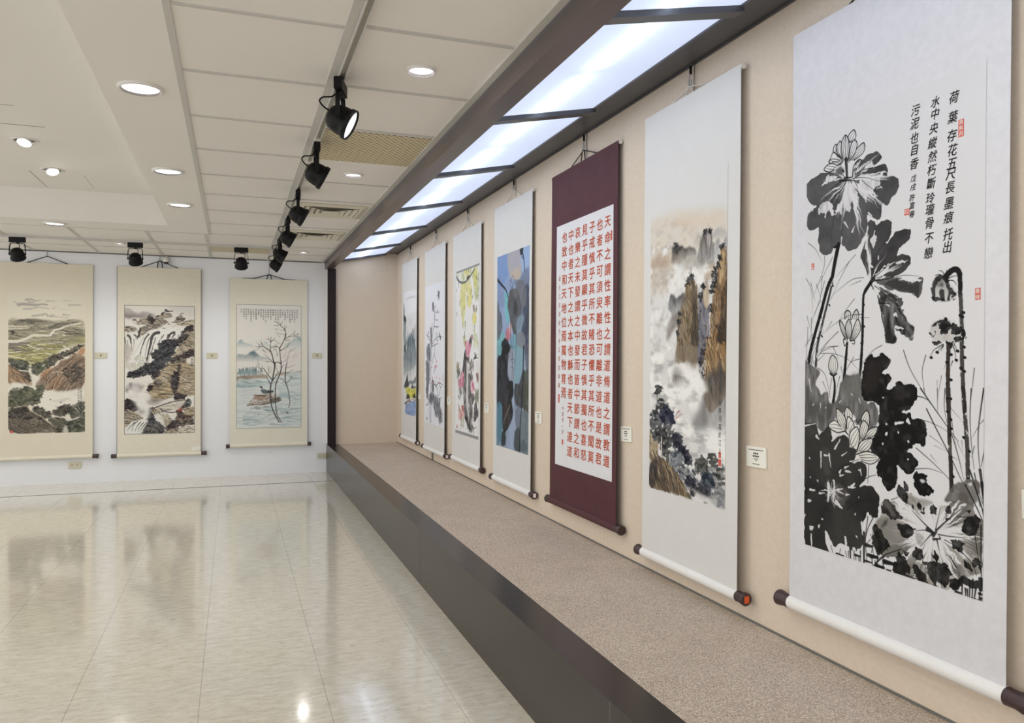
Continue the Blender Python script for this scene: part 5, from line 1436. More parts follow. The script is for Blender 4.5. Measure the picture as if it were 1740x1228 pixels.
 ('dabs',([(107,1012),(124,956),(153,953),(165,984),(194,982),(209,1029),(166,1044),(119,1036)],90,24,[(32,34,56),(24,26,44),(44,48,70)],.85,1.3,0,.8,146),{}),
 ('dabs',([(72,1089),(166,1032),(206,1065),(179,1140),(202,1185),(121,1195),(109,1135)],140,20,[(34,34,40),(60,62,66),(88,88,88)],.85,1.3,0,.8,189),{}),
 ('dabs',([(201,1102),(218,1082),(257,1080),(273,1112),(322,1148),(344,1186),(312,1196),(279,1153),(235,1134)],110,26,[(28,30,46),(20,22,34)],.85,1.3,0,.8,173),{}),
 ('dabs',([(168,1183),(224,1147),(290,1157),(280,1211),(214,1232)],110,18,[(96,106,118),(60,66,78),(130,138,146)],.85,1.3,0,.8,145),{}),
 ('dabs',([(225,1218),(280,1200),(375,1222),(426,1260),(503,1237),(578,1248),(583,1327),(456,1328),(313,1294)],330,18,[(40,42,54),(70,74,84),(110,114,122),(150,152,156)],.85,1.3,0,.8,393),{}),
 ('dabs',([(385,1209),(395,1174),(430,1158),(462,1171),(465,1204),(425,1218)],70,22,[(74,76,74),(56,58,56)],.85,1.3,0,.8,112),{}),
 ('dabs',([(431,1248),(445,1221),(494,1214),(505,1237),(499,1265),(465,1260)],70,24,[(26,34,50),(36,50,64)],.85,1.3,0,.8,112),{}),
 ('dabs',([(313,1265),(334,1248),(370,1257),(366,1286),(329,1286)],40,22,[(28,30,46),(40,42,60)],.85,1.3,0,.8,75),{}),
 ('dabs',([(345,1301),(376,1284),(386,1311),(356,1313)],24,22,[(24,26,36)],.85,1.3,0,.8,52),{}),
 ('dabs',([(406,1280),(436,1261),(471,1298),(437,1314)],40,20,[(34,36,46)],.85,1.3,0,.8,68),{}),
 ('dabs',([(474,1192),(577,1168),(582,1247),(513,1236)],70,14,[(120,124,126),(160,162,162)],.85,1.3,0,.8,98),{}),
 ('line',([(66,915),(68,996)],5,(50,50,50)),{}),
 ('line',([(101,939),(106,963)],5,(50,50,50)),{}),
 ('dabs',([(52,878),(105,876),(105,885),(52,887)],9,15,[(36,38,40),(60,62,62)],.9,2.0,0,.4,669),{}),
 ('dabs',([(52,903),(91,901),(91,910),(52,912)],9,15,[(36,38,40),(60,62,62)],.9,2.0,0,.4,691),{}),
 ('dabs',([(67,887),(100,886),(101,894),(67,895)],9,15,[(36,38,40),(60,62,62)],.9,2.0,0,.4,696),{}),
 ('dabs',([(84,933),(127,931),(127,939),(84,941)],9,15,[(36,38,40),(60,62,62)],.9,2.0,0,.4,825),{}),
 ('dabs',([(93,954),(131,952),(131,960),(93,962)],9,15,[(36,38,40),(60,62,62)],.9,2.0,0,.4,875),{}),
 ('dabs',([(70,967),(94,966),(94,975),(70,976)],9,15,[(36,38,40),(60,62,62)],.9,2.0,0,.4,820),{}),
 ('dabs',([(484,1134),(511,1130),(511,1138),(484,1141)],9,15,[(52,54,54),(80,82,82)],.9,2.0,0,.4,2318),{}),
 ('dabs',([(476,1148),(510,1144),(510,1151),(476,1156)],9,15,[(52,54,54),(80,82,82)],.9,2.0,0,.4,2327),{}),
 ('dabs',([(487,1162),(514,1159),(514,1166),(487,1170)],9,15,[(52,54,54),(80,82,82)],.9,2.0,0,.4,2379),{}),
 ('dabs',([(515,1153),(537,1150),(537,1158),(515,1161)],9,15,[(52,54,54),(80,82,82)],.9,2.0,0,.4,2450),{}),
 ('dabs',([(504,1174),(530,1170),(530,1178),(504,1181)],9,15,[(52,54,54),(80,82,82)],.9,2.0,0,.4,2455),{}),
 ('dabs',([(535,1186),(564,1182),(564,1190),(535,1194)],9,15,[(52,54,54),(80,82,82)],.9,2.0,0,.4,2590),{}),
 ('dabs',([(518,1207),(544,1204),(544,1211),(518,1215)],9,15,[(52,54,54),(80,82,82)],.9,2.0,0,.4,2565),{}),
 ('dabs',([(545,1217),(574,1213),(574,1221),(545,1225)],9,15,[(52,54,54),(80,82,82)],.9,2.0,0,.4,2680),{}),
 ('dabs',([(556,1237),(581,1233),(581,1241),(556,1245)],9,15,[(52,54,54),(80,82,82)],.9,2.0,0,.4,2750),{}),
 ('line',([(512,1176),(518,1235)],3,(110,110,110)),{}),
 ('line',([(495,1139),(503,1182)],3,(90,90,90)),{}),
 ('line',([(554,1187),(560,1251)],3,(140,140,140)),{}),
 ('line',([(211,969),(222,960)],5,(196,92,92),.8,3),{}),
 ('line',([(235,985),(246,976)],5,(196,92,92),.8,3),{}),
 ('line',([(228,1010),(239,1001)],5,(196,92,92),.8,3),{}),
 ('line',([(250,982),(261,973)],5,(196,92,92),.8,3),{}),
 ('line',([(255,996),(266,987)],5,(196,92,92),.8,3),{}),
 ('line',([(222,1013),(233,1004)],5,(196,92,92),.8,3),{}),
 ('line',([(239,1006),(250,997)],5,(196,92,92),.8,3),{}),
 ('line',([(217,1005),(235,991),(250,976)],3,(90,70,70)),{}),
 ('line',([(209,987),(201,964)],3,(120,120,120)),{}),
 ('cloud',([(313,1294),(466,1309),(583,1301),(584,1343),(356,1339)],(236,234,236),.8,8,(50,30),.4,5,160),{}),
 ('wash',([(485,1306),(583,1258),(583,1335),(514,1334)],(150,152,158),.6,8,6,20,.5,(20,16),161),{}),
 ('line',([(108,1104),(109,1178)],6,(226,214,204)),{}),
 ('line',([(174,1171),(180,1206)],5,(214,208,204)),{}),
]
ART[7] = [
 ('fan',([(78,157),(30,164),(-1,180),(1,213),(20,245),(45,261),(9,276),(0,301),(7,323),(32,333),(59,329),(54,370),(65,394),(66,416),(112,425),(128,397),(159,399),(188,422),(229,414),(251,393),(267,364),(269,325),(296,344),(318,340),(323,304),(341,313),(358,290),(379,278),(383,259),(380,239),(357,228),(342,222),(344,204),(323,187),(288,186),(308,174),(319,159),(305,142),(287,141),(265,143),(238,157),(229,174),(210,202),(186,200),(157,175),(117,168)],(186,200),(38,38,39),(222,222,226),.6,5,34,.16,.2,7,.17),{}),
 ('wash',([(172,236),(167,264),(194,305),(201,263),(220,295),(230,269),(215,224),(186,214)],(222,222,226),.9,.6,7,10,.35,(8,30),21),{}),
 ('wash',([(53,280),(71,255),(118,261),(126,302),(103,281),(85,291)],(222,222,226),.9,.6,7,10,.35,(8,30),21),{}),
 ('wash',([(71,201),(94,195),(142,182),(101,172),(82,188)],(222,222,226),.9,.6,7,10,.35,(8,30),21),{}),
 ('wash',([(227,219),(264,291),(266,262),(304,281),(289,256),(313,237),(257,219)],(222,222,226),.9,.6,7,10,.35,(8,30),21),{}),
 ('wash',([(229,204),(256,180),(281,172),(292,187),(247,192)],(222,222,226),.9,.6,7,10,.35,(8,30),21),{}),
 ('wash',([(306,216),(332,211),(319,219),(310,237)],(222,222,226),.9,.6,7,10,.35,(8,30),21),{}),
 ('wash',([(128,308),(145,274),(167,257),(161,313),(151,290)],(222,222,226),.9,.6,7,10,.35,(8,30),21),{}),
 ('wash',([(267,323),(276,326),(294,345),(303,361),(289,351)],(222,222,226),.9,.6,7,10,.35,(8,30),21),{}),
 ('wash',([(302,252),(319,249),(315,255)],(222,222,226),.9,.6,7,10,.35,(8,30),21),{}),
 ('wash',([(12,271),(34,259),(31,268)],(222,222,226),.9,.6,7,10,.35,(8,30),21),{}),
 ('line',([(173,333),(188,353)],7,(222,222,226),.9,2),{}),
 ('line',([(205,367),(214,352)],7,(222,222,226),.9,2),{}),
 ('line',([(87,301),(90,290)],7,(222,222,226),.9,2),{}),
 ('line',([(161,378),(159,399)],7,(222,222,226),.9,2),{}),
 ('line',([(167,201),(117,218),(55,282)],3,(30,29,30),.95,1.2),{}),
 ('line',([(177,209),(152,236),(128,304)],3,(30,29,30),.95,1.2),{}),
 ('line',([(208,206),(224,233),(226,265)],3,(30,29,30),.95,1.2),{}),
 ('line',([(205,203),(257,212),(313,236)],3,(30,29,30),.95,1.2),{}),
 ('line',([(203,198),(238,187),(283,188),(314,192)],4,(30,29,30),.95,1.2),{}),
 ('line',([(243,216),(266,238),(302,262)],2.5,(30,29,30),.95,1.2),{}),
 ('line',([(172,193),(157,179),(117,166),(75,161)],3,(30,29,30),.95,1.2),{}),
 ('line',([(126,307),(116,357),(119,387)],2,(30,29,30),.95,1.2),{}),
 ('line',([(168,289),(163,328),(161,396)],2.5,(30,29,30),.95,1.2),{}),
 ('line',([(167,202),(196,206),(201,210)],9,(30,29,30),.95,4),{}),
 ('line',([(172,195),(201,199)],9,(30,29,30),.95,4),{}),
 ('line',([(152,198),(167,199)],9,(30,29,30),.95,4),{}),
 ('wash',([(129,158),(152,154),(167,169),(157,181),(134,170)],(70,70,72),.9,2,4),{}),
 ('petal',([(190,89),(185,68),(206,54),(216,67),(214,82),(195,90)],(226,226,230),4.4,2),{}),
 ('petal',([(124,113),(121,91),(133,79),(140,99),(136,116)],(226,226,230),4.4,1),{}),
 ('petal',([(157,130),(137,106),(138,84),(153,75),(161,112),(164,137)],(226,226,230),4.4,2),{}),
 ('petal',([(188,149),(214,121),(245,104),(253,117),(244,136),(210,149)],(226,226,230),4.4,3),{}),
 ('petal',([(186,143),(195,102),(209,86),(222,99),(214,125),(190,146)],(226,226,230),4.4,2),{}),
 ('petal',([(164,140),(157,103),(158,78),(173,61),(185,78),(189,111),(182,145)],(226,226,230),4.4,3),{}),
 ('petal',([(156,147),(132,145),(102,128),(121,116),(149,125),(162,145)],(226,226,230),4.4,2),{}),
 ('petal',([(124,160),(101,160),(80,147),(101,135),(124,139),(141,150)],(226,226,230),4.4,2),{}),
 ('petal',([(204,195),(209,166),(228,151),(239,157),(222,176),(215,193)],(226,226,230),4.4,1),{}),
 ('petal',([(141,118),(121,102),(106,124)],(226,226,230),4.4,0),{}),
 ('line',([(176,137),(179,166),(181,195)],13,(30,29,30),.95,9),{}),
 ('line',([(217,161),(221,157)],7,(30,29,30),.9,4),{}),
 ('line',([(212,179),(219,175)],7,(30,29,30),.9,4),{}),
 ('line',([(226,156),(233,155)],7,(30,29,30),.9,4),{}),
 ('line',([(162,168),(169,175)],7,(30,29,30),.9,4),{}),
 ('line',([(101,128),(116,122),(151,133)],4,(30,29,30),.9,2),{}),
 ('line',([(116,132),(149,137)],4,(30,29,30),.9,2),{}),
 ('line',([(173,64),(171,100)],4,(30,29,30),.9,2),{}),
 ('line',([(136,84),(139,106)],4,(30,29,30),.9,2),{}),
 ('line',([(147,399),(132,453),(122,496)],17,(30,29,30),1,15),{}),
 ('line',([(140,403),(127,405)],12,(30,29,30),1,6),{}),
 ('line',([(122,496),(100,531),(75,599),(46,673),(23,739),(17,771)],15,(30,29,30),1,13),{'wob': 1}),
 ('line',([(123,511),(105,568),(80,640),(57,714),(50,782)],9,(30,29,30),.95,11),{'dry': 0.45}),
 ('line',([(283,528),(256,558),(251,610),(250,679),(245,770),(240,808)],9,(30,29,30),1,11),{'wob': 1.2}),
 ('line',([(291,520),(273,539),(256,561)],15,(30,29,30),1,9),{}),
 ('line',([(189,700),(182,763),(174,834)],9,(30,29,30),1,13),{'wob': 1}),
 ('line',([(123,524),(126,527)],6,(30,29,30)),{}),
 ('line',([(108,585),(111,588)],6,(30,29,30)),{}),
 ('line',([(75,683),(79,686)],6,(30,29,30)),{}),
 ('line',([(57,690),(60,693)],6,(30,29,30)),{}),
 ('line',([(251,565),(254,568)],6,(30,29,30)),{}),
 ('line',([(253,592),(256,595)],6,(30,29,30)),{}),
 ('line',([(248,637),(251,640)],6,(30,29,30)),{}),
 ('line',([(255,659),(258,661)],6,(30,29,30)),{}),
 ('line',([(248,693),(250,696)],6,(30,29,30)),{}),
 ('line',([(244,710),(247,713)],6,(30,29,30)),{}),
 ('line',([(105,524),(108,527)],6,(30,29,30)),{}),
 ('line',([(70,621),(73,624)],6,(30,29,30)),{}),
 ('fan',([(278,523),(259,489),(238,452),(241,431),(255,409),(267,379),(272,349),(289,348),(301,364),(329,351),(358,363),(350,412),(337,414),(346,421),(369,398),(414,389),(424,400),(420,422),(388,444),(380,464),(401,463),(425,474),(421,500),(393,518),(347,525),(304,528)],(283,522),(34,33,34),(222,222,226),.6,5,26,.17,.22,31,.14),{}),
 ('fan',([(304,528),(377,527),(421,539),(464,534),(468,556),(453,587),(430,573),(406,567),(365,561),(331,549)],(287,526),(40,39,39),(222,222,226),.6,5,20,.16,.22,32,.2),{}),
 ('fan',([(291,547),(322,546),(360,566),(390,574),(407,593),(394,612),(417,652),(442,664),(441,698),(423,705),(395,690),(374,673),(378,706),(358,713),(336,703),(334,658),(323,624),(309,579)],(287,530),(34,33,33),(222,222,226),.6,6,24,.12,.2,33,.16),{}),
 ('wash',([(279,405),(290,390),(294,377),(299,401),(290,427)],(222,222,226),.92,.6,6,9,.3,(8,14),22),{}),
 ('wash',([(254,429),(258,409),(267,383),(263,420)],(222,222,226),.92,.6,6,9,.3,(8,14),22),{}),
 ('wash',([(268,480),(279,477),(291,485)],(222,222,226),.92,.6,6,9,.3,(8,14),22),{}),
 ('wash',([(304,460),(315,454),(308,464)],(222,222,226),.92,.6,6,9,.3,(8,14),22),{}),
 ('wash',([(295,506),(330,493),(372,475),(339,501),(322,524),(339,513)],(222,222,226),.92,.6,6,9,.3,(8,14),22),{}),
 ('wash',([(372,481),(401,478),(417,482),(389,486)],(222,222,226),.92,.6,6,9,.3,(8,14),22),{}),
 ('wash',([(381,528),(421,529),(464,540),(445,544),(413,536)],(222,222,226),.92,.6,6,9,.3,(8,14),22),{}),
 ('wash',([(348,562),(389,569),(418,594),(414,610),(373,607),(398,605),(402,593),(373,574)],(222,222,226),.92,.6,6,9,.3,(8,14),22),{}),
 ('wash',([(367,628),(380,636),(374,637)],(222,222,226),.92,.6,6,9,.3,(8,14),22),{}),
 ('wash',([(378,667),(399,671),(382,670)],(222,222,226),.92,.6,6,9,.3,(8,14),22),{}),
 ('wash',([(370,680),(382,693),(391,684)],(222,222,226),.92,.6,6,9,.3,(8,14),22),{}),
 ('wash',([(309,535),(315,542),(309,549)],(222,222,226),.92,.6,6,9,.3,(8,14),22),{}),
 ('wash',([(269,511),(277,505),(287,519)],(222,222,226),.92,.6,6,9,.3,(8,14),22),{}),
 ('wash',([(311,559),(361,575),(394,610),(415,652),(440,669),(423,701),(395,687),(374,670),(376,706),(358,713),(338,699),(336,658),(325,617)],(36,35,35),.88,.6,7,14,.3,(14,40),35),{}),
 ('wash',([(339,534),(381,532),(422,547),(457,544),(451,585),(430,572),(381,559),(348,549)],(46,45,45),.7,.6,7,14,.35,(40,14),36),{}),
 ('line',([(374,630),(380,636)],12,(222,222,226),.9,5),{'wob': 3}),
 ('line',([(376,667),(401,672)],9,(222,222,226),.9,4),{'wob': 3}),
 ('line',([(340,598),(352,604)],7,(222,222,226),.85,3),{'wob': 3}),
 ('line',([(283,522),(291,492),(295,465)],3,(30,29,30),.95,1.2),{}),
 ('line',([(287,521),(339,491),(380,466)],3,(30,29,30),.95,1.2),{}),
 ('line',([(291,527),(360,525),(405,521),(457,529)],3.5,(30,29,30),.95,1.2),{}),
 ('line',([(296,541),(339,571),(369,600)],3,(30,29,30),.95,1.2),{}),
 ('line',([(309,572),(323,624),(332,665)],5,(30,29,30),.95,1.2),{}),
 ('line',([(338,414),(312,437),(290,458)],2,(30,29,30),.95,1.2),{}),
 ('line',([(314,593),(352,599)],6,(30,29,30),.95,3),{}),
 ('line',([(282,533),(291,551)],6,(30,29,30),.95,3),{}),
 ('petal',([(178,634),(178,616),(189,608),(201,617),(200,637)],(228,228,228),4.4,2),{}),
 ('petal',([(205,637),(214,618),(226,607),(234,623),(231,642)],(228,228,228),4.4,2),{}),
 ('petal',([(181,699),(159,662),(155,637),(172,653),(192,699)],(228,228,228),4.4,2),{}),
 ('petal',([(201,702),(215,660),(231,637),(243,662),(234,682),(215,702)],(228,228,228),4.4,3),{}),
 ('petal',([(188,699),(180,659),(195,636),(206,664),(199,702)],(228,228,228),4.4,3),{}),
 ('petal',([(179,697),(172,698),(177,718),(184,709)],(228,228,228),4.4,0),{}),
 ('petal',([(203,703),(217,701),(217,712),(208,710)],(228,228,228),4.4,0),{}),
 ('petal',([(126,810),(109,786),(113,760),(125,746),(143,760),(148,786),(133,810)],(228,228,226),4.4,3),{}),
 ('line',([(114,804),(129,812),(145,804)],5,(30,29,30)),{}),
 ('line',([(130,812),(136,848),(129,901)],8,(30,29,30),1,12),{'wob': 1}),
 ('line',([(9,374),(46,402),(76,447)],2.6,(30,29,30),.9,1.0),{}),
 ('line',([(86,426),(81,470),(32,559)],2.6,(30,29,30),.9,1.0),{}),
 ('line',([(23,507),(37,548),(44,571)],2.6,(30,29,30),.9,1.0),{}),
 ('line',([(0,490),(26,532),(32,608)],2.6,(30,29,30),.9,1.0),{}),
 ('line',([(219,439),(140,498)],2.6,(30,29,30),.9,1.0),{}),
 ('line',([(194,457),(155,507),(116,569)],2.6,(30,29,30),.9,1.0),{}),
 ('line',([(253,513),(204,515),(131,552),(111,572)],2.6,(30,29,30),.9,1.0),{}),
 ('line',([(241,521),(194,532)],2.6,(30,29,30),.9,1.0),{}),
 ('line',([(216,574),(176,612),(142,650)],2.6,(30,29,30),.9,1.0),{}),
 ('line',([(251,624),(195,624),(142,643),(75,681)],2.6,(30,29,30),.9,1.0),{}),
 ('line',([(242,633),(279,635)],2.6,(30,29,30),.9,1.0),{}),
 ('line',([(121,639),(96,667)],2.6,(30,29,30),.9,1.0),{}),
 ('line',([(147,718),(107,719),(71,729)],2.6,(30,29,30),.9,1.0),{}),
 ('line',([(149,672),(97,708),(55,740)],2.6,(30,29,30),.9,1.0),{}),
 ('line',([(6,616),(22,657)],2.6,(30,29,30),.9,1.0),{}),
 ('line',([(76,491),(69,573)],2.6,(30,29,30),.9,1.0),{}),
 ('line',([(122,434),(79,492),(47,526)],2.6,(30,29,30),.9,1.0),{}),
 ('line',([(69,569),(35,623),(22,676)],2.6,(30,29,30),.9,1.0),{}),
 ('line',([(87,507),(74,543),(43,616)],2.6,(30,29,30),.9,1.0),{}),
 ('line',([(50,515),(69,558)],2.6,(30,29,30),.9,1.0),{}),
 ('line',([(11,653),(11,710)],2.6,(30,29,30),.9,1.0),{}),
 ('line',([(33,676),(0,713)],2.6,(30,29,30),.9,1.0),{}),
 ('line',([(27,623),(28,691)],2.6,(30,29,30),.9,1.0),{}),
 ('line',([(1,795),(6,737),(11,661)],2.8,(30,29,30),.9,1.1),{}),
 ('line',([(4,776),(22,719),(38,674)],2.8,(30,29,30),.9,1.1),{}),
 ('line',([(28,772),(33,730),(86,664)],2.8,(30,29,30),.9,1.1),{}),
 ('line',([(60,749),(107,702),(152,672)],2.8,(30,29,30),.9,1.1),{}),
 ('line',([(76,734),(117,722),(155,717)],2.8,(30,29,30),.9,1.1),{}),
 ('line',([(71,740),(133,742),(192,760),(235,792)],2.8,(30,29,30),.9,1.1),{}),
 ('line',([(58,764),(92,742)],2.8,(30,29,30),.9,1.1),{}),
 ('line',([(127,720),(153,760)],2.8,(30,29,30),.9,1.1),{}),
 ('line',([(61,787),(92,808),(108,849),(114,881)],2.8,(30,29,30),.9,1.1),{}),
 ('line',([(82,831),(109,871)],2.8,(30,29,30),.9,1.1),{}),
 ('line',([(123,819),(114,863),(119,885)],2.8,(30,29,30),.9,1.1),{}),
 ('line',([(158,811),(144,855),(139,880)],2.8,(30,29,30),.9,1.1),{}),
 ('line',([(215,753),(182,796)],2.8,(30,29,30),.9,1.1),{}),
 ('line',([(244,757),(206,767),(185,792)],2.8,(30,29,30),.9,1.1),{}),
 ('line',([(326,718),(297,730),(271,750),(248,774)],2.8,(30,29,30),.9,1.1),{}),
 ('line',([(162,782),(174,825)],2.8,(30,29,30),.9,1.1),{}),
 ('line',([(-1,791),(0,718),(38,685)],2.8,(30,29,30),.9,1.1),{}),
 ('line',([(1,772),(28,734)],2.8,(30,29,30),.9,1.1),{}),
 ('line',([(12,787),(44,730),(70,686)],2.8,(30,29,30),.9,1.1),{}),
 ('line',([(31,775),(36,745)],2.8,(30,29,30),.9,1.1),{}),
 ('line',([(42,775),(31,749)],2.8,(30,29,30),.9,1.1),{}),
 ('wash',([(-4,776),(17,772),(63,790),(69,805),(53,843),(75,869),(103,863),(115,893),(134,891),(155,869),(159,843),(183,810),(235,799),(249,837),(263,871),(299,882),(313,909),(310,944),(300,966),(273,969),(236,953),(198,924),(150,934),(125,965),(84,990),(30,976),(-1,973)],(96,95,94),.95,1.8,7,26,.3,(12,46),41),{}),
 ('wash',([(197,817),(249,802),(254,864),(217,887),(178,882),(159,854)],(120,119,118),.5,5,8,20,.4,(10,50),42),{}),
 ('wash',([(7,844),(40,873),(46,926),(14,951),(0,906)],(70,70,70),.5,6,8),{}),
 ('wash',([(46,903),(124,906),(125,950),(57,963)],(66,66,66),.5,6,8),{}),
 ('line',([(18,825),(29,866)],5,(222,222,226),.7,2),{}),
 ('line',([(38,909),(43,903)],5,(222,222,226),.7,2),{}),
 ('line',([(207,866),(212,870)],5,(222,222,226),.7,2),{}),
 ('line',([(238,879),(243,893)],5,(222,222,226),.7,2),{}),
 ('line',([(157,894),(164,888)],5,(222,222,226),.7,2),{}),
 ('line',([(72,902),(75,917)],5,(222,222,226),.7,2),{}),
 ('line',([(272,888),(282,886)],5,(222,222,226),.7,2),{}),
 ('line',([(96,915),(99,912)],5,(222,222,226),.7,2),{}),
 ('wash',([(257,771),(271,752),(289,741),(304,755),(330,741),(354,754),(354,774),(324,800),(354,804),(361,817),(342,842),(365,844),(386,822),(408,829),(440,831),(454,851),(453,864),(431,896),(409,908),(429,912),(435,926),(468,924),(480,940),(480,987),(467,1000),(453,994),(420,1017),(452,1035),(451,1061),(420,1086),(388,1065),(386,1078),(382,1111),(362,1138),(345,1139),(323,1109),(308,1102),(309,1070),(316,1049),(300,1041),(283,1025),(295,989),(309,961),(317,916),(308,889),(254,878),(247,837),(253,802)],(24,22,22),1,.6,5,14,.05,(20,20),43),{}),
 ('wash',([(271,760),(307,764),(341,760),(316,801),(299,849),(263,864),(258,809)],(52,47,46),.55,5,8,20,.5,(16,60),44),{}),
 ('wash',([(371,840),(416,835),(440,850),(408,871),(367,866)],(44,40,40),.5,6,8),{}),
 ('line',([(378,943),(405,939)],9,(222,222,226),.95,3.6),{'wob': 2}),
 ('line',([(272,889),(281,886)],6,(222,222,226),.95,2.4000000000000004),{'wob': 2}),
 ('line',([(343,976),(346,973)],8,(222,222,226),.95,3.2),{'wob': 2}),
 ('line',([(330,1006),(331,1004)],6,(222,222,226),.95,2.4000000000000004),{'wob': 2}),
 ('line',([(422,992),(422,989)],6,(222,222,226),.95,2.4000000000000004),{'wob': 2}),
 ('line',([(315,920),(318,919)],5,(222,222,226),.95,2.0),{'wob': 2}),
 ('line',([(403,909),(417,910)],6,(222,222,226),.95,2.4000000000000004),{'wob': 2}),
 ('line',([(417,932),(425,940)],8,(222,222,226),.95,3.2),{'wob': 2}),
 ('line',([(386,1066),(390,1076)],8,(222,222,226),.95,3.2),{'wob': 2}),
 ('line',([(343,948),(345,945)],5,(222,222,226),.95,2.0),{'wob': 2}),
 ('line',([(387,967),(388,966)],4,(222,222,226),.95,1.6),{'wob': 2}),
 ('line',([(331,871),(334,870)],4,(222,222,226),.95,1.6),{'wob': 2}),
 ('line',([(376,943),(404,939)],7,(222,222,226),.95,2.1),{'wob': 2}),
 ('line',([(419,928),(429,940)],7,(222,222,226),.95,2.1),{'wob': 2}),
 ('line',([(343,977),(345,975)],9,(222,222,226),.95,2.6999999999999997),{'wob': 2}),
 ('line',([(387,969),(389,967)],5,(222,222,226),.95,1.5),{'wob': 2}),
 ('line',([(421,990),(423,988)],6,(222,222,226),.95,1.7999999999999998),{'wob': 2}),
 ('line',([(421,1040),(422,1038)],5,(222,222,226),.95,1.5),{'wob': 2}),
 ('line',([(343,948),(345,950)],5,(222,222,226),.95,1.5),{'wob': 2}),
 ('line',([(407,907),(414,913)],6,(222,222,226),.95,1.7999999999999998),{'wob': 2}),
 ('line',([(454,862),(470,864),(492,873)],3,(30,29,30),.9,1.4),{}),
 ('line',([(330,1097),(351,1089)],3,(30,29,30),.9,1.4),{}),
 ('fan',([(-1,977),(9,970),(52,970),(66,1003),(84,987),(110,974),(126,1002),(123,1017),(160,997),(176,990),(200,1010),(205,1030),(226,1035),(223,1061),(200,1078),(228,1072),(257,1074),(270,1086),(262,1121),(238,1143),(259,1136),(292,1141),(315,1158),(318,1178),(312,1223),(282,1225),(275,1216),(258,1247),(254,1289),(256,1320),(231,1344),(198,1341),(163,1334),(139,1351),(113,1320),(99,1311),(104,1361),(114,1375),(40,1374),(3,1374)],(127,1176),(24,23,22),(150,150,148),.6,5,46,.22,.07,51,.16),{}),
 ('wash',([(125,1024),(170,1002),(202,1020),(204,1052),(171,1077),(141,1110),(121,1083)],(62,60,60),.6,6,8,20,.4,(14,40),52),{}),
 ('wash',([(9,1028),(68,1011),(79,1066),(59,1128),(16,1127)],(50,49,48),.55,6,8,20,.4,(14,40),53),{}),
 ('wash',([(142,1157),(181,1154),(196,1181),(172,1213),(147,1200)],(92,90,88),.6,3,8,12,.5,(14,8),54),{}),
 ('wash',([(17,1210),(76,1219),(82,1274),(28,1291)],(46,45,44),.5,8,8),{}),
 ('wash',([(85,1051),(115,1044),(121,1083),(111,1128),(85,1110)],(80,79,78),.5,4,6,14,.5,(8,40),55),{}),
 ('line',([(135,1143),(137,1176),(134,1210)],8,(222,222,226),.9,2.8),{'dry': 0.15,'wob': 2.5}),
 ('line',([(110,1157),(112,1187),(110,1213)],13,(222,222,226),.9,4.55),{'dry': 0.15,'wob': 2.5}),
 ('line',([(70,1193),(96,1187)],6,(222,222,226),.9,2.0999999999999996),{'dry': 0.15,'wob': 2.5}),
 ('line',([(147,1171),(179,1178)],6,(222,222,226),.9,2.0999999999999996),{'dry': 0.15,'wob': 2.5}),
 ('line',([(152,1168),(172,1163)],6,(222,222,226),.9,2.0999999999999996),{'dry': 0.15,'wob': 2.5}),
 ('line',([(147,1210),(170,1224)],16,(222,222,226),.9,5.6),{'dry': 0.15,'wob': 2.5}),
 ('line',([(186,1179),(201,1177)],7,(222,222,226),.9,2.4499999999999997),{'dry': 0.15,'wob': 2.5}),
 ('line',([(29,1187),(49,1187)],10,(222,222,226),.9,3.5),{'dry': 0.15,'wob': 2.5}),
 ('line',([(22,1226),(33,1223)],12,(222,222,226),.9,4.199999999999999),{'dry': 0.15,'wob': 2.5}),
 ('line',([(210,1150),(222,1138)],12,(222,222,226),.9,4.199999999999999),{'dry': 0.15,'wob': 2.5}),
 ('line',([(196,1154),(224,1150)],6,(222,222,226),.9,2.0999999999999996),{'dry': 0.15,'wob': 2.5}),
 ('line',([(245,1143),(252,1137)],6,(222,222,226),.9,2.0999999999999996),{'dry': 0.15,'wob': 2.5}),
 ('line',([(159,1113),(166,1103)],8,(222,222,226),.9,2.8),{'dry': 0.15,'wob': 2.5}),
 ('line',([(186,1106),(205,1106)],7,(222,222,226),.9,2.4499999999999997),{'dry': 0.15,'wob': 2.5}),
 ('line',([(161,1123),(176,1119)],7,(222,222,226),.9,2.4499999999999997),{'dry': 0.15,'wob': 2.5}),
 ('line',([(181,1096),(197,1088)],6,(222,222,226),.9,2.0999999999999996),{'dry': 0.15,'wob': 2.5}),
 ('line',([(77,1059),(77,1111)],7,(222,222,226),.9,2.4499999999999997),{'dry': 0.15,'wob': 2.5}),
 ('line',([(113,1062),(121,1102)],6,(222,222,226),.9,2.0999999999999996),{'dry': 0.15,'wob': 2.5}),
 ('line',([(92,1066),(111,1066)],7,(222,222,226),.9,2.4499999999999997),{'dry': 0.15,'wob': 2.5}),
 ('line',([(138,1041),(160,1010)],7,(222,222,226),.9,2.4499999999999997),{'dry': 0.15,'wob': 2.5}),
 ('line',([(168,1060),(190,1045)],4,(222,222,226),.9,1.4),{'dry': 0.15,'wob': 2.5}),
 ('line',([(62,1152),(65,1156)],5,(222,222,226),.9,1.75),{'dry': 0.15,'wob': 2.5}),
 ('line',([(27,1146),(30,1148)],5,(222,222,226),.9,1.75),{'dry': 0.15,'wob': 2.5}),
 ('line',([(34,1313),(42,1308)],18,(222,222,226),.9,6.3),{'dry': 0.15,'wob': 2.5}),
 ('line',([(69,1302),(74,1294)],9,(222,222,226),.9,3.15),{'dry': 0.15,'wob': 2.5}),
 ('line',([(82,1274),(89,1274)],6,(222,222,226),.9,2.0999999999999996),{'dry': 0.15,'wob': 2.5}),
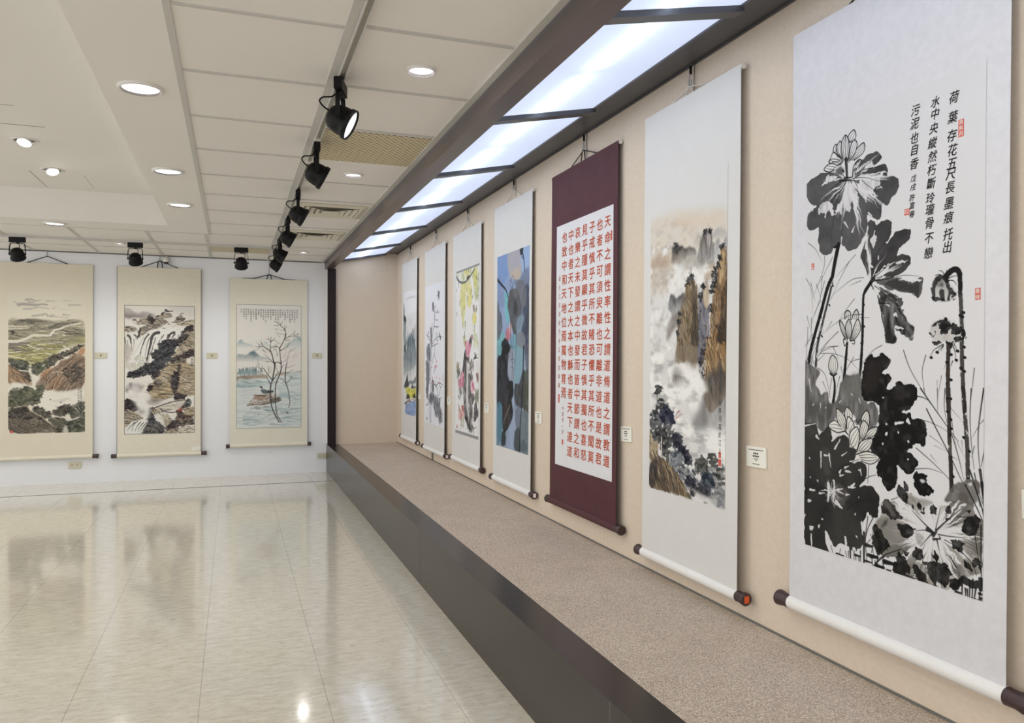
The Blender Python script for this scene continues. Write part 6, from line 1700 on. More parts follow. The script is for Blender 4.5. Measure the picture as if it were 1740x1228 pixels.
 ('line',([(244,1094),(249,1111)],6,(222,222,226),.9,2.0999999999999996),{'dry': 0.15,'wob': 2.5}),
 ('line',([(238,1095),(240,1097)],5,(222,222,226),.9,1.75),{'dry': 0.15,'wob': 2.5}),
 ('line',([(55,1009),(66,1019)],10,(222,222,226),.9,3.5),{'dry': 0.15,'wob': 2.5}),
 ('line',([(3,979),(52,968)],5,(222,222,226),.9,1.75),{'dry': 0.15,'wob': 2.5}),
 ('line',([(230,1298),(235,1304)],5,(222,222,226),.9,1.75),{'dry': 0.15,'wob': 2.5}),
 ('line',([(223,1233),(226,1228)],5,(222,222,226),.9,1.75),{'dry': 0.15,'wob': 2.5}),
 ('line',([(239,1177),(241,1177)],4,(222,222,226),.9,1.4),{'dry': 0.15,'wob': 2.5}),
 ('line',([(23,1084),(29,1087)],5,(222,222,226),.9,1.75),{'dry': 0.15,'wob': 2.5}),
 ('line',([(1,1282),(6,1273)],5,(222,222,226),.9,1.75),{'dry': 0.15,'wob': 2.5}),
 ('line',([(34,1334),(37,1373)],6,(222,222,226),.95,4.800000000000001),{'wob': 2}),
 ('line',([(104,1314),(129,1374)],8,(222,222,226),.95,6.4),{'wob': 2}),
 ('line',([(185,1311),(193,1374)],8,(222,222,226),.95,6.4),{'wob': 2}),
 ('line',([(251,1252),(257,1286)],8,(222,222,226),.95,6.4),{'wob': 2}),
 ('line',([(275,1223),(267,1286),(270,1372)],12,(222,222,226),.95,9.600000000000001),{'wob': 2}),
 ('line',([(221,1342),(226,1376)],14,(222,222,226),.95,11.200000000000001),{'wob': 2}),
 ('line',([(240,1341),(236,1377)],14,(222,222,226),.95,11.200000000000001),{'wob': 2}),
 ('line',([(159,1342),(139,1372)],10,(222,222,226),.95,8.0),{'wob': 2}),
 ('line',([(284,1228),(281,1297)],8,(222,222,226),.95,6.4),{'wob': 2}),
 ('line',([(260,1281),(261,1375)],10,(30,29,30),.95,7.0),{}),
 ('line',([(205,1342),(207,1374)],8,(30,29,30),.95,5.6),{}),
 ('line',([(221,1345),(221,1375)],4,(30,29,30),.95,2.8),{}),
 ('line',([(247,1339),(246,1375)],5,(30,29,30),.95,3.5),{}),
 ('line',([(228,1354),(229,1379)],4,(30,29,30),.95,2.8),{}),
 ('line',([(240,1358),(241,1377)],4,(30,29,30),.95,2.8),{}),
 ('line',([(275,1230),(266,1300),(273,1368)],4,(30,29,30),.95,2.8),{}),
 ('line',([(298,1225),(276,1264),(265,1301)],4,(30,29,30),.95,2.8),{}),
 ('line',([(285,1296),(274,1309)],3,(30,29,30),.95,2.0999999999999996),{}),
 ('line',([(124,1350),(134,1375)],3,(30,29,30),.95,2.0999999999999996),{}),
 ('line',([(186,1354),(191,1372)],3,(30,29,30),.95,2.0999999999999996),{}),
 ('line',([(292,1315),(299,1341)],3,(30,29,30),.95,2.0999999999999996),{}),
 ('line',([(312,1338),(312,1368)],3,(30,29,30),.95,2.0999999999999996),{}),
 ('line',([(292,1356),(295,1373)],3,(30,29,30),.95,2.0999999999999996),{}),
 ('line',([(334,1336),(336,1369)],3,(30,29,30),.95,2.0999999999999996),{}),
 ('line',([(299,1373),(329,1341),(400,1298)],5,(30,29,30),.95,3.5),{}),
 ('line',([(164,1351),(161,1370)],3,(30,29,30),.95,2.0999999999999996),{}),
 ('line',([(198,1351),(198,1372)],4,(30,29,30),.95,2.8),{}),
 ('line',([(280,1035),(274,1130)],3,(30,29,30),.95,2.0999999999999996),{}),
 ('line',([(265,1118),(283,1108),(305,1101)],3,(30,29,30),.95,2.0999999999999996),{}),
 ('line',([(362,1165),(387,1153)],3,(30,29,30),.95,2.0999999999999996),{}),
 ('line',([(146,1116),(185,1086),(256,1056)],3,(30,29,30),.95,2.0999999999999996),{}),
 ('line',([(405,1145),(435,1135)],3,(30,29,30),.95,2.0999999999999996),{}),
 ('line',([(192,1224),(229,1196),(302,1174)],3,(30,29,30),.95,2.0999999999999996),{}),
 ('line',([(149,1371),(178,1371)],10,(30,29,30),.97,6.0),{}),
 ('line',([(226,1356),(247,1356)],9,(30,29,30),.97,5.3999999999999995),{}),
 ('line',([(269,1316),(291,1316)],13,(30,29,30),.97,7.8),{}),
 ('line',([(277,1344),(312,1344)],12,(30,29,30),.97,7.199999999999999),{}),
 ('line',([(265,1364),(290,1364)],8,(30,29,30),.97,4.8),{}),
 ('line',([(263,1377),(288,1376)],8,(30,29,30),.97,4.8),{}),
 ('line',([(340,1349),(370,1348)],12,(30,29,30),.97,7.199999999999999),{}),
 ('line',([(308,1368),(338,1368)],9,(30,29,30),.97,5.3999999999999995),{}),
 ('line',([(319,1372),(336,1372)],7,(30,29,30),.97,4.2),{}),
 ('line',([(349,1371),(364,1370)],6,(30,29,30),.97,3.5999999999999996),{}),
 ('line',([(351,1377),(365,1377)],7,(30,29,30),.97,4.2),{}),
 ('line',([(419,1375),(441,1374)],12,(30,29,30),.97,7.199999999999999),{}),
 ('petal',([(184,953),(179,925),(188,907),(209,923),(208,949)],(226,225,222),4.4,2),{}),
 ('petal',([(250,957),(248,934),(268,913),(280,932),(273,968),(255,980)],(226,225,222),4.4,3),{}),
 ('petal',([(194,992),(150,956),(146,915),(180,939),(185,976)],(226,225,222),4.4,3),{}),
 ('petal',([(187,974),(191,937),(214,951),(218,979),(200,992)],(226,225,222),4.4,2),{}),
 ('petal',([(241,1005),(241,970),(255,944),(274,957),(269,981),(251,1004)],(226,225,222),4.4,3),{}),
 ('petal',([(179,982),(145,989),(109,972),(135,952),(161,966)],(226,225,222),4.4,2),{}),
 ('petal',([(260,997),(277,970),(309,959),(301,982),(273,996)],(226,225,222),4.4,2),{}),
 ('petal',([(198,1025),(201,987),(229,965),(240,994),(230,1033),(213,1030)],(226,225,222),4.4,3),{}),
 ('petal',([(230,1041),(246,1008),(290,996),(278,1029),(246,1043)],(226,225,222),4.4,3),{}),
 ('petal',([(228,1049),(274,1035),(317,1048),(287,1071),(247,1067)],(226,225,222),4.4,3),{}),
 ('line',([(220,950),(223,946)],4,(30,29,30)),{}),
 ('line',([(227,946),(230,942)],4,(30,29,30)),{}),
 ('line',([(234,953),(238,948)],4,(30,29,30)),{}),
 ('line',([(229,958),(233,954)],4,(30,29,30)),{}),
 ('line',([(225,954),(228,950)],4,(30,29,30)),{}),
 ('line',([(238,947),(242,943)],4,(30,29,30)),{}),
 ('line',([(542,543),(551,530),(569,522),(583,531),(587,557),(587,585)],18,(30,29,30),1,13),{'wob': 1.5}),
 ('line',([(587,585),(590,617),(592,670),(594,686)],13,(52,50,48),.95,12),{'dry': 0.25,'wob': 1.5}),
 ('line',([(592,708),(595,795),(600,866),(603,898)],13,(50,44,42),.95,12),{'dry': 0.35,'wob': 1.5}),
 ('wash',([(541,549),(521,538),(505,553),(500,575),(509,598),(531,602),(557,602),(575,590),(564,571),(549,553)],(170,169,168),.7,2,6,10,.6,(18,22),61),{}),
 ('wash',([(511,542),(524,537),(538,552),(534,568),(515,560)],(95,94,94),.8,2,6,10,.5,(10,12),62),{}),
 ('line',([(524,539),(507,554),(504,593)],17,(30,29,30),.92,10.2),{'dry': 0.2,'wob': 3}),
 ('line',([(544,551),(554,576),(551,600)],13,(30,29,30),.92,7.8),{'dry': 0.2,'wob': 3}),
 ('line',([(530,579),(535,599)],18,(30,29,30),.92,10.799999999999999),{'dry': 0.2,'wob': 3}),
 ('line',([(506,595),(538,600)],12,(30,29,30),.92,7.199999999999999),{'dry': 0.2,'wob': 3}),
 ('line',([(560,573),(575,590)],7,(30,29,30),.92,4.2),{'dry': 0.2,'wob': 3}),
 ('line',([(540,540),(547,550)],18,(30,29,30),.92,10.799999999999999),{'dry': 0.2,'wob': 3}),
 ('line',([(562,583),(571,587),(564,594)],10,(30,29,30),.92,6.0),{'dry': 0.2,'wob': 3}),
 ('line',([(541,540),(532,524),(521,520)],3.5,(30,29,30),.95,2),{}),
 ('line',([(540,541),(524,531),(509,532)],3.5,(30,29,30),.95,2),{}),
 ('line',([(545,540),(545,521)],3.5,(30,29,30),.95,2),{}),
 ('line',([(549,545),(564,540),(576,540)],3.5,(30,29,30),.95,2),{}),
 ('line',([(549,549),(567,552),(575,563)],3.5,(30,29,30),.95,2),{}),
 ('line',([(496,565),(500,581)],3.5,(30,29,30),.95,2),{}),
 ('line',([(500,591),(510,602)],3.5,(30,29,30),.95,2),{}),
 ('line',([(531,602),(546,604)],3.5,(30,29,30),.95,2),{}),
 ('line',([(566,602),(573,600)],3.5,(30,29,30),.95,2),{}),
 ('wash',([(501,666),(512,654),(542,651),(561,662),(583,666),(595,683),(603,698),(590,708),(569,714),(547,714),(517,719),(501,712),(493,687)],(188,186,183),.7,2,6,10,.7,(16,26),63),{}),
 ('wash',([(527,654),(546,651),(559,662),(557,681),(541,697),(524,680)],(26,25,25),.97,.6,6,8,.1,(10,10),64),{}),
 ('wash',([(561,666),(586,670),(595,684),(569,696),(561,681)],(26,25,25),.97,.6,6,8,.1,(10,10),64),{}),
 ('wash',([(499,668),(512,654),(529,655),(516,668),(502,673)],(26,25,25),.97,.6,6,8,.1,(10,10),64),{}),
 ('wash',([(569,701),(601,697),(604,705),(590,709),(571,713)],(26,25,25),.97,.6,6,8,.1,(10,10),64),{}),
 ('wash',([(500,712),(529,711),(521,721),(505,719)],(26,25,25),.97,.6,6,8,.1,(10,10),64),{}),
 ('wash',([(545,710),(565,713),(560,732),(547,724)],(26,25,25),.97,.6,6,8,.1,(10,10),64),{}),
 ('wash',([(491,684),(500,688),(500,703),(493,695)],(26,25,25),.97,.6,6,8,.1,(10,10),64),{}),
 ('wash',([(590,689),(601,686),(604,699),(592,698)],(26,25,25),.97,.6,6,8,.1,(10,10),64),{}),
 ('wash',([(505,679),(510,683),(507,696)],(26,25,25),.97,.6,6,8,.1,(10,10),64),{}),
 ('line',([(552,723),(551,796),(552,869),(555,901)],13,(62,54,50),1,13),{'dry': 0.1,'wob': 1.5}),
 ('line',([(535,719),(505,735),(496,753)],3.5,(30,29,30),.95,1.6),{}),
 ('line',([(537,721),(524,732),(515,740)],3.5,(30,29,30),.95,1.6),{}),
 ('line',([(536,724),(528,737)],3.5,(30,29,30),.95,1.6),{}),
 ('line',([(565,720),(573,742),(574,761)],3.5,(30,29,30),.95,1.6),{}),
 ('line',([(569,717),(578,736)],3.5,(30,29,30),.95,1.6),{}),
 ('line',([(565,764),(560,778)],3.5,(30,29,30),.95,1.6),{}),
 ('line',([(496,754),(499,755)],8,(30,29,30)),{}),
 ('line',([(515,740),(519,741)],8,(30,29,30)),{}),
 ('line',([(575,761),(578,762)],8,(30,29,30)),{}),
 ('line',([(578,737),(582,738)],8,(30,29,30)),{}),
 ('line',([(595,637),(599,638)],8,(30,29,30)),{}),
 ('line',([(586,644),(590,645)],8,(30,29,30)),{}),
 ('line',([(593,648),(596,649)],8,(30,29,30)),{}),
 ('line',([(598,727),(601,728)],8,(30,29,30)),{}),
 ('line',([(600,754),(603,755)],8,(30,29,30)),{}),
 ('line',([(589,782),(593,783)],8,(30,29,30)),{}),
 ('line',([(598,790),(602,791)],8,(30,29,30)),{}),
 ('line',([(558,747),(562,747)],8,(30,29,30)),{}),
 ('line',([(546,767),(550,768)],8,(30,29,30)),{}),
 ('line',([(558,813),(562,814)],8,(30,29,30)),{}),
 ('line',([(594,684),(598,685)],8,(30,29,30)),{}),
 ('line',([(556,719),(560,720)],8,(30,29,30)),{}),
 ('line',([(553,837),(555,913),(557,979)],13,(62,54,50),1,13),{'dry': 0.1,'wob': 1}),
 ('line',([(557,974),(560,1020)],12,(70,62,58),.95,12),{'dry': 0.55}),
 ('line',([(560,1020),(562,1055),(564,1105)],13,(52,46,44),1,13),{'wob': 1}),
 ('line',([(597,833),(605,922),(611,996),(613,1066)],13,(44,40,39),.95,13),{'dry': 0.4,'wob': 1.2}),
 ('line',([(548,863),(550,863)],8,(30,29,30)),{}),
 ('line',([(559,864),(561,864)],8,(30,29,30)),{}),
 ('line',([(549,898),(551,899)],8,(30,29,30)),{}),
 ('line',([(560,918),(562,919)],8,(30,29,30)),{}),
 ('line',([(561,942),(563,943)],8,(30,29,30)),{}),
 ('line',([(599,962),(601,963)],8,(30,29,30)),{}),
 ('line',([(616,996),(618,997)],8,(30,29,30)),{}),
 ('line',([(568,1068),(570,1069)],8,(30,29,30)),{}),
 ('line',([(557,959),(559,960)],8,(30,29,30)),{}),
 ('line',([(613,1067),(615,1067)],8,(30,29,30)),{}),
 ('line',([(463,840),(520,905),(557,946),(584,975)],4.5,(30,29,30),.93,2.025),{}),
 ('line',([(445,925),(490,930),(533,943),(554,955)],2.6,(30,29,30),.93,1.1700000000000002),{}),
 ('line',([(483,895),(515,947),(557,1012),(595,1076),(632,1136)],4.5,(30,29,30),.93,2.025),{}),
 ('line',([(493,967),(533,989),(557,1012)],1.8,(30,29,30),.93,.81),{}),
 ('line',([(449,1006),(503,1039),(558,1078),(616,1127)],3,(30,29,30),.93,1.35),{}),
 ('line',([(440,1066),(491,1058),(534,1064)],3,(30,29,30),.93,1.35),{}),
 ('line',([(518,838),(519,900)],3,(30,29,30),.93,1.35),{}),
 ('line',([(542,837),(540,884),(548,927)],3.2,(30,29,30),.93,1.4400000000000002),{}),
 ('line',([(562,890),(600,925)],1.6,(30,29,30),.93,.7200000000000001),{}),
 ('line',([(621,835),(618,909),(623,983),(631,1041)],3.6,(30,29,30),.93,1.62),{}),
 ('line',([(657,833),(644,924),(642,981),(648,1041)],5,(30,29,30),.93,2.25),{}),
 ('line',([(648,1041),(654,1077),(662,1131)],9,(30,29,30),.93,4.05),{}),
 ('line',([(663,907),(647,924)],3,(30,29,30),.93,1.35),{}),
 ('line',([(642,932),(620,968)],2,(30,29,30),.93,.9),{}),
 ('line',([(660,989),(651,1033)],4,(30,29,30),.93,1.8),{}),
 ('line',([(564,958),(583,1012),(601,1072)],3,(30,29,30),.93,1.35),{}),
 ('line',([(580,977),(603,1015)],1.8,(30,29,30),.93,.81),{}),
 ('line',([(631,982),(624,1012)],3,(30,29,30),.93,1.35),{}),
 ('line',([(497,1019),(518,1040)],2,(30,29,30),.93,.9),{}),
 ('line',([(618,1045),(637,1091),(649,1133)],6,(30,29,30),.93,2.7),{}),
 ('line',([(632,1051),(643,1091),(659,1131)],4,(30,29,30),.93,1.8),{}),
 ('line',([(563,1016),(586,1023)],2,(30,29,30),.93,.9),{}),
 ('line',([(663,1085),(659,1131)],5,(30,29,30),.93,2.25),{}),
 ('line',([(509,993),(551,1005)],1.4,(30,29,30),.93,.63),{}),
 ('line',([(594,971),(597,1000)],2,(30,29,30),.93,.9),{}),
 ('line',([(564,923),(574,978),(595,1043)],2,(30,29,30),.93,.9),{}),
 ('line',([(473,840),(478,853)],2.5,(30,29,30),.93,1.125),{}),
 ('line',([(404,734),(430,791),(495,879)],3.4,(30,29,30),.92,1.36),{}),
 ('line',([(480,748),(468,794),(478,855)],3.2,(30,29,30),.92,1.2800000000000002),{}),
 ('line',([(531,803),(518,870)],2.2,(30,29,30),.92,.8800000000000001),{}),
 ('line',([(630,782),(620,865)],3,(30,29,30),.92,1.2000000000000002),{}),
 ('line',([(658,834),(652,864)],3,(30,29,30),.92,1.2000000000000002),{}),
 ('line',([(543,774),(537,787)],1.6,(30,29,30),.92,.6400000000000001),{}),
 ('line',([(548,818),(540,869)],2,(30,29,30),.92,.8),{}),
 ('line',([(453,862),(475,865),(489,872)],3,(30,29,30),.92,1.2000000000000002),{}),
 ('line',([(517,816),(518,870)],1.6,(30,29,30),.92,.6400000000000001),{}),
 ('fan',([(381,1173),(350,1164),(328,1179),(327,1214),(295,1257),(291,1283),(312,1328),(347,1332),(382,1330),(376,1374),(416,1370),(452,1368),(491,1377),(525,1376),(564,1368),(593,1357),(599,1329),(626,1316),(650,1299),(653,1233),(654,1211),(656,1174),(639,1164),(625,1131),(606,1121),(581,1133),(543,1145),(523,1150),(496,1162),(468,1173),(439,1140),(419,1143),(403,1182)],(510,1230),(112,109,105),(232,230,226),.6,7,90,.46,.34,71,.45),{}),
 ('wash',([(329,1213),(381,1222),(415,1227),(404,1277),(382,1300),(347,1332),(312,1322),(299,1275)],(120,117,112),.75,4,9,22,.3,(30,30),72),{}),
 ('wash',([(601,1234),(650,1218),(653,1255),(626,1264),(604,1255)],(112,108,103),.75,3,7,20,.3,(26,26),73),{}),
 ('wash',([(421,1140),(447,1144),(506,1146),(475,1169),(447,1177),(425,1160)],(140,137,132),.75,3,7,20,.4,(20,16),74),{}),
 ('wash',([(595,1279),(626,1277),(647,1301),(617,1320),(598,1300)],(128,124,119),.7,3,7),{}),
 ('wash',([(441,1328),(483,1326),(494,1355),(491,1373),(452,1369)],(120,116,110),.7,3,7),{}),
 ('wash',([(539,1143),(558,1111),(575,1091),(601,1075),(623,1066),(650,1077),(651,1092),(638,1127),(616,1134),(587,1129)],(96,92,88),.95,1.5,6,16,.2,(26,26),75),{}),
 ('wash',([(612,1077),(622,1077),(624,1084),(614,1083)],(222,222,226),.9,1,4),{}),
 ('wash',([(328,1179),(346,1166),(361,1168),(395,1198),(392,1217),(366,1216),(338,1206)],(24,23,22),.96,.6,9,15,.1,(14,14),76),{}),
 ('wash',([(380,1137),(397,1123),(419,1146),(420,1167),(399,1158)],(24,23,22),.96,.6,9,15,.1,(14,14),76),{}),
 ('wash',([(399,1110),(422,1107),(423,1124),(411,1136)],(24,23,22),.96,.6,9,15,.1,(14,14),76),{}),
 ('wash',([(385,1233),(415,1223),(445,1236),(422,1262),(397,1252)],(24,23,22),.96,.6,9,15,.1,(14,14),76),{}),
 ('wash',([(287,1278),(327,1272),(360,1293),(340,1320),(312,1332),(296,1310)],(24,23,22),.96,.6,9,15,.1,(14,14),76),{}),
 ('wash',([(295,1254),(312,1249),(330,1272),(303,1281)],(24,23,22),.96,.6,9,15,.1,(14,14),76),{}),
 ('wash',([(434,1309),(455,1283),(475,1288),(477,1308),(462,1320)],(24,23,22),.96,.6,9,15,.1,(14,14),76),{}),
 ('wash',([(381,1324),(412,1314),(425,1332),(425,1362),(398,1378),(375,1372)],(24,23,22),.96,.6,9,15,.1,(14,14),76),{}),
 ('wash',([(400,1299),(423,1297),(419,1312)],(24,23,22),.96,.6,9,15,.1,(14,14),76),{}),
 ('wash',([(437,1338),(460,1335),(484,1352),(488,1372),(456,1369)],(24,23,22),.96,.6,9,15,.1,(14,14),76),{}),
 ('wash',([(492,1327),(511,1308),(544,1303),(564,1314),(564,1337),(544,1366),(528,1358),(515,1375),(494,1349)],(24,23,22),.96,.6,9,15,.1,(14,14),76),{}),
 ('wash',([(561,1343),(587,1327),(599,1336),(587,1362),(564,1362)],(24,23,22),.96,.6,9,15,.1,(14,14),76),{}),
 ('wash',([(563,1237),(598,1232),(605,1244),(596,1269),(580,1264)],(24,23,22),.96,.6,9,15,.1,(14,14),76),{}),
 ('wash',([(605,1175),(631,1162),(656,1171),(641,1204),(619,1217),(601,1202)],(24,23,22),.96,.6,9,15,.1,(14,14),76),{}),
 ('wash',([(543,1159),(563,1147),(566,1164),(553,1172)],(24,23,22),.96,.6,9,15,.1,(14,14),76),{}),
 ('wash',([(450,1164),(464,1150),(467,1170),(454,1177)],(24,23,22),.96,.6,9,15,.1,(14,14),76),{}),
 ('wash',([(495,1169),(509,1155),(514,1179),(506,1180)],(24,23,22),.96,.6,9,15,.1,(14,14),76),{}),
 ('wash',([(598,1282),(627,1288),(624,1303),(605,1302)],(24,23,22),.96,.6,9,15,.1,(14,14),76),{}),
 ('wash',([(625,1272),(642,1263),(651,1296),(638,1291)],(24,23,22),.96,.6,9,15,.1,(14,14),76),{}),
 ('wash',([(475,1320),(502,1311),(497,1323)],(24,23,22),.96,.6,9,15,.1,(14,14),76),{}),
 ('wash',([(429,1173),(440,1171),(438,1182),(432,1182)],(24,23,22),.96,.6,9,15,.1,(14,14),76),{}),
 ('wash',([(507,1292),(519,1280),(524,1302),(514,1310)],(24,23,22),.96,.6,9,15,.1,(14,14),76),{}),
 ('wash',([(465,1179),(479,1172),(477,1183)],(24,23,22),.96,.6,9,15,.1,(14,14),76),{}),
 ('wash',([(607,1153),(616,1149),(617,1159)],(24,23,22),.96,.6,9,15,.1,(14,14),76),{}),
 ('wash',([(332,1179),(346,1170),(377,1204),(369,1212),(346,1192)],(110,106,102),.6,3,4),{}),
 ('wash',([(443,1079),(449,1072),(466,1073),(490,1076),(485,1092),(497,1105),(510,1111),(498,1129),(482,1137),(453,1126),(442,1109)],(22,21,21),1,.6,5,11,.05,(14,14),77),{}),
 ('wash',([(466,1092),(478,1089),(478,1097),(467,1098)],(222,222,226),.9,.8,4),{}),
 ('wash',([(335,1234),(353,1221),(347,1238),(325,1258)],(60,58,56),.9,2,5),{}),
 ('wash',([(451,1246),(479,1243),(472,1262),(455,1275)],(130,128,124),.6,3,7,12,.5,(10,10),78),{}),
 ('line',([(508,1228),(475,1209),(436,1182)],5,(30,29,30),.95,2.0),{}),
 ('line',([(498,1229),(476,1229),(447,1237)],4,(30,29,30),.95,1.6),{}),
 ('line',([(500,1236),(465,1277)],4,(30,29,30),.95,1.6),{}),
 ('line',([(514,1222),(523,1186),(530,1156)],3.5,(30,29,30),.95,1.4000000000000001),{}),
 ('line',([(517,1221),(553,1186),(591,1151)],6,(30,29,30),.95,2.4000000000000004),{}),
 ('line',([(523,1231),(563,1228),(607,1222)],4,(30,29,30),.95,1.6),{}),
 ('line',([(519,1246),(527,1273)],5,(30,29,30),.95,2.0),{}),
 ('line',([(508,1247),(530,1241),(527,1236)],8,(30,29,30),.95,3.2),{}),
 ('line',([(489,1224),(510,1231)],14,(30,29,30),.95,5.6000000000000005),{}),
 ('line',([(507,1235),(518,1225)],14,(30,29,30),.95,5.6000000000000005),{}),
 ('line',([(543,1241),(576,1250),(595,1268)],3,(30,29,30),.95,1.2000000000000002),{}),
 ('line',([(549,1185),(562,1181)],8,(30,29,30),.95,3.2),{}),
 ('line',([(569,1196),(607,1178)],3,(30,29,30),.95,1.2000000000000002),{}),
 ('line',([(570,1291),(586,1314),(592,1327)],4,(30,29,30),.95,1.6),{}),
 ('line',([(582,1172),(637,1163)],3,(30,29,30),.95,1.2000000000000002),{}),
 ('line',([(599,1328),(598,1377)],7,(30,29,30),.95,4.2),{}),
 ('line',([(621,1330),(621,1374)],6,(30,29,30),.95,3.5999999999999996),{}),
 ('line',([(630,1324),(628,1374)],6,(30,29,30),.95,3.5999999999999996),{}),
 ('line',([(639,1344),(634,1375)],6,(30,29,30),.95,3.5999999999999996),{}),
 ('line',([(652,1346),(648,1374)],5,(30,29,30),.95,3.0),{}),
 ('line',([(608,1353),(610,1375)],6,(30,29,30),.95,3.5999999999999996),{}),
 ('line',([(614,1354),(616,1375)],6,(30,29,30),.95,3.5999999999999996),{}),
 ('line',([(653,1073),(659,1112),(662,1151)],10,(30,29,30),.95,6.0),{}),
 ('line',([(630,1076),(655,1139),(661,1178),(663,1210)],5,(30,29,30),.95,3.0),{}),
 ('line',([(606,1085),(637,1134),(655,1166)],5,(30,29,30),.95,3.0),{}),
 ('line',([(652,1180),(653,1260),(655,1340)],5,(30,29,30),.95,3.0),{}),
 ('line',([(635,1210),(644,1262),(653,1300)],3,(30,29,30),.95,1.7999999999999998),{}),
 ('line',([(662,1244),(656,1286)],4,(30,29,30),.95,2.4),{}),
 ('line',([(662,1087),(658,1147)],4,(30,29,30),.95,2.4),{}),
 ('line',([(598,1262),(626,1283),(641,1311)],3,(30,29,30),.95,1.7999999999999998),{}),
 ('line',([(602,1331),(627,1337),(662,1328)],20,(30,29,30),.97,20),{'wob': 3}),
 ('line',([(340,1349),(373,1348)],16,(30,29,30),.97,9.6),{}),
 ('line',([(312,1368),(338,1367)],12,(30,29,30),.97,7.199999999999999),{}),
 ('line',([(418,1374),(445,1373)],16,(30,29,30),.97,9.6),{}),
 ('line',([(348,1371),(363,1370)],7,(30,29,30),.97,4.2),{}),
 ('line',([(354,1376),(365,1375)],7,(30,29,30),.97,4.2),{}),
 ('line',([(510,1374),(523,1373)],9,(30,29,30),.97,5.3999999999999995),{}),
 ('line',([(563,1376),(577,1375)],6,(30,29,30),.97,3.5999999999999996),{}),
 ('line',([(580,1370),(594,1369)],10,(30,29,30),.97,6.0),{}),
 ('line',([(288,1345),(314,1343)],14,(30,29,30),.97,8.4),{}),
 ('line',([(650,1317),(663,1316)],10,(30,29,30),.97,6.0),{}),
 ('line',([(651,1344),(662,1343)],9,(30,29,30),.97,5.3999999999999995),{}),
 ('line',([(649,1355),(657,1355)],9,(30,29,30),.97,5.3999999999999995),{}),
 ('line',([(651,1366),(664,1365)],9,(30,29,30),.97,5.3999999999999995),{}),
 ('line',([(645,1374),(661,1373)],8,(30,29,30),.97,4.8),{}),
 ('line',([(596,1375),(624,1374)],6,(30,29,30),.97,3.5999999999999996),{}),
 ('line',([(627,1373),(639,1372)],7,(30,29,30),.97,4.2),{}),
 ('line',([(287,1315),(296,1313)],4,(30,29,30),.95,3),{}),
 ('line',([(296,1310),(290,1334)],4,(30,29,30),.95,3),{}),
 ('line',([(300,1369),(336,1332),(397,1300)],4,(30,29,30),.95,3),{}),
 ('line',([(292,1352),(294,1373)],4,(30,29,30),.95,3),{}),
 ('line',([(304,1355),(304,1374)],4,(30,29,30),.95,3),{}),
 ('line',([(332,1345),(334,1363)],4,(30,29,30),.95,3),{}),
 ('line',([(312,1338),(313,1362)],4,(30,29,30),.95,3),{}),
]
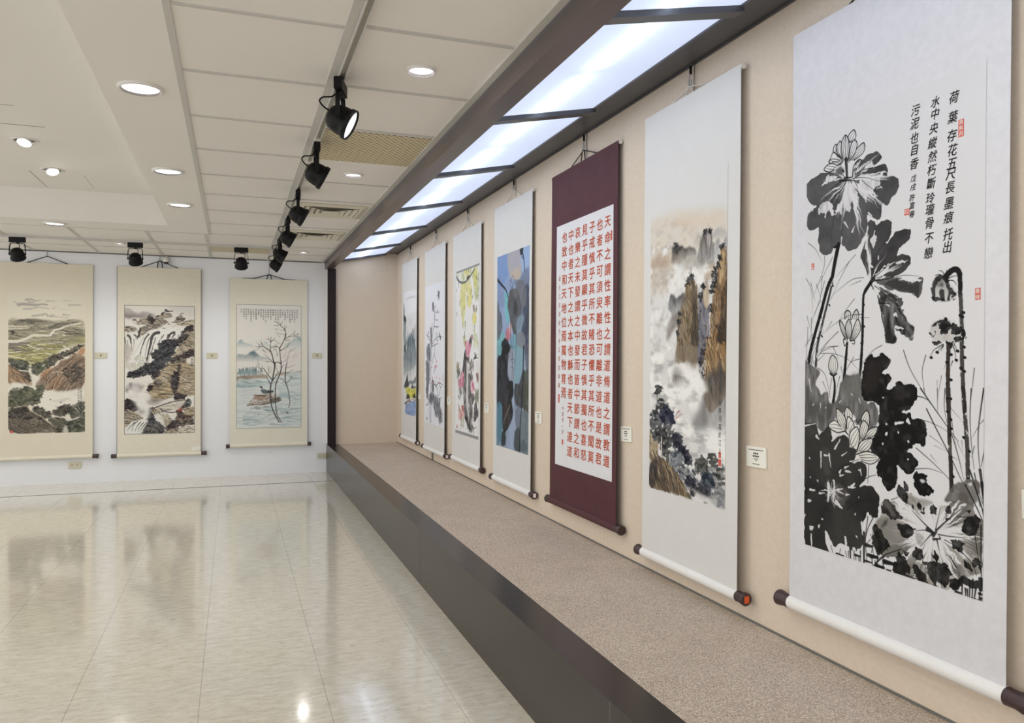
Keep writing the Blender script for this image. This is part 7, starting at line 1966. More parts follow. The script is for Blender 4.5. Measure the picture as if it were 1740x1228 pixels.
ART[11] = [
 ('line',([(157,77),(201,69),(240,87),(291,76)],26.400000000000002,(130,122,122),.3,12),{'dry': 0.05,'wob': 9}),
 ('line',([(157,77),(201,69),(240,87),(291,76)],12,(130,122,122),.45,4.800000000000001),{'dry': 0.25,'wob': 7}),
 ('line',([(90,130),(135,122),(190,124),(240,129),(297,121),(347,124)],44.0,(104,98,104),.3,20),{'dry': 0.05,'wob': 9}),
 ('line',([(90,130),(135,122),(190,124),(240,129),(297,121),(347,124)],20,(104,98,104),.45,8.0),{'dry': 0.25,'wob': 7}),
 ('line',([(185,95),(229,104)],30.800000000000004,(140,132,130),.3,14),{'dry': 0.05,'wob': 9}),
 ('line',([(185,95),(229,104)],14,(140,132,130),.45,5.6000000000000005),{'dry': 0.25,'wob': 7}),
 ('line',([(135,173),(201,168),(263,151),(308,156),(364,163)],22.0,(126,118,120),.3,10),{'dry': 0.05,'wob': 9}),
 ('line',([(135,173),(201,168),(263,151),(308,156),(364,163)],10,(126,118,120),.45,4.0),{'dry': 0.25,'wob': 7}),
 ('line',([(336,88),(387,80),(427,88)],17.6,(150,142,134),.3,8),{'dry': 0.05,'wob': 9}),
 ('line',([(336,88),(387,80),(427,88)],8,(150,142,134),.45,3.2),{'dry': 0.25,'wob': 7}),
 ('line',([(489,74),(570,79)],13.200000000000001,(170,162,150),.3,6),{'dry': 0.05,'wob': 9}),
 ('line',([(489,74),(570,79)],6,(170,162,150),.45,2.4000000000000004),{'dry': 0.25,'wob': 7}),
 ('line',([(547,123),(616,118),(656,122)],26.400000000000002,(146,140,130),.3,12),{'dry': 0.05,'wob': 9}),
 ('line',([(547,123),(616,118),(656,122)],12,(146,140,130),.45,4.800000000000001),{'dry': 0.25,'wob': 7}),
 ('line',([(398,161),(432,147)],22.0,(170,162,152),.3,10),{'dry': 0.05,'wob': 9}),
 ('line',([(398,161),(432,147)],10,(170,162,152),.45,4.0),{'dry': 0.25,'wob': 7}),
 ('line',([(218,242),(297,230),(336,214),(353,239),(410,228)],26.400000000000002,(116,110,102),.3,12),{'dry': 0.05,'wob': 9}),
 ('line',([(218,242),(297,230),(336,214),(353,239),(410,228)],12,(116,110,102),.45,4.800000000000001),{'dry': 0.25,'wob': 7}),
 ('line',([(376,245),(455,247)],17.6,(130,124,112),.3,8),{'dry': 0.05,'wob': 9}),
 ('line',([(376,245),(455,247)],8,(130,124,112),.45,3.2),{'dry': 0.25,'wob': 7}),
 ('line',([(495,223),(558,228)],22.0,(126,122,112),.3,10),{'dry': 0.05,'wob': 9}),
 ('line',([(495,223),(558,228)],10,(126,122,112),.45,4.0),{'dry': 0.25,'wob': 7}),
 ('line',([(52,99),(96,136)],22.0,(170,160,150),.3,10),{'dry': 0.05,'wob': 9}),
 ('line',([(52,99),(96,136)],10,(170,160,150),.45,4.0),{'dry': 0.25,'wob': 7}),
 ('line',([(467,250),(541,251)],15.400000000000002,(150,142,130),.3,7),{'dry': 0.05,'wob': 9}),
 ('line',([(467,250),(541,251)],7,(150,142,130),.45,2.8000000000000003),{'dry': 0.25,'wob': 7}),
 ('line',([(455,166),(570,173)],17.6,(186,178,164),.3,8),{'dry': 0.05,'wob': 9}),
 ('line',([(455,166),(570,173)],8,(186,178,164),.45,3.2),{'dry': 0.25,'wob': 7}),
 ('wash',([(-3,303),(90,279),(241,273),(398,290),(512,281),(650,272),(691,311),(691,520),(512,554),(342,652),(174,747),(-1,747)],(160,152,122),.85,10,8,50,.4,(120,18),1),{}),
 ('wash',([(-1,538),(229,524),(455,522),(691,454),(691,520),(512,554),(387,697),(229,747),(2,697)],(156,150,88),.8,16,8,50,.5,(120,22),2),{}),
 ('hatch',([(-3,297),(656,279),(691,337),(691,428),(342,433),(-3,437)],110,130,12,[(96,92,76),(120,116,92),(140,134,104),(84,80,76)],.02,.16,.65,110),{}),
 ('hatch',([(-3,437),(691,428),(691,520),(342,600),(-3,538)],100,130,12,[(106,104,80),(130,126,90),(90,88,70)],.02,.16,.65,100),{}),
 ('hatch',([(2,538),(455,522),(376,677),(174,747),(2,678)],90,120,12,[(126,122,66),(108,106,64),(196,186,120),(90,88,70)],.02,.16,.65,90),{}),
 ('hatch',([(-3,513),(174,511),(174,614),(-3,615)],40,90,12,[(110,102,104),(90,84,84)],.02,.16,.65,40),{}),
 ('hatch',([(118,282),(342,275),(314,317),(118,314)],24,120,14,[(74,70,66),(96,90,80)],.05,.15,.7,9),{}),
 ('hatch',([(342,368),(455,321),(650,279),(627,312),(455,366)],24,100,14,[(90,86,76),(80,78,66)],-0.25,.15,.7,10),{}),
 ('hatch',([(495,366),(691,363),(691,441),(495,424)],26,100,9,[(64,60,50),(90,86,74)],.05,.2,.7,11),{}),
 ('line',([(-3,507),(90,503),(162,473),(218,444),(285,440),(370,442),(393,413),(421,383),(467,370),(512,346),(593,322),(650,311)],30,(216,208,188),.85,15.0),{'wob': 5}),
 ('line',([(-3,351),(162,350)],14,(216,208,188),.85,7.0),{'wob': 5}),
 ('line',([(-3,380),(174,371)],12,(216,208,188),.85,6.0),{'wob': 5}),
 ('line',([(2,653),(90,672),(157,684)],13,(216,208,188),.85,6.5),{'wob': 5}),
 ('line',([(174,540),(213,562),(319,581)],12,(216,208,188),.85,6.0),{'wob': 5}),
 ('line',([(224,601),(297,575)],10,(216,208,188),.85,5.0),{'wob': 5}),
 ('line',([(336,581),(398,571)],8,(216,208,188),.85,4.0),{'wob': 5}),
 ('line',([(336,619),(432,658)],10,(216,208,188),.85,5.0),{'wob': 5}),
 ('line',([(2,621),(118,608)],10,(216,208,188),.85,5.0),{'wob': 5}),
 ('line',([(162,646),(285,626)],8,(216,208,188),.85,4.0),{'wob': 5}),
 ('line',([(489,431),(512,443)],12,(216,208,188),.85,6.0),{'wob': 5}),
 ('line',([(501,554),(547,580),(558,599)],14,(216,208,188),.85,7.0),{'wob': 5}),
 ('line',([(263,536),(398,522),(489,509)],8,(216,208,188),.85,4.0),{'wob': 5}),
 ('dabs',([(32,404),(43,404),(43,436),(32,436)],6,20,[(60,58,48)],.9),{}),
 ('dabs',([(263,747),(353,684),(455,632),(570,586),(627,553),(691,513),(691,546),(627,599),(512,658),(398,747)],150,26,[(44,42,36),(64,60,50),(84,78,62)],.85,1.3,0,.8,12),{}),
 ('wash',([(512,747),(541,684),(616,618),(691,664),(691,747)],(126,96,72),.85,6,8,30,.3,(40,40),13),{}),
 ('wash',([(622,612),(691,546),(691,638),(639,638)],(170,116,76),.85,8,8,30,.3,(40,40),14),{}),
 ('dabs',([(2,684),(162,703),(185,747),(8,747)],60,26,[(54,52,46),(80,76,62)],.8,1.3,0,.8,15),{}),
 ('wash',([(241,969),(263,905),(308,867),(376,796),(444,744),(512,686),(691,686),(691,934),(639,999),(570,1050),(501,1017),(467,1055),(415,1048),(410,996),(353,1009),(297,1008)],(130,106,84),.95,5,8,40,.3,(40,60),20),{}),
 ('wash',([(285,847),(330,783),(387,764),(364,841),(297,873)],(176,122,84),.85,10,8),{}),
 ('wash',([(398,880),(484,868),(472,997),(376,996)],(150,116,84),.7,14,10),{}),
 ('hatch',([(241,969),(263,905),(308,867),(376,796),(444,744),(512,686),(691,686),(691,934),(639,999),(570,1050),(501,1017),(467,1055),(415,1048),(410,996),(353,1009),(297,1008)],190,110,9,[(74,60,50),(100,80,64),(56,48,42),(168,138,108)],2.25,.28,.7,21),{}),
 ('line',([(246,969),(308,931),(353,899),(393,802),(444,777)],12,(60,50,42),.8,5),{'wob': 3}),
 ('line',([(254,965),(316,927),(361,895),(401,799),(452,773)],7,(204,180,150),.7,3),{'wob': 3}),
 ('line',([(297,1002),(342,944),(353,899),(415,835)],12,(60,50,42),.8,5),{'wob': 3}),
 ('line',([(305,998),(350,940),(361,895),(423,831)],7,(204,180,150),.7,3),{'wob': 3}),
 ('line',([(444,945),(507,829),(570,764)],12,(60,50,42),.8,5),{'wob': 3}),
 ('line',([(452,941),(515,825),(578,760)],7,(204,180,150),.7,3),{'wob': 3}),
 ('line',([(489,1049),(558,901),(627,764)],12,(60,50,42),.8,5),{'wob': 3}),
 ('line',([(497,1045),(566,897),(635,760)],7,(204,180,150),.7,3),{'wob': 3}),
 ('line',([(535,1050),(581,946),(685,836)],12,(60,50,42),.8,5),{'wob': 3}),
 ('line',([(543,1046),(589,942),(693,832)],7,(204,180,150),.7,3),{'wob': 3}),
 ('line',([(393,1003),(421,900)],12,(60,50,42),.8,5),{'wob': 3}),
 ('line',([(401,999),(429,896)],7,(204,180,150),.7,3),{'wob': 3}),
 ('dabs',([(501,790),(616,725),(691,803),(639,895),(570,959),(501,848)],90,22,[(50,46,40),(70,62,52)],.75,1.2,0,1,22),{}),
 ('line',([(398,828),(444,816),(495,829)],9,(196,180,156),.8),{}),
 ('line',([(447,825),(449,854)],8,(190,170,150),.8),{}),
 ('wash',([(1,763),(30,741),(74,776),(129,808),(185,847),(213,956),(151,942),(63,929),(2,928)],(146,116,84),.92,6,8,40,.3,(40,50),23),{}),
 ('hatch',([(1,763),(30,741),(74,776),(129,808),(185,847),(213,956),(151,942),(63,929),(2,928)],70,90,9,[(90,70,52),(110,84,60),(180,140,100),(64,56,46)],.9,.35,.7,24),{}),
 ('dabs',([(63,757),(162,814),(207,898),(190,917),(118,827)],60,22,[(56,50,44),(84,74,60)],.8,1.2,0,1,25),{}),
 ('dabs',([(24,693),(174,719),(196,770),(162,808),(52,763)],110,26,[(56,60,54),(40,44,42),(84,86,70)],.85,1.3,0,.8,26),{}),
 ('dabs',([(218,744),(285,725),(398,706),(376,764),(297,815),(263,860),(218,840)],110,26,[(48,54,48),(66,70,54),(90,92,66)],.85,1.3,0,.8,27),{}),
 ('wash',([(179,795),(201,776),(213,834),(285,879),(246,943),(285,995),(252,1020),(218,994),(213,930),(201,853)],(212,206,188),.95,6,5),{}),
 ('line',([(101,802),(185,811)],12,(212,206,188),.9,8),{}),
 ('line',([(308,757),(330,738)],12,(206,200,180),.9,6),{}),
 ('cloud',([(2,935),(174,943),(213,988),(118,1006),(2,1017)],(214,208,192),.95,10,(70,40),.3,5,28),{}),
 ('wash',([(263,1072),(342,1015),(501,1023),(651,999),(691,1052),(627,1129),(570,1167),(455,1185),(410,1229),(330,1208),(263,1149)],(216,210,194),.97,12,6),{}),
 ('cloud',([(342,1047),(651,1051),(599,1155),(398,1177)],(160,154,142),.5,14,(90,40),.52,4,29),{}),
 ('dabs',([(8,1043),(52,986),(118,993),(162,962),(229,1014),(297,1021),(285,1066),(263,1136),(196,1161),(63,1171),(5,1157)],420,26,[(58,62,50),(76,80,58),(44,46,42),(96,96,72)],.85,1.2,0,.9,420),{}),
 ('dabs',([(224,1174),(330,1215),(285,1252),(241,1226)],60,24,[(54,52,46),(76,72,60)],.85,1.2,0,.9,60),{}),
 ('dabs',([(252,1052),(319,1008),(308,950),(263,969),(285,1046)],50,22,[(64,66,54),(84,84,66)],.85,1.2,0,.9,50),{}),
 ('dabs',([(308,1253),(364,1228),(393,1268),(353,1292),(314,1285)],60,24,[(56,52,46),(90,86,72)],.85,1.2,0,.9,60),{}),
 ('dabs',([(404,1236),(455,1185),(547,1167),(576,1194),(512,1251),(472,1276),(410,1255)],120,28,[(48,44,40),(66,60,52)],.85,1.2,0,.9,120),{}),
 ('dabs',([(541,1238),(570,1200),(616,1155),(674,1130),(691,1183),(691,1300),(570,1291)],160,26,[(76,80,66),(96,94,80),(56,56,50)],.85,1.2,0,.9,160),{}),
 ('dabs',([(376,1306),(455,1288),(524,1316),(518,1446),(444,1450),(387,1358)],220,26,[(66,66,52),(88,86,66),(50,48,42)],.85,1.2,0,.9,220),{}),
 ('dabs',([(535,1342),(593,1305),(691,1314),(697,1431),(627,1449),(535,1446)],260,26,[(54,58,46),(72,76,58),(40,42,38)],.85,1.2,0,.9,260),{}),
 ('wash',([(5,1195),(90,1178),(157,1166),(196,1212),(241,1245),(308,1291),(353,1338),(415,1397),(438,1443),(308,1449),(118,1450),(24,1431),(5,1399)],(92,84,70),.97,5,8,40,.25,(40,40),30),{}),
 ('hatch',([(5,1195),(90,1178),(157,1166),(196,1212),(241,1245),(308,1291),(353,1338),(415,1397),(438,1443),(308,1449),(118,1450),(24,1431),(5,1399)],230,70,9,[(56,50,44),(74,66,54),(112,102,84),(44,40,38)],.75,.5,.7,31),{}),
 ('dabs',([(8,1214),(162,1173),(196,1218),(308,1298),(229,1302),(151,1301),(8,1278)],110,22,[(44,40,38),(60,54,46)],.8,1.2,0,.9,32),{}),
 ('line',([(57,1184),(118,1166),(168,1163),(196,1212),(263,1258),(308,1285),(353,1331),(415,1385)],10,(170,158,130),.8,7),{'wob': 3}),
 ('line',([(246,1284),(252,1361),(241,1380)],9,(120,110,90),.8),{}),
 ('line',([(207,1398),(308,1362),(370,1403)],9,(60,54,46),.8,5),{}),
 ('line',([(604,1194),(639,1240)],8,(180,176,164),.8),{}),
 ('line',([(627,1168),(651,1221)],6,(150,148,140),.8),{}),
 ('line',([(373,1103),(383,1108)],10,(60,54,50),.8),{}),
 ('line',([(467,1132),(477,1137)],10,(60,54,50),.8),{}),
 ('line',([(427,1165),(435,1197)],5,(130,124,112),.8),{}),
 ('cloud',([(263,1412),(376,1429),(398,1458),(263,1454)],(190,180,158),.6,8,(40,20),.4,4,33),{}),
 ('wash',([(495,1413),(524,1374),(541,1433),(530,1453),(501,1452)],(200,194,174),.8,8,5),{}),
 ('line',([(393,1268),(478,1295)],16,(206,198,180),.85,10),{'wob': 4}),
 ('line',([(512,1296),(547,1323),(645,1293)],18,(206,198,180),.85,10),{'wob': 4}),
 ('line',([(535,1258),(541,1310)],14,(206,198,180),.8,10),{}),
]
ART[12] = [
 ('wash',([(-2,41),(45,40),(129,81),(202,67),(275,84),(309,114),(241,128),(129,130),(1,136)],(164,152,148),.85,8,8,30,.3,(50,30),1),{}),
 ('wash',([(1,96),(73,95),(196,110),(174,129),(4,134)],(120,110,110),.6,10,8),{}),
 ('wash',([(412,6),(683,0),(683,120),(498,73)],(206,198,190),.6,20,8),{}),
 ('wash',([(115,198),(151,148),(196,135),(253,128),(320,133),(377,138),(429,174),(372,206),(321,214),(253,233),(202,209),(151,204)],(152,138,124),.95,2.5,7,18,.3,(22,18),10),{}),
 ('hatch',([(115,198),(151,148),(196,135),(253,128),(320,133),(377,138),(429,174),(372,206),(321,214),(253,233),(202,209),(151,204)],50,46,6,[(44,36,38),(72,60,54),(30,26,28)],.35,.6,.8,11),{}),
 ('hatch',([(115,198),(151,148),(196,135),(253,128),(320,133),(377,138),(429,174),(372,206),(321,214),(253,233),(202,209),(151,204)],25,36.800000000000004,7.199999999999999,[(196,178,146),(214,200,174),(176,156,126)],.35,.6,.7,12),{}),
 ('wash',([(140,278),(151,241),(207,215),(275,214),(355,207),(366,225),(298,245),(241,264),(196,314),(146,340)],(140,128,116),.95,2.5,7,18,.3,(22,18),13),{}),
 ('hatch',([(140,278),(151,241),(207,215),(275,214),(355,207),(366,225),(298,245),(241,264),(196,314),(146,340)],50,46,6,[(44,36,38),(72,60,54),(30,26,28)],-0.3,.6,.8,14),{}),
 ('hatch',([(140,278),(151,241),(207,215),(275,214),(355,207),(366,225),(298,245),(241,264),(196,314),(146,340)],25,36.800000000000004,7.199999999999999,[(196,178,146),(214,200,174),(176,156,126)],-0.3,.6,.7,15),{}),
 ('wash',([(320,127),(366,88),(440,74),(469,111),(423,131),(355,132)],(164,150,134),.95,2.5,7,18,.3,(22,18),16),{}),
 ('hatch',([(320,127),(366,88),(440,74),(469,111),(423,131),(355,132)],24,46,6,[(44,36,38),(72,60,54),(30,26,28)],.2,.6,.8,17),{}),
 ('hatch',([(320,127),(366,88),(440,74),(469,111),(423,131),(355,132)],12,36.800000000000004,7.199999999999999,[(196,178,146),(214,200,174),(176,156,126)],.2,.6,.7,18),{}),
 ('wash',([(486,173),(521,116),(550,103),(590,134),(579,165),(515,179)],(104,94,90),.95,2.5,7,18,.3,(22,18),19),{}),
 ('hatch',([(486,173),(521,116),(550,103),(590,134),(579,165),(515,179)],34,46,6,[(44,36,38),(72,60,54),(30,26,28)],-0.5,.6,.8,20),{}),
 ('hatch',([(486,173),(521,116),(550,103),(590,134),(579,165),(515,179)],17,36.800000000000004,7.199999999999999,[(196,178,146),(214,200,174),(176,156,126)],-0.5,.6,.7,21),{}),
 ('wash',([(498,204),(561,166),(683,145),(683,201),(584,209)],(190,178,150),.95,2.5,7,18,.3,(22,18),22),{}),
 ('hatch',([(498,204),(561,166),(683,145),(683,201),(584,209)],20,46,6,[(44,36,38),(72,60,54),(30,26,28)],.1,.6,.8,23),{}),
 ('hatch',([(498,204),(561,166),(683,145),(683,201),(584,209)],10,36.800000000000004,7.199999999999999,[(196,178,146),(214,200,174),(176,156,126)],.1,.6,.7,24),{}),
 ('wash',([(1,225),(51,224),(118,248),(96,279),(4,286)],(138,126,116),.95,2.5,7,18,.3,(22,18),25),{}),
 ('hatch',([(1,225),(51,224),(118,248),(96,279),(4,286)],30,46,6,[(44,36,38),(72,60,54),(30,26,28)],.2,.6,.8,26),{}),
 ('hatch',([(1,225),(51,224),(118,248),(96,279),(4,286)],15,36.800000000000004,7.199999999999999,[(196,178,146),(214,200,174),(176,156,126)],.2,.6,.7,27),{}),
 ('line',([(241,147),(264,134),(264,190)],40,(44,36,38),.9,20.0),{'dry': 0.25,'wob': 7}),
 ('line',([(281,158),(303,146)],30,(44,36,38),.9,15.0),{'dry': 0.25,'wob': 7}),
 ('line',([(400,41),(429,59),(469,52)],22,(44,36,38),.9,11.0),{'dry': 0.25,'wob': 7}),
 ('line',([(366,88),(406,56)],22,(44,36,38),.9,11.0),{'dry': 0.25,'wob': 7}),
 ('line',([(550,85),(579,75)],14,(44,36,38),.9,7.0),{'dry': 0.25,'wob': 7}),
 ('line',([(332,108),(298,127)],20,(44,36,38),.9,10.0),{'dry': 0.25,'wob': 7}),
 ('line',([(521,141),(596,134)],22,(44,36,38),.9,11.0),{'dry': 0.25,'wob': 7}),
 ('line',([(140,290),(163,241)],26,(44,36,38),.9,13.0),{'dry': 0.25,'wob': 7}),
 ('line',([(135,340),(146,290)],24,(44,36,38),.9,12.0),{'dry': 0.25,'wob': 7}),
 ('line',([(230,122),(253,97)],20,(44,36,38),.9,10.0),{'dry': 0.25,'wob': 7}),
 ('wash',([(70,156),(95,143),(121,155),(111,164),(80,164)],(84,74,70),.92,1.5,4),{}),
 ('wash',([(87,183),(95,178),(104,182),(101,186),(90,186)],(84,74,70),.92,1.5,4),{}),
 ('wash',([(132,210),(140,206),(148,210),(145,213),(135,213)],(84,74,70),.92,1.5,4),{}),
 ('wash',([(363,244),(383,234),(404,243),(395,250),(371,251)],(84,74,70),.92,1.5,4),{}),
 ('wash',([(313,248),(321,244),(328,248),(325,251),(316,251)],(84,74,70),.92,1.5,4),{}),
 ('wash',([(421,196),(435,189),(448,196),(443,200),(426,201)],(84,74,70),.92,1.5,4),{}),
 ('wash',([(457,205),(463,202),(469,205),(467,207),(460,207)],(84,74,70),.92,1.5,4),{}),
 ('wash',([(504,251),(527,240),(550,251),(540,258),(513,259)],(84,74,70),.92,1.5,4),{}),
 ('wash',([(533,276),(550,268),(566,275),(559,281),(540,281)],(84,74,70),.92,1.5,4),{}),
 ('wash',([(579,278),(596,270),(613,278),(606,284),(586,284)],(84,74,70),.92,1.5,4),{}),
 ('wash',([(469,224),(475,221),(480,223),(478,225),(471,225)],(84,74,70),.92,1.5,4),{}),
 ('wash',([(555,229),(561,226),(567,228),(565,230),(558,230)],(84,74,70),.92,1.5,4),{}),
 ('wash',([(489,211),(495,208),(501,211),(498,213),(491,213)],(84,74,70),.92,1.5,4),{}),
 ('wash',([(140,352),(241,289),(355,250),(573,228),(561,310),(504,361),(355,400),(275,537),(230,703),(12,702),(73,537)],(226,221,212),.9,6,5),{}),
 ('line',([(332,288),(292,301),(267,338),(253,413),(236,487),(219,574)],34,(44,36,38),.92,11.899999999999999),{'dry': 0.1,'wob': 3}),
 ('line',([(486,286),(452,299),(435,336),(417,368)],28,(44,36,38),.92,9.799999999999999),{'dry': 0.1,'wob': 3}),
 ('line',([(236,308),(202,351),(185,401),(163,469),(149,549)],16,(44,36,38),.92,5.6),{'dry': 0.1,'wob': 3}),
 ('line',([(492,305),(469,336),(458,361)],16,(44,36,38),.92,5.6),{'dry': 0.1,'wob': 3}),
 ('line',([(429,312),(412,355)],18,(44,36,38),.92,6.3),{'dry': 0.1,'wob': 3}),
 ('line',([(298,344),(292,388),(275,437),(264,537)],9,(44,36,38),.92,3.15),{'dry': 0.1,'wob': 3}),
 ('line',([(253,338),(224,394),(208,487),(196,574)],9,(90,80,78),.92,3.15),{'dry': 0.1,'wob': 3}),
 ('line',([(383,312),(355,362)],10,(44,36,38),.92,3.5),{'dry': 0.1,'wob': 3}),
 ('line',([(366,325),(321,412)],6,(130,120,116),.92,2.0999999999999996),{'dry': 0.1,'wob': 3}),
 ('line',([(275,456),(241,537),(230,617)],8,(44,36,38),.92,2.8),{'dry': 0.1,'wob': 3}),
 ('line',([(185,339),(129,451),(84,537)],6,(150,140,134),.92,2.0999999999999996),{'dry': 0.1,'wob': 3}),
 ('line',([(532,310),(515,342)],8,(90,80,78),.92,2.8),{'dry': 0.1,'wob': 3}),
 ('line',([(219,562),(216,611)],20,(44,36,38),.92,7.0),{'dry': 0.1,'wob': 3}),
 ('line',([(343,375),(332,449)],8,(120,112,108),.92,2.8),{'dry': 0.1,'wob': 3}),
 ('line',([(174,438),(129,562)],6,(150,140,134),.92,2.0999999999999996),{'dry': 0.1,'wob': 3}),
 ('line',([(129,537),(107,568)],7,(44,36,38),.92,2.4499999999999997),{'dry': 0.1,'wob': 3}),
 ('line',([(34,322),(54,347),(62,408)],28,(44,36,38),.85,8.4),{'dry': 0.15,'wob': 3}),
 ('line',([(1,341),(12,415),(18,501)],12,(44,36,38),.85,3.5999999999999996),{'dry': 0.15,'wob': 3}),
 ('line',([(96,316),(109,328),(115,365)],16,(44,36,38),.85,4.8),{'dry': 0.15,'wob': 3}),
 ('line',([(123,328),(129,364)],12,(44,36,38),.85,3.5999999999999996),{'dry': 0.15,'wob': 3}),
 ('line',([(62,353),(73,500)],8,(44,36,38),.85,2.4),{'dry': 0.15,'wob': 3}),
 ('line',([(29,378),(32,476)],8,(44,36,38),.85,2.4),{'dry': 0.15,'wob': 3}),
 ('line',([(90,365),(93,439)],8,(44,36,38),.85,2.4),{'dry': 0.15,'wob': 3}),
 ('line',([(12,501),(18,623)],6,(44,36,38),.85,1.7999999999999998),{'dry': 0.15,'wob': 3}),
 ('wash',([(4,439),(90,451),(51,562),(12,685),(4,623)],(176,164,154),.7,12,8,30,.4,(16,60),30),{}),
 ('hatch',([(34,562),(196,562),(185,702),(23,702)],90,30,5,[(120,112,100),(160,150,136)],1.2,.8,.6,31),{}),
 ('cloud',([(29,574),(196,549),(196,702),(23,702)],(190,184,160),.5,12,(60,50),.45,4,32),{}),
 ('wash',([(683,208),(642,234),(584,303),(550,348),(538,423),(486,511),(469,548),(378,673),(355,703),(686,704)],(170,154,126),.95,2.5,7,18,.3,(22,18),33),{}),
 ('hatch',([(683,208),(642,234),(584,303),(550,348),(538,423),(486,511),(469,548),(378,673),(355,703),(686,704)],150,60,7,[(44,36,38),(72,60,54),(30,26,28)],.45,.5,.8,34),{}),
 ('hatch',([(683,208),(642,234),(584,303),(550,348),(538,423),(486,511),(469,548),(378,673),(355,703),(686,704)],75,48.0,8.4,[(196,178,146),(214,200,174),(176,156,126)],.45,.5,.7,35),{}),
 ('wash',([(585,598),(643,548),(686,542),(686,649),(643,674),(596,636)],(222,214,196),.9,4,6),{}),
 ('dabs',([(349,400),(440,361),(492,367),(527,423),(469,474),(378,462),(349,474)],150,30,[(34,34,40),(50,50,56),(26,26,30)],.88,1.6,0,1.0,150),{}),
 ('dabs',([(309,499),(389,455),(469,455),(486,498),(458,536),(321,586),(275,537)],190,30,[(36,36,42),(54,54,60),(28,28,32)],.88,1.6,0,1.0,190),{}),
 ('dabs',([(202,642),(275,611),(412,567),(481,567),(378,636),(298,703),(146,702)],200,30,[(40,40,44),(56,56,60),(28,28,30)],.88,1.6,0,1.0,200),{}),
 ('dabs',([(555,335),(590,303),(631,322),(584,360),(527,411),(521,386)],80,26,[(44,36,38),(34,30,32)],.88,1.6,0,1.0,80),{}),
 ('dabs',([(579,278),(631,227),(672,208),(677,246),(631,265)],60,26,[(44,36,38),(34,30,32)],.88,1.6,0,1.0,60),{}),
 ('dabs',([(486,561),(556,536),(683,466),(683,535),(585,561),(492,598)],120,26,[(44,36,38),(70,58,52)],.88,1.6,0,1.0,120),{}),
 ('dabs',([(469,598),(585,567),(643,704),(469,703)],110,26,[(44,36,38),(80,68,60),(120,106,90)],.88,1.6,0,1.0,110),{}),
 ('wash',([(686,639),(412,639),(321,714),(298,788),(253,850),(236,905),(253,986),(264,1030),(389,1013),(469,989),(504,952),(687,967)],(168,148,116),.95,2.5,7,18,.3,(22,18),40),{}),
 ('hatch',([(686,639),(412,639),(321,714),(298,788),(253,850),(236,905),(253,986),(264,1030),(389,1013),(469,989),(504,952),(687,967)],210,64,7,[(44,36,38),(72,60,54),(30,26,28)],.15,.35,.8,41),{}),
 ('hatch',([(686,639),(412,639),(321,714),(298,788),(253,850),(236,905),(253,986),(264,1030),(389,1013),(469,989),(504,952),(687,967)],105,51.2,8.4,[(196,178,146),(214,200,174),(176,156,126)],.15,.35,.7,42),{}),
 ('wash',([(242,850),(355,826),(458,852),(469,939),(389,988),(275,974),(242,911)],(186,160,116),.55,10,8),{}),
 ('hatch',([(242,843),(469,864),(469,964),(264,986)],60,110,7,[(44,36,38),(80,66,56),(214,192,150)],.12,.15,.8,41),{}),
 ('wash',([(469,877),(492,789),(509,702),(527,639),(561,639),(527,765),(521,890),(504,965),(469,927)],(46,38,38),.85,6,8),{}),
 ('dabs',([(40,743),(73,713),(174,688),(355,639),(423,639),(355,676),(275,732),(174,744),(101,768),(46,762)],210,28,[(36,36,42),(50,50,56),(28,28,30)],.88,1.5,0,1.0,211),{}),
 ('dabs',([(275,744),(332,701),(343,739),(298,782)],40,24,[(44,36,38)],.88,1.5,0,1.0,41),{}),
 ('dabs',([(481,764),(521,702),(533,765),(515,902),(475,889)],110,26,[(44,36,38),(34,30,32)],.88,1.5,0,1.0,111),{}),
 ('dabs',([(230,924),(253,850),(275,868),(247,930)],40,22,[(44,36,38)],.88,1.5,0,1.0,41),{}),
 ('dabs',([(292,850),(321,807),(349,826),(355,857),(321,863)],44,22,[(44,36,38),(110,96,84)],.88,1.5,0,1.0,45),{}),
 ('dabs',([(498,990),(515,940),(602,966),(596,1029),(515,1021)],90,24,[(44,36,38),(60,54,54)],.88,1.5,0,1.0,91),{}),
 ('dabs',([(556,1091),(596,1029),(643,1017),(643,1092),(585,1110)],90,26,[(50,56,58),(44,36,38),(88,94,92)],.88,1.5,0,1.0,91),{}),
 ('dabs',([(515,1115),(556,1091),(573,1141),(527,1165)],44,22,[(150,70,62),(110,54,50),(44,36,38)],.88,1.5,0,1.0,45),{}),
 ('dabs',([(539,1166),(643,1136),(684,1194),(585,1242),(504,1240)],180,26,[(44,36,38),(66,48,44),(90,64,54)],.88,1.5,0,1.0,181),{}),
 ('dabs',([(401,1262),(469,1239),(533,1259),(504,1359),(424,1338)],150,28,[(40,30,34),(54,42,44)],.88,1.5,0,1.0,151),{}),
 ('dabs',([(225,1295),(242,1184),(276,1172),(298,1235),(389,1324),(366,1377),(242,1373),(185,1362)],260,28,[(36,38,44),(56,58,62),(90,84,74)],.88,1.5,0,1.0,261),{}),
 ('dabs',([(253,1172),(242,1122),(264,1085),(287,1135),(276,1172)],60,24,[(44,36,38),(36,32,34)],.88,1.5,0,1.0,61),{}),
 ('dabs',([(10,1038),(51,1008),(85,1027),(140,1108),(107,1125),(12,1111)],150,28,[(44,36,38),(36,30,34)],.88,1.5,0,1.0,151),{}),
 ('dabs',([(515,1253),(684,1219),(684,1295),(527,1303)],80,24,[(44,36,38),(110,92,78)],.88,1.5,0,1.0,81),{}),
 ('cloud',([(10,841),(174,824),(242,862),(242,986),(129,1009),(10,933)],(110,100,102),.85,14,(60,44),.48,4.5,42),{}),
 ('wash',([(51,854),(118,830),(174,855),(174,911),(118,959),(73,897)],(130,120,120),.6,16,8),{}),
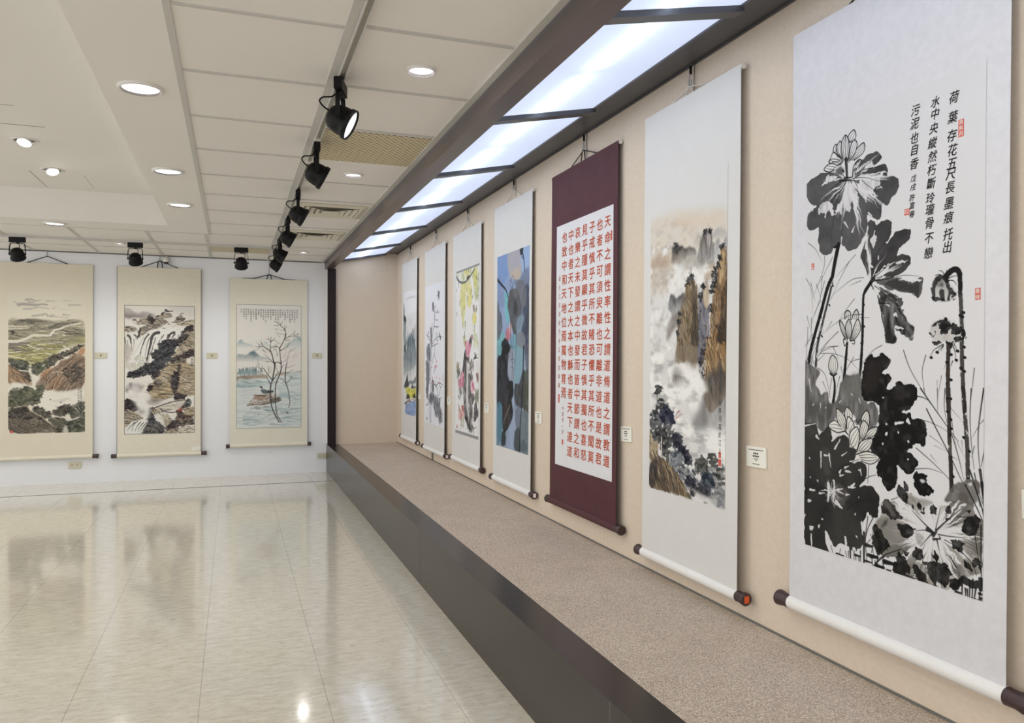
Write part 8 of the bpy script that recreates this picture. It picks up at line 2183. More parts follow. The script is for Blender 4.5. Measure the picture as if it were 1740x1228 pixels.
 ('wash',([(29,934),(230,936),(253,1073),(230,1196),(174,1195),(96,1021)],(226,220,210),.85,16,8),{}),
 ('wash',([(208,1022),(275,1011),(389,1007),(321,1062),(242,1066)],(130,120,120),.7,14,8),{}),
 ('wash',([(129,1120),(185,1115),(197,1158),(140,1169)],(140,130,128),.7,16,8),{}),
 ('wash',([(62,879),(129,867),(140,910),(85,928)],(218,212,204),.7,14,6),{}),
 ('wash',([(10,1123),(73,1125),(129,1169),(177,1204),(140,1231),(74,1236),(10,1301)],(150,134,114),.95,2.5,7,18,.3,(22,18),43),{}),
 ('hatch',([(10,1123),(73,1125),(129,1169),(177,1204),(140,1231),(74,1236),(10,1301)],60,46,6,[(44,36,38),(72,60,54),(30,26,28)],.2,.6,.8,44),{}),
 ('hatch',([(10,1123),(73,1125),(129,1169),(177,1204),(140,1231),(74,1236),(10,1301)],30,36.800000000000004,7.199999999999999,[(196,178,146),(214,200,174),(176,156,126)],.2,.6,.7,45),{}),
 ('wash',([(10,1369),(18,1320),(101,1242),(157,1231),(230,1233),(185,1319),(157,1370)],(226,222,214),.95,5,4),{}),
 ('line',([(129,1237),(90,1279),(68,1346)],11,(44,36,38),.85,4),{'dry': 0.1,'wob': 3}),
 ('line',([(157,1250),(124,1292),(101,1347)],11,(44,36,38),.85,4),{'dry': 0.1,'wob': 3}),
 ('line',([(185,1257),(146,1305),(129,1354)],11,(44,36,38),.85,4),{'dry': 0.1,'wob': 3}),
 ('line',([(213,1258),(174,1306),(152,1349)],11,(44,36,38),.85,4),{'dry': 0.1,'wob': 3}),
 ('line',([(101,1249),(51,1303),(29,1339)],11,(44,36,38),.85,4),{'dry': 0.1,'wob': 3}),
 ('wash',([(281,1110),(389,1075),(469,1033),(596,1016),(562,1091),(469,1139),(401,1125),(298,1129)],(216,208,190),.92,4,6),{}),
 ('hatch',([(298,1117),(458,1045),(585,1029),(550,1103),(412,1125)],34,80,5,[(110,98,88),(150,138,120)],.0,.15,.7,44),{}),
 ('line',([(281,1104),(372,1069),(441,1045),(504,1030),(591,1022)],14,(44,36,38),.9,8.4),{'wob': 4}),
 ('line',([(287,1120),(389,1131),(469,1120)],12,(44,36,38),.9,7.199999999999999),{'wob': 4}),
 ('line',([(389,1144),(469,1152),(550,1141)],12,(44,36,38),.9,7.199999999999999),{'wob': 4}),
 ('wash',([(270,1135),(298,1117),(321,1136),(310,1167),(276,1166)],(176,166,140),.95,2.5,7,18,.3,(22,18),45),{}),
 ('hatch',([(270,1135),(298,1117),(321,1136),(310,1167),(276,1166)],16,60,6,[(44,36,38),(72,60,54),(30,26,28)],1.0,.3,.8,46),{}),
 ('hatch',([(270,1135),(298,1117),(321,1136),(310,1167),(276,1166)],8,48.0,7.199999999999999,[(196,178,146),(214,200,174),(176,156,126)],1.0,.3,.7,47),{}),
 ('wash',([(321,1136),(355,1118),(383,1137),(366,1162),(327,1161)],(176,166,140),.95,2.5,7,18,.3,(22,18),45),{}),
 ('hatch',([(321,1136),(355,1118),(383,1137),(366,1162),(327,1161)],16,60,6,[(44,36,38),(72,60,54),(30,26,28)],1.0,.3,.8,46),{}),
 ('hatch',([(321,1136),(355,1118),(383,1137),(366,1162),(327,1161)],8,48.0,7.199999999999999,[(196,178,146),(214,200,174),(176,156,126)],1.0,.3,.7,47),{}),
 ('wash',([(355,1199),(389,1169),(424,1182),(469,1239),(446,1264),(401,1312),(378,1249)],(176,166,140),.95,2.5,7,18,.3,(22,18),45),{}),
 ('hatch',([(355,1199),(389,1169),(424,1182),(469,1239),(446,1264),(401,1312),(378,1249)],16,60,6,[(44,36,38),(72,60,54),(30,26,28)],1.0,.3,.8,46),{}),
 ('hatch',([(355,1199),(389,1169),(424,1182),(469,1239),(446,1264),(401,1312),(378,1249)],8,48.0,7.199999999999999,[(196,178,146),(214,200,174),(176,156,126)],1.0,.3,.7,47),{}),
 ('wash',([(355,1199),(378,1200),(401,1312),(378,1287)],(216,208,190),.9,4,4),{}),
 ('wash',([(527,1378),(573,1317),(687,1295),(687,1380)],(212,202,182),.95,2.5,7,18,.3,(22,18),47),{}),
 ('hatch',([(527,1378),(573,1317),(687,1295),(687,1380)],24,46,6,[(44,36,38),(72,60,54),(30,26,28)],.1,.6,.8,48),{}),
 ('hatch',([(527,1378),(573,1317),(687,1295),(687,1380)],12,36.800000000000004,7.199999999999999,[(196,178,146),(214,200,174),(176,156,126)],.1,.6,.7,49),{}),
 ('wash',([(389,1374),(469,1327),(527,1316),(504,1378)],(150,136,114),.95,2.5,7,18,.3,(22,18),48),{}),
 ('hatch',([(389,1374),(469,1327),(527,1316),(504,1378)],30,46,6,[(44,36,38),(72,60,54),(30,26,28)],.3,.6,.8,49),{}),
 ('hatch',([(389,1374),(469,1327),(527,1316),(504,1378)],15,36.800000000000004,7.199999999999999,[(196,178,146),(214,200,174),(176,156,126)],.3,.6,.7,50),{}),
 ('wash',([(585,1116),(687,1093),(687,1181),(602,1173)],(190,168,130),.95,2.5,7,18,.3,(22,18),49),{}),
 ('hatch',([(585,1116),(687,1093),(687,1181),(602,1173)],24,46,6,[(44,36,38),(72,60,54),(30,26,28)],.2,.6,.8,50),{}),
 ('hatch',([(585,1116),(687,1093),(687,1181),(602,1173)],12,36.800000000000004,7.199999999999999,[(196,178,146),(214,200,174),(176,156,126)],.2,.6,.7,51),{}),
 ('line',([(538,1134),(550,1103)],20,(176,84,72),.8,10),{'wob': 4}),
]
ART[13] = [
 ('wash',([(0,448),(23,407),(48,392),(73,418),(140,441),(190,464),(269,476),(0,486)],(124,160,168),.8,5,5,30,.2,(60,30),1),{'grad': (1.2,.1)}),
 ('wash',([(275,452),(292,416),(314,409),(343,439),(349,481),(269,482)],(160,184,190),.7,5,5,30,.2,(60,30),1),{'grad': (1.1,.2)}),
 ('wash',([(497,498),(520,432),(578,408),(636,371),(695,352),(695,479),(578,498)],(136,170,178),.8,5,5,30,.2,(60,30),1),{'grad': (1.1,.1)}),
 ('wash',([(0,577),(23,554),(106,562),(140,533),(179,518),(207,541),(247,574),(315,588),(360,618),(292,636),(0,636)],(84,122,132),.95,5,5,30,.2,(60,30),1),{'grad': (1.15,.15)}),
 ('wash',([(140,533),(179,518),(207,541),(235,571),(168,577)],(70,104,114),.6,8,5),{}),
 ('wash',([(3,803),(248,779),(331,792),(319,823),(189,829),(72,846),(3,858)],(150,122,88),.85,4,6,24,.3,(60,12),2),{}),
 ('hatch',([(3,806),(189,804),(131,847),(3,855)],26,80,7,[(104,80,60),(130,100,74)],.03,.1,.7,3),{}),
 ('wash',([(403,780),(486,762),(692,744),(692,766),(571,793),(462,799)],(176,152,112),.8,5,6,24,.3,(60,12),4),{}),
 ('hatch',([(462,768),(692,750),(571,790)],16,80,6,[(120,96,70)],-0.1,.1,.7,5),{}),
 ('hatch',([(5,784),(26,723),(119,717),(236,724),(284,761),(131,788)],90,46,9,[(70,104,112),(96,130,136),(56,88,96)],1.57,.15,.75,6),{}),
 ('wash',([(14,754),(131,736),(236,748),(225,782),(20,787)],(112,148,154),.6,8,6),{}),
 ('wash',([(1,864),(131,847),(319,823),(462,805),(692,775),(693,1387),(3,1368)],(196,206,202),.75,8,4,40,.2,(160,26),7),{}),
 ('hatch',([(3,870),(331,836),(331,917),(189,915),(3,926)],50,150,16,[(140,170,176),(112,146,152),(176,196,198)],.0,.06,.55,8),{}),
 ('hatch',([(438,830),(692,788),(693,1122),(439,1092)],60,160,18,[(150,184,186),(130,168,172),(206,212,206)],.0,.05,.5,9),{}),
 ('hatch',([(9,1147),(680,1134),(687,1368),(9,1350)],90,200,18,[(150,180,184),(120,156,162),(206,212,208)],.0,.04,.5,10),{}),
 ('hatch',([(8,938),(236,940),(119,1112),(9,1122)],30,160,16,[(196,202,196),(176,190,188)],.0,.05,.5,11),{}),
 ('line',([(73,1290),(149,1288),(237,1292)],16,(104,138,144),.7,6),{}),
 ('wash',([(451,993),(547,988),(571,1026),(463,1037)],(128,164,170),.6,12,6),{}),
 ('wash',([(110,1127),(143,1088),(166,1057),(201,1039),(284,1003),(367,992),(415,1005),(451,1043),(466,1080),(403,1098),(284,1127)],(196,174,152),.95,3,5,16,.3,(18,14),12),{}),
 ('hatch',([(119,1124),(166,1063),(284,1009),(403,1011),(463,1080),(284,1124)],70,54,9,[(74,58,50),(56,46,42),(120,92,76),(226,214,198)],-0.25,.4,.85,13),{}),
 ('line',([(110,1127),(201,1119),(266,1124),(361,1104)],8,(44,36,38),.9,6),{'wob': 3}),
 ('dabs',([(361,1073),(463,1043),(463,1087),(391,1098)],30,26,[(50,42,40),(90,76,66)],.85,1.5,0,.6,14),{}),
 ('wash',([(181,1020),(189,1005),(210,999),(219,1015),(260,1015),(302,1028),(296,1053),(225,1064),(192,1045)],(164,122,88),.97,2,3),{}),
 ('line',([(219,1021),(260,1015),(302,1031)],16,(70,50,42),.85,8),{'dry': 0.1}),
 ('line',([(181,1019),(173,1019)],8,(120,90,70),.9,4),{}),
 ('wash',([(260,953),(284,950),(343,960),(391,964),(388,986),(331,997),(284,998),(263,978)],(66,88,92),.97,2,3),{}),
 ('wash',([(239,922),(254,913),(272,919),(281,947),(266,947),(248,929)],(48,62,64),.98,1.5,2),{}),
 ('line',([(241,923),(222,917)],9,(170,150,110),.95,5),{}),
 ('line',([(331,979),(391,970)],18,(34,34,36),.95,10),{}),
 ('line',([(265,941),(277,946)],7,(220,216,206),.9),{}),
 ('line',([(201,1150),(260,1158)],30,(112,120,118),.6,15.0),{'dry': 0.15,'wob': 3}),
 ('line',([(213,1169),(254,1176)],16,(112,120,118),.6,8.0),{'dry': 0.15,'wob': 3}),
 ('line',([(296,1146),(361,1150)],26,(112,120,118),.6,13.0),{'dry': 0.15,'wob': 3}),
 ('line',([(308,1184),(361,1191)],18,(112,120,118),.6,9.0),{'dry': 0.15,'wob': 3}),
 ('line',([(331,1209),(367,1207)],10,(112,120,118),.6,5.0),{'dry': 0.15,'wob': 3}),
 ('line',([(231,1219),(237,1250)],10,(112,120,118),.6,5.0),{'dry': 0.15,'wob': 3}),
 ('line',([(349,1240),(367,1238)],10,(112,120,118),.6,5.0),{'dry': 0.15,'wob': 3}),
 ('line',([(406,676),(389,612),(374,547),(357,517),(320,490),(275,455),(266,422)],16,(58,46,44),.9,7.2),{'wob': 2}),
 ('line',([(475,654),(463,540),(463,480),(483,444),(512,384),(526,330),(515,276),(474,235),(446,206),(405,182)],15,(58,46,44),.9,6.75),{'wob': 2}),
 ('line',([(538,677),(549,588),(587,486)],10,(58,46,44),.9,4.5),{'wob': 2}),
 ('line',([(360,523),(357,469),(363,427),(360,416)],11,(58,46,44),.9,4.95),{'wob': 2}),
 ('line',([(363,421),(343,380),(334,356)],8,(58,46,44),.9,3.6),{'wob': 2}),
 ('line',([(363,415),(368,356)],9,(58,46,44),.9,4.05),{'wob': 2}),
 ('line',([(366,415),(414,364)],9,(58,46,44),.9,4.05),{'wob': 2}),
 ('line',([(343,386),(306,383)],6,(58,46,44),.9,2.7),{'wob': 2}),
 ('line',([(515,384),(555,357),(613,317),(630,293)],9,(58,46,44),.9,4.05),{'wob': 2}),
 ('line',([(555,357),(601,353),(671,352)],6,(58,46,44),.9,2.7),{'wob': 2}),
 ('line',([(613,341),(671,316)],7,(58,46,44),.9,3.15),{'wob': 2}),
 ('line',([(520,336),(486,325),(443,319)],6,(58,46,44),.9,2.7),{'wob': 2}),
 ('line',([(515,276),(515,216)],6,(58,46,44),.9,2.7),{'wob': 2}),
 ('line',([(520,270),(538,234)],6,(58,46,44),.9,2.7),{'wob': 2}),
 ('line',([(474,223),(457,187)],7,(58,46,44),.9,3.15),{'wob': 2}),
 ('line',([(477,217),(494,181)],7,(58,46,44),.9,3.15),{'wob': 2}),
 ('line',([(446,230),(391,227)],6,(58,46,44),.9,2.7),{'wob': 2}),
 ('line',([(474,510),(521,480),(567,432)],10,(58,46,44),.9,4.5),{'wob': 2}),
 ('line',([(463,504),(440,469),(389,469),(360,493)],8,(58,46,44),.9,3.6),{'wob': 2}),
 ('line',([(275,470),(247,470),(196,470)],8,(58,46,44),.9,3.6),{'wob': 2}),
 ('line',([(247,470),(247,434)],6,(58,46,44),.9,2.7),{'wob': 2}),
 ('line',([(241,452),(207,417)],6,(58,46,44),.9,2.7),{'wob': 2}),
 ('line',([(247,470),(213,506),(173,509)],7,(58,46,44),.9,3.15),{'wob': 2}),
 ('line',([(406,654),(372,630),(315,571),(292,553)],9,(58,46,44),.9,4.05),{'wob': 2}),
 ('line',([(406,654),(440,642),(486,642),(555,612)],9,(58,46,44),.9,4.05),{'wob': 2}),
 ('line',([(315,639),(372,639)],8,(58,46,44),.9,3.6),{'wob': 2}),
 ('line',([(520,396),(590,392)],6,(58,46,44),.9,2.7),{'wob': 2}),
 ('line',([(429,415),(463,439)],5,(58,46,44),.9,2.25),{'wob': 2}),
 ('line',([(394,397),(434,403)],5,(58,46,44),.9,2.25),{'wob': 2}),
 ('line',([(590,516),(636,479)],6,(58,46,44),.9,2.7),{'wob': 2}),
 ('line',([(561,540),(578,516),(636,515)],5,(58,46,44),.9,2.25),{'wob': 2}),
 ('line',([(521,576),(486,546)],5,(58,46,44),.9,2.25),{'wob': 2}),
 ('line',([(549,600),(607,576),(671,569)],5,(58,46,44),.9,2.25),{'wob': 2}),
 ('line',([(303,517),(269,517)],6,(58,46,44),.9,2.7),{'wob': 2}),
 ('line',([(326,505),(297,470)],6,(58,46,44),.9,2.7),{'wob': 2}),
 ('line',([(394,511),(406,457),(417,439)],6,(58,46,44),.9,2.7),{'wob': 2}),
 ('line',([(429,576),(434,516)],5,(58,46,44),.9,2.25),{'wob': 2}),
 ('line',([(383,481),(349,457)],5,(58,46,44),.9,2.25),{'wob': 2}),
 ('line',([(292,493),(275,511)],5,(58,46,44),.9,2.25),{'wob': 2}),
 ('line',([(654,359),(695,400)],6,(58,46,44),.9,2.7),{'wob': 2}),
 ('line',([(625,299),(619,275)],4,(58,46,44),.9,1.8),{'wob': 2}),
 ('line',([(463,277),(497,289)],5,(58,46,44),.9,2.25),{'wob': 2}),
 ('line',([(406,269),(457,268)],4,(58,46,44),.9,1.8),{'wob': 2}),
 ('tree',(440,576,-1.9,60,5,2,(104,88,84),1),{}),
 ('tree',(498,594,-1.0,60,5,2,(104,88,84),2),{}),
 ('tree',(578,588,-0.6,60,5,2,(104,88,84),3),{}),
 ('tree',(383,576,-2.2,56,5,2,(104,88,84),4),{}),
 ('tree',(544,480,-1.2,50,5,2,(104,88,84),5),{}),
 ('tree',(315,541,-2.4,50,5,2,(104,88,84),6),{}),
 ('tree',(607,395,-1.1,44,5,2,(104,88,84),7),{}),
 ('tree',(463,361,-2.2,40,5,2,(104,88,84),8),{}),
 ('tree',(417,505,-1.4,50,5,2,(104,88,84),9),{}),
 ('tree',(269,458,-1.9,40,5,2,(104,88,84),10),{}),
 ('tree',(567,648,-0.7,60,5,2,(104,88,84),11),{}),
 ('tree',(247,676,-2.0,60,5,2,(104,88,84),12),{}),
 ('tree',(521,636,-1.3,56,5,2,(104,88,84),13),{}),
 ('tree',(636,359,-0.9,36,5,2,(104,88,84),14),{}),
 ('line',([(393,643),(408,668),(397,755),(382,842),(364,904)],19,(58,46,44),.92,13.299999999999999),{'dry': 0.05,'wob': 2.5}),
 ('line',([(364,904),(358,967),(364,1066),(379,1160),(415,1242),(451,1318)],17,(58,46,44),.92,11.899999999999999),{'dry': 0.05,'wob': 2.5}),
 ('line',([(474,643),(477,718),(456,793),(421,886),(412,992),(415,1105),(427,1223)],15,(58,46,44),.92,10.5),{'dry': 0.05,'wob': 2.5}),
 ('line',([(541,643),(526,718),(520,831),(532,894),(553,963),(568,1057)],13,(58,46,44),.92,9.1),{'dry': 0.05,'wob': 2.5}),
 ('line',([(388,849),(343,798),(284,711)],12,(58,46,44),.92,8.399999999999999),{'dry': 0.05,'wob': 2.5}),
 ('line',([(385,849),(420,799),(450,755)],11,(58,46,44),.92,7.699999999999999),{'dry': 0.05,'wob': 2.5}),
 ('line',([(361,892),(337,848),(316,811)],9,(58,46,44),.92,6.3),{'dry': 0.05,'wob': 2.5}),
 ('line',([(415,892),(450,862)],7,(58,46,44),.92,4.8999999999999995),{'dry': 0.05,'wob': 2.5}),
 ('line',([(529,881),(486,837),(462,830)],7,(58,46,44),.92,4.8999999999999995),{'dry': 0.05,'wob': 2.5}),
 ('line',([(535,881),(577,837),(592,800)],7,(58,46,44),.92,4.8999999999999995),{'dry': 0.05,'wob': 2.5}),
 ('line',([(577,828),(644,827)],4,(58,46,44),.92,2.8),{'dry': 0.05,'wob': 2.5}),
 ('line',([(284,711),(236,711),(207,680)],6,(58,46,44),.92,4.199999999999999),{'dry': 0.05,'wob': 2.5}),
 ('line',([(236,711),(230,668),(213,643)],5,(58,46,44),.92,3.5),{'dry': 0.05,'wob': 2.5}),
 ('line',([(337,755),(337,686)],6,(58,46,44),.92,4.199999999999999),{'dry': 0.05,'wob': 2.5}),
 ('line',([(343,736),(361,693)],5,(58,46,44),.92,3.5),{'dry': 0.05,'wob': 2.5}),
 ('line',([(272,680),(260,724)],5,(58,46,44),.92,3.5),{'dry': 0.05,'wob': 2.5}),
 ('line',([(474,662),(438,649),(414,643)],8,(58,46,44),.92,5.6),{'dry': 0.05,'wob': 2.5}),
 ('line',([(523,712),(595,687),(625,668)],6,(58,46,44),.92,4.199999999999999),{'dry': 0.05,'wob': 2.5}),
 ('line',([(547,768),(607,725)],5,(58,46,44),.92,3.5),{'dry': 0.05,'wob': 2.5}),
 ('line',([(480,712),(510,668)],7,(58,46,44),.92,4.8999999999999995),{'dry': 0.05,'wob': 2.5}),
 ('line',([(331,767),(361,755),(367,724)],5,(58,46,44),.92,3.5),{'dry': 0.05,'wob': 2.5}),
 ('line',([(444,762),(420,705),(426,693)],5,(58,46,44),.92,3.5),{'dry': 0.05,'wob': 2.5}),
 ('line',([(391,880),(427,858)],6,(58,46,44),.92,4.199999999999999),{'dry': 0.05,'wob': 2.5}),
 ('line',([(172,733),(213,730)],6,(58,46,44),.92,4.199999999999999),{'dry': 0.05,'wob': 2.5}),
 ('line',([(568,1057),(571,1107),(556,1163)],14,(96,88,84),.85,9),{'dry': 0.45,'wob': 5}),
 ('line',([(379,1166),(415,1254),(457,1321)],14,(96,88,84),.85,9),{'dry': 0.45,'wob': 5}),
 ('line',([(427,1223),(445,1268),(481,1325)],14,(96,88,84),.85,9),{'dry': 0.45,'wob': 5}),
 ('line',([(541,1213),(547,1220)],24,(104,98,94),.8),{}),
 ('line',([(445,1321),(487,1325)],7,(90,84,80),.8),{}),
 ('line',([(439,1274),(451,1268),(469,1299)],6,(58,46,44),.8),{}),
 ('wash',([(0,2),(694,-7),(694,165),(0,178)],(222,212,208),.35,30,5),{}),
 ('wash',([(463,540),(665,515),(666,660),(492,677)],(226,206,200),.5,40,5),{}),
 ('line',([(472,654),(477,656)],13,(46,36,34),.9),{}),
 ('line',([(512,279),(517,282)],13,(46,36,34),.9),{}),
 ('line',([(524,333),(528,335)],13,(46,36,34),.9),{}),
 ('line',([(521,354),(526,356)],13,(46,36,34),.9),{}),
 ('line',([(464,507),(468,510)],13,(46,36,34),.9),{}),
 ('line',([(361,520),(365,522)],13,(46,36,34),.9),{}),
 ('line',([(404,648),(408,650)],13,(46,36,34),.9),{}),
]
POEM = [('荷葉存花五尺長墨痕托出', [(-1.559, 1.996), (-1.562, 1.944), (-1.564, 1.896), (-1.562, 1.857), (-1.563, 1.821), (-1.566, 1.794), (-1.568, 1.759), (-1.571, 1.718), (-1.572, 1.68), (-1.573, 1.636), (-1.575, 1.602)], 0.0315), ('水中央縱然朽斷玲瓏骨不戀', [(-1.617, 2.002), (-1.618, 1.969), (-1.621, 1.931), (-1.625, 1.892), (-1.625, 1.855), (-1.627, 1.819), (-1.628, 1.783), (-1.631, 1.743), (-1.632, 1.712), (-1.633, 1.675), (-1.634, 1.634), (-1.635, 1.594)], 0.03), ('污泥也自香', [(-1.683, 1.999), (-1.685, 1.962), (-1.686, 1.922), (-1.685, 1.889), (-1.686, 1.85)], 0.031), ('戊戌許富春', [(-1.688, 1.809), (-1.689, 1.785), (-1.692, 1.756), (-1.692, 1.734), (-1.692, 1.71)], 0.0195)]
SEALS7 = [(-1.537, 1.908, 0.017, 0.046, '清風月'), (-1.71, 1.719, 0.019, 0.018, '印'), (-2.091, 1.607, 0.013, 0.021, '心画'), (-1.484, 1.47, 0.016, 0.03, '墨緣')]

# ---------------------------------------------------------------- the ten scrolls
M['mount_white'] = paper('white_silk_mount', (0.69, 0.681, 0.655), 0.012, 10.0)
M['mount_brocade'] = paper('mottled_brocade_mount', (0.665, 0.657, 0.672), 0.035, 34.0, mottled=True)
M['mount_maroon'] = paper('maroon_silk_mount', lin((84, 50, 54)), 0.10, 9.0, rough=0.6)
M['mount_cream'] = paper('cream_silk_mount', (0.72, 0.67, 0.545), 0.012, 8.0)
M['mount_cream_mottled'] = paper('cream_brocade_mount', (0.735, 0.69, 0.575), 0.03, 30.0)
M['mount_pale'] = paper('pale_green_cream_mount', (0.735, 0.71, 0.60), 0.012, 8.0)
M['roller_white'] = paper('white_roller_paper', (0.80, 0.79, 0.76), 0.01, 10.0, rough=0.45)
M['roller_cream'] = paper('cream_roller_silk', (0.74, 0.70, 0.58), 0.01, 10.0, rough=0.5)
M['roller_maroon'] = paper('maroon_roller_silk', lin((84, 50, 52)), 0.06, 10.0, rough=0.5)
M['greyband'] = paper('grey_silk_band', (0.28, 0.285, 0.28), 0.03, 20.0)
M['sheet'] = paper('calligraphy_sheet', (0.72, 0.72, 0.735), 0.012, 12.0)

GR = 'hanging scrolls on the beige display wall'
GB = 'hanging scrolls on the white back wall'
PAPER = (0.70, 0.70, 0.71)

MUTE = {1: (.15, .06, .6), 2: (.2, .12), 3: (.25, .08, .6), 4: (.22, .04, .45), 6: (.05, .0), 7: (0, 0), 11: (.12, .05, .8), 12: (.10, .04), 13: (.35, .13)}
def art(k, w, h, step, paper, white, seed=1):
    pt = Paint(w, h, step, paper, white, seed, *MUTE[k])
    pt.run(ART.get(k, []))
    return pt

# -- display wall, from the far end towards the camera (s = -Y)
sc1 = Scroll(RIGHT, -8.79, -8.03, 2.374, 0.432, 0.021, 0.031, 'scroll with misty blue peaks and a yellow shore, far end of the beige wall', M['mount_white'], M['roller_white'], 'cordwhite', GR, knob=0.055, sticker='stickerwhite')
sc1.painting('painting', -8.70, -8.045, 0.70, 2.05, art(1, 655, 1350, 3.2, PAPER, (222, 222, 226)))
sc2 = Scroll(RIGHT, -7.673, -6.867, 2.372, 0.430, 0.021, 0.031, 'pale scroll with ink bamboo, bare plum twigs and a small bird', M['mount_white'], M['roller_white'], 'cordwhite', GR, knob=0.065, sticker='stickerwhite')
sc2.painting('painting', -7.655, -6.885, 0.68, 2.02, art(2, 770, 1340, 3.0, (0.74, 0.745, 0.79), (222, 222, 230)))
sc3 = Scroll(RIGHT, -6.607, -5.784, 2.372, 0.448, 0.021, 0.031, 'scroll with hanging yellow blossom above pink flowers on a dark rock', M['mount_white'], M['roller_white'], 'cordwhite', GR, knob=0.055)
sc3.painting('painting', -6.49, -5.83, 0.69, 2.048, art(3, 660, 1358, 2.6, (0.76, 0.76, 0.76), (226, 226, 226)))
sc3.band('grey_band', M['greyband'], -6.492, -5.828, 2.036, 2.052, 0.0016); sc3.band('grey_band', M['greyband'], -6.492, -5.828, 0.676, 0.700, 0.0016)
sc4 = Scroll(RIGHT, -5.451, -4.685, 2.398, 0.438, 0.023, 0.034, 'scroll with a deep blue and grey lotus pond painting', M['mount_white'], M['roller_white'], 'cordwhite', GR, knob=0.058, sticker='stickerwhite')
sc4.painting('painting', -5.38, -4.727, 0.683, 2.041, art(4, 653, 1358, 2.2, (0.72, 0.72, 0.74), (225, 225, 230)))
sc5 = Scroll(RIGHT, -4.354, -3.491, 2.392, 0.460, 0.025, 0.036, 'maroon scroll of red brush calligraphy on a white sheet', M['mount_maroon'], M['roller_maroon'], 'cordblack', GR, knob=0.050, knob_mat='same', cord_style='ring', hook_h=0.06)
sc5.band('calligraphy_sheet', M['sheet'], -4.272, -3.537, 0.686, 2.083, 0.0010)
TEXT = ['天命之謂性率性之謂道脩道之謂教道', '也者不可須臾離也可離非道也是故君', '子戒慎乎其所不睹恐懼乎其所不聞莫', '見乎隱莫顯乎微故君子慎其獨也喜怒',
        '哀樂之未發謂之中發而皆中節謂之和', '中也者天下之大本也龢也者天下達道', '也致中和天地位焉萬物育焉']
items = []
for c, col in enumerate(TEXT):
    for k, ch in enumerate(col):
        items.append((ch, -3.600 - c * 0.0925, 2.006 - k * 0.0815, 0.069, 0.060))
sc5.writing('calligraphy', items, M['inkred'], 0.014, 0.05)
sm = [(ch, -4.163, 1.02 - k * 0.034, 0.026, 0.026) for k, ch in enumerate('中庸第一章')]
sm += [(ch, -4.222, 1.775 - k * 0.052, 0.028, 0.030) for k, ch in enumerate('歲在己亥清和月水玉書並敬識')]
sc5.writing('small_signature', sm, M['goldink'], 0.0, 0.05)
sc5.seal(-3.557, 1.93, 0.016, 0.05); sc5.seal(-4.222, 1.075, 0.020, 0.050); sc5.seal(-4.163, 0.825, 0.020, 0.03)
sc6 = Scroll(RIGHT, -3.214, -2.488, 2.415, 0.412, 0.030, 0.044, 'white scroll of sandstone pillars rising from a sea of clouds', M['mount_white'], M['roller_white'], 'cordwhite', GR, knob=0.052, sticker='sticker', cord_style='tail', hook_h=0.035)
sc6.painting('painting', -3.15, -2.566, 0.72, 2.06, art(6, 584, 1340, 1.9, (0.69, 0.682, 0.66), (226, 226, 228)))
sc6.writing('inscription', [(ch, -2.602, 1.292 - k * 0.0315, 0.019, 0.024) for k, ch in enumerate('雲海奇峰壬寅春月寫於江上')], M['inkgrey'], 0.0, 0.12)
sc6.seal(-2.602, 0.930, 0.016, 0.024); sc6.seal(-2.602, 0.900, 0.020, 0.026)
sc7 = Scroll(RIGHT, -2.194, -1.400, 2.403, 0.476, 0.030, 0.043, 'white scroll of large black ink lotus leaves with a running script poem', M['mount_brocade'], M['roller_white'], 'cordblack', GR, knob=0.062, rad=0.023, hook_h=0.07)
sc7.painting('painting', -2.123, -1.465, 0.69, 2.062, art(7, 658, 1372, 1.3, (0.66, 0.652, 0.655), (222, 222, 226)))
def poem(lines):
    out = []
    for chars, pts, size in lines:
        for ch, (s, z) in zip(chars, pts):
            out.append((ch, s, z, size * 0.9, size))
    return out
for ch in poem(POEM):
    sc7.writing('brushed_character', [ch], M['inkblack'], 0.012, 0.22)
for s, z, w, h, ch in SEALS7:
    sc7.seal(s, z, w, h, 'sealred', ch)

# -- back wall, left to right
sb1 = Scroll(BACKW, -2.236, -1.392, 2.290, 0.279, 0.022, 0.034, 'cream scroll of a green valley and brown mountains, leftmost on the back wall', M['mount_cream'], M['roller_cream'], 'cordblack', GB, knob=0.055)
sb1.painting('painting', -2.160, -1.464, 0.535, 1.985, art(11, 696, 1450, 3.0, (0.725, 0.68, 0.565), (208, 201, 181)))
sb1.writing('inscription', [(ch, -1.500, 1.08 - k * 0.030, 0.020, 0.024) for k, ch in enumerate('山高水長雲起時己亥年春')] + [(ch, -1.523, 0.98 - k * 0.030, 0.022, 0.024) for k, ch in enumerate('寫於山中書')], M['inkgrey'])
sb1.seal(-2.131, 0.556, 0.027, 0.025)
sb2 = Scroll(BACKW, -1.163, -0.329, 2.288, 0.270, 0.022, 0.034, 'cream scroll of a waterfall among dark rocks, middle of the back wall', M['mount_cream_mottled'], M['roller_cream'], 'cordblack', GB, knob=0.055, cord_style='tail', edge=('inkgrey', 0.004))
sb2.painting('painting', -1.090, -0.399, 0.500, 1.876, art(12, 691, 1376, 2.6, (0.74, 0.715, 0.655), (222, 216, 205)))
for a in ((-1.092, -1.088, 0.498, 1.878), (-0.401, -0.397, 0.498, 1.878), (-1.092, -0.397, 0.498, 0.502), (-1.092, -0.397, 1.874, 1.878)):
    sb2.band('border_line', M['inkgrey'], a[0], a[1], a[2], a[3], 0.0016)
sb2.writing('inscription', [(ch, -0.424, 1.34 - k * 0.042, 0.030, 0.034) for k, ch in enumerate('飛泉圖')], M['inkgrey'])
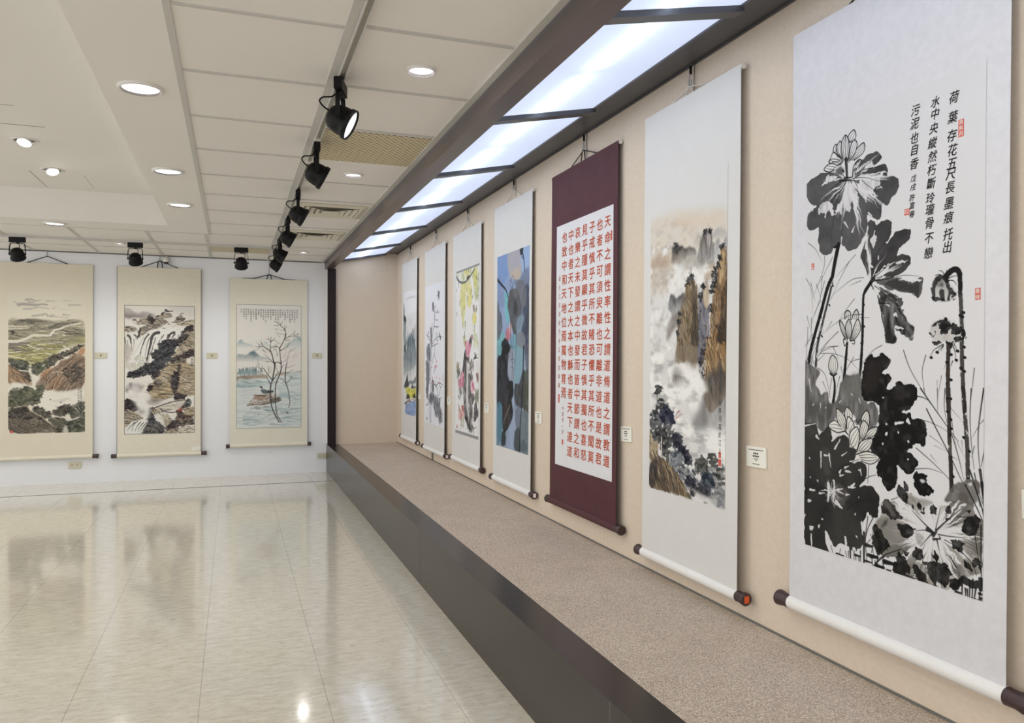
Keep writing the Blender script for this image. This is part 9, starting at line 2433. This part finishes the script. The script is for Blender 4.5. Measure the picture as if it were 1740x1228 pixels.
sb3 = Scroll(BACKW, -0.034, 0.802, 2.203, 0.334, 0.022, 0.034, 'cream scroll of two ducks under bare lakeside trees, rightmost on the back wall', M['mount_pale'], M['roller_cream'], 'cordblack', GB, knob=0.040, cord_style='loop', hook_h=0.055)
sb3.painting('painting', 0.037, 0.733, 0.530, 1.912, art(13, 696, 1382, 2.4, (0.745, 0.72, 0.665), (218, 212, 203)))
for a in ((0.035, 0.038, 0.528, 1.914), (0.732, 0.735, 0.528, 1.914), (0.035, 0.735, 0.528, 0.531), (0.035, 0.735, 1.911, 1.914)):
    sb3.band('border_line', M['inkgrey'], a[0], a[1], a[2], a[3], 0.0016)
rows = '山水清音湖光照影寒林小鳥春江水暖鴨先知竹外桃花三兩枝蔞蒿滿地蘆芽短正是河豚欲上時秋水共長天一色落霞與孤鶩齊飛漁舟唱晚響窮彭蠡之濱'
k = 0; it = []
for c in range(24):
    n = (2, 4, 5, 3, 6, 4, 5, 3, 4, 5, 6, 4, 5, 3, 5, 6, 4, 3, 5, 4, 6, 5, 6, 4)[c]
    for j in range(n):
        it.append((rows[k % len(rows)], 0.085 + c * 0.0262, 1.855 - j * 0.025, 0.019, 0.021)); k += 1
sb3.writing('inscription', it, M['inkgrey'], 0.0, 0.05)
t = thing('paper_card', BACKW.P(-0.383, 0.04, 0.33), 'small white card tucked at the lower right corner of the waterfall scroll', 'card')
m = MB(); m.add([BACKW.P(-0.430, 0.0375, 0.297), BACKW.P(-0.335, 0.0375, 0.305), BACKW.P(-0.332, 0.041, 0.352), BACKW.P(-0.425, 0.043, 0.346),
                 BACKW.P(-0.430, 0.0385, 0.297), BACKW.P(-0.335, 0.0385, 0.305), BACKW.P(-0.332, 0.042, 0.352), BACKW.P(-0.425, 0.044, 0.346)], [(3, 2, 1, 0), (4, 5, 6, 7), (0, 1, 5, 4), (1, 2, 6, 5), (2, 3, 7, 6), (3, 0, 4, 7)])
m.build('card_board', M['card'], t, t.location)

# ---------------------------------------------------------------- hangers
hk = ['over the misty blue peaks scroll', 'over the bamboo and plum scroll', 'over the yellow blossom scroll', 'over the blue lotus pond scroll', 'over the maroon calligraphy scroll', 'over the sandstone pillars scroll', 'over the big ink lotus scroll']
for sc, lb in zip((sc1, sc2, sc3, sc4, sc5, sc6, sc7), hk):
    hook(RIGHT, sc.hook[0], sc.hook[2], sc.hook[1], 2.546, 'metal picture hanger ' + lb)['group'] = 'metal picture hangers'
for sc, lb in zip((sb1, sb2, sb3), ('over the green valley scroll', 'over the waterfall scroll', 'over the duck and bare trees scroll')):
    hook(BACKW, sc.hook[0], sc.hook[2], sc.hook[1], CEIL - 0.004, 'thin wire picture hanger ' + lb, 'wire')['group'] = 'metal picture hangers'

# ---------------------------------------------------------------- title cards
L1 = [(0.026, 0.085, 0.0035, 14), (0.013, 0.030, 0.006, 3), (0.003, 0.038, 0.006, 4), (-0.007, 0.028, 0.003, 5), (-0.013, 0.012, 0.003, 2), (-0.026, 0.042, 0.003, 8)]
for s, z, w, h, tl, lb in ((-2.426, 0.941, 0.116, 0.076, 0.02, 'white title card between the sandstone pillars scroll and the ink lotus scroll'),
                           (-3.445, 0.934, 0.112, 0.074, 0.05, 'white title card between the maroon calligraphy scroll and the sandstone pillars scroll'),
                           (-4.622, 0.933, 0.110, 0.073, 0.0, 'white title card between the blue lotus pond scroll and the maroon calligraphy scroll'),
                           (-5.700, 0.930, 0.108, 0.073, 0.0, 'white title card between the yellow blossom scroll and the blue lotus pond scroll'),
                           (-6.81, 0.928, 0.110, 0.073, 0.0, 'white title card between the bamboo scroll and the yellow blossom scroll'),
                           (-7.99, 0.922, 0.105, 0.066, 0.0, 'white title card beside the misty blue peaks scroll at the far end'),
                           (-1.333, 0.950, 0.112, 0.070, 0.03, 'white title card right of the ink lotus scroll at the edge of the photo')):
    title_card(s, z, w, h, lb, tl, L1)
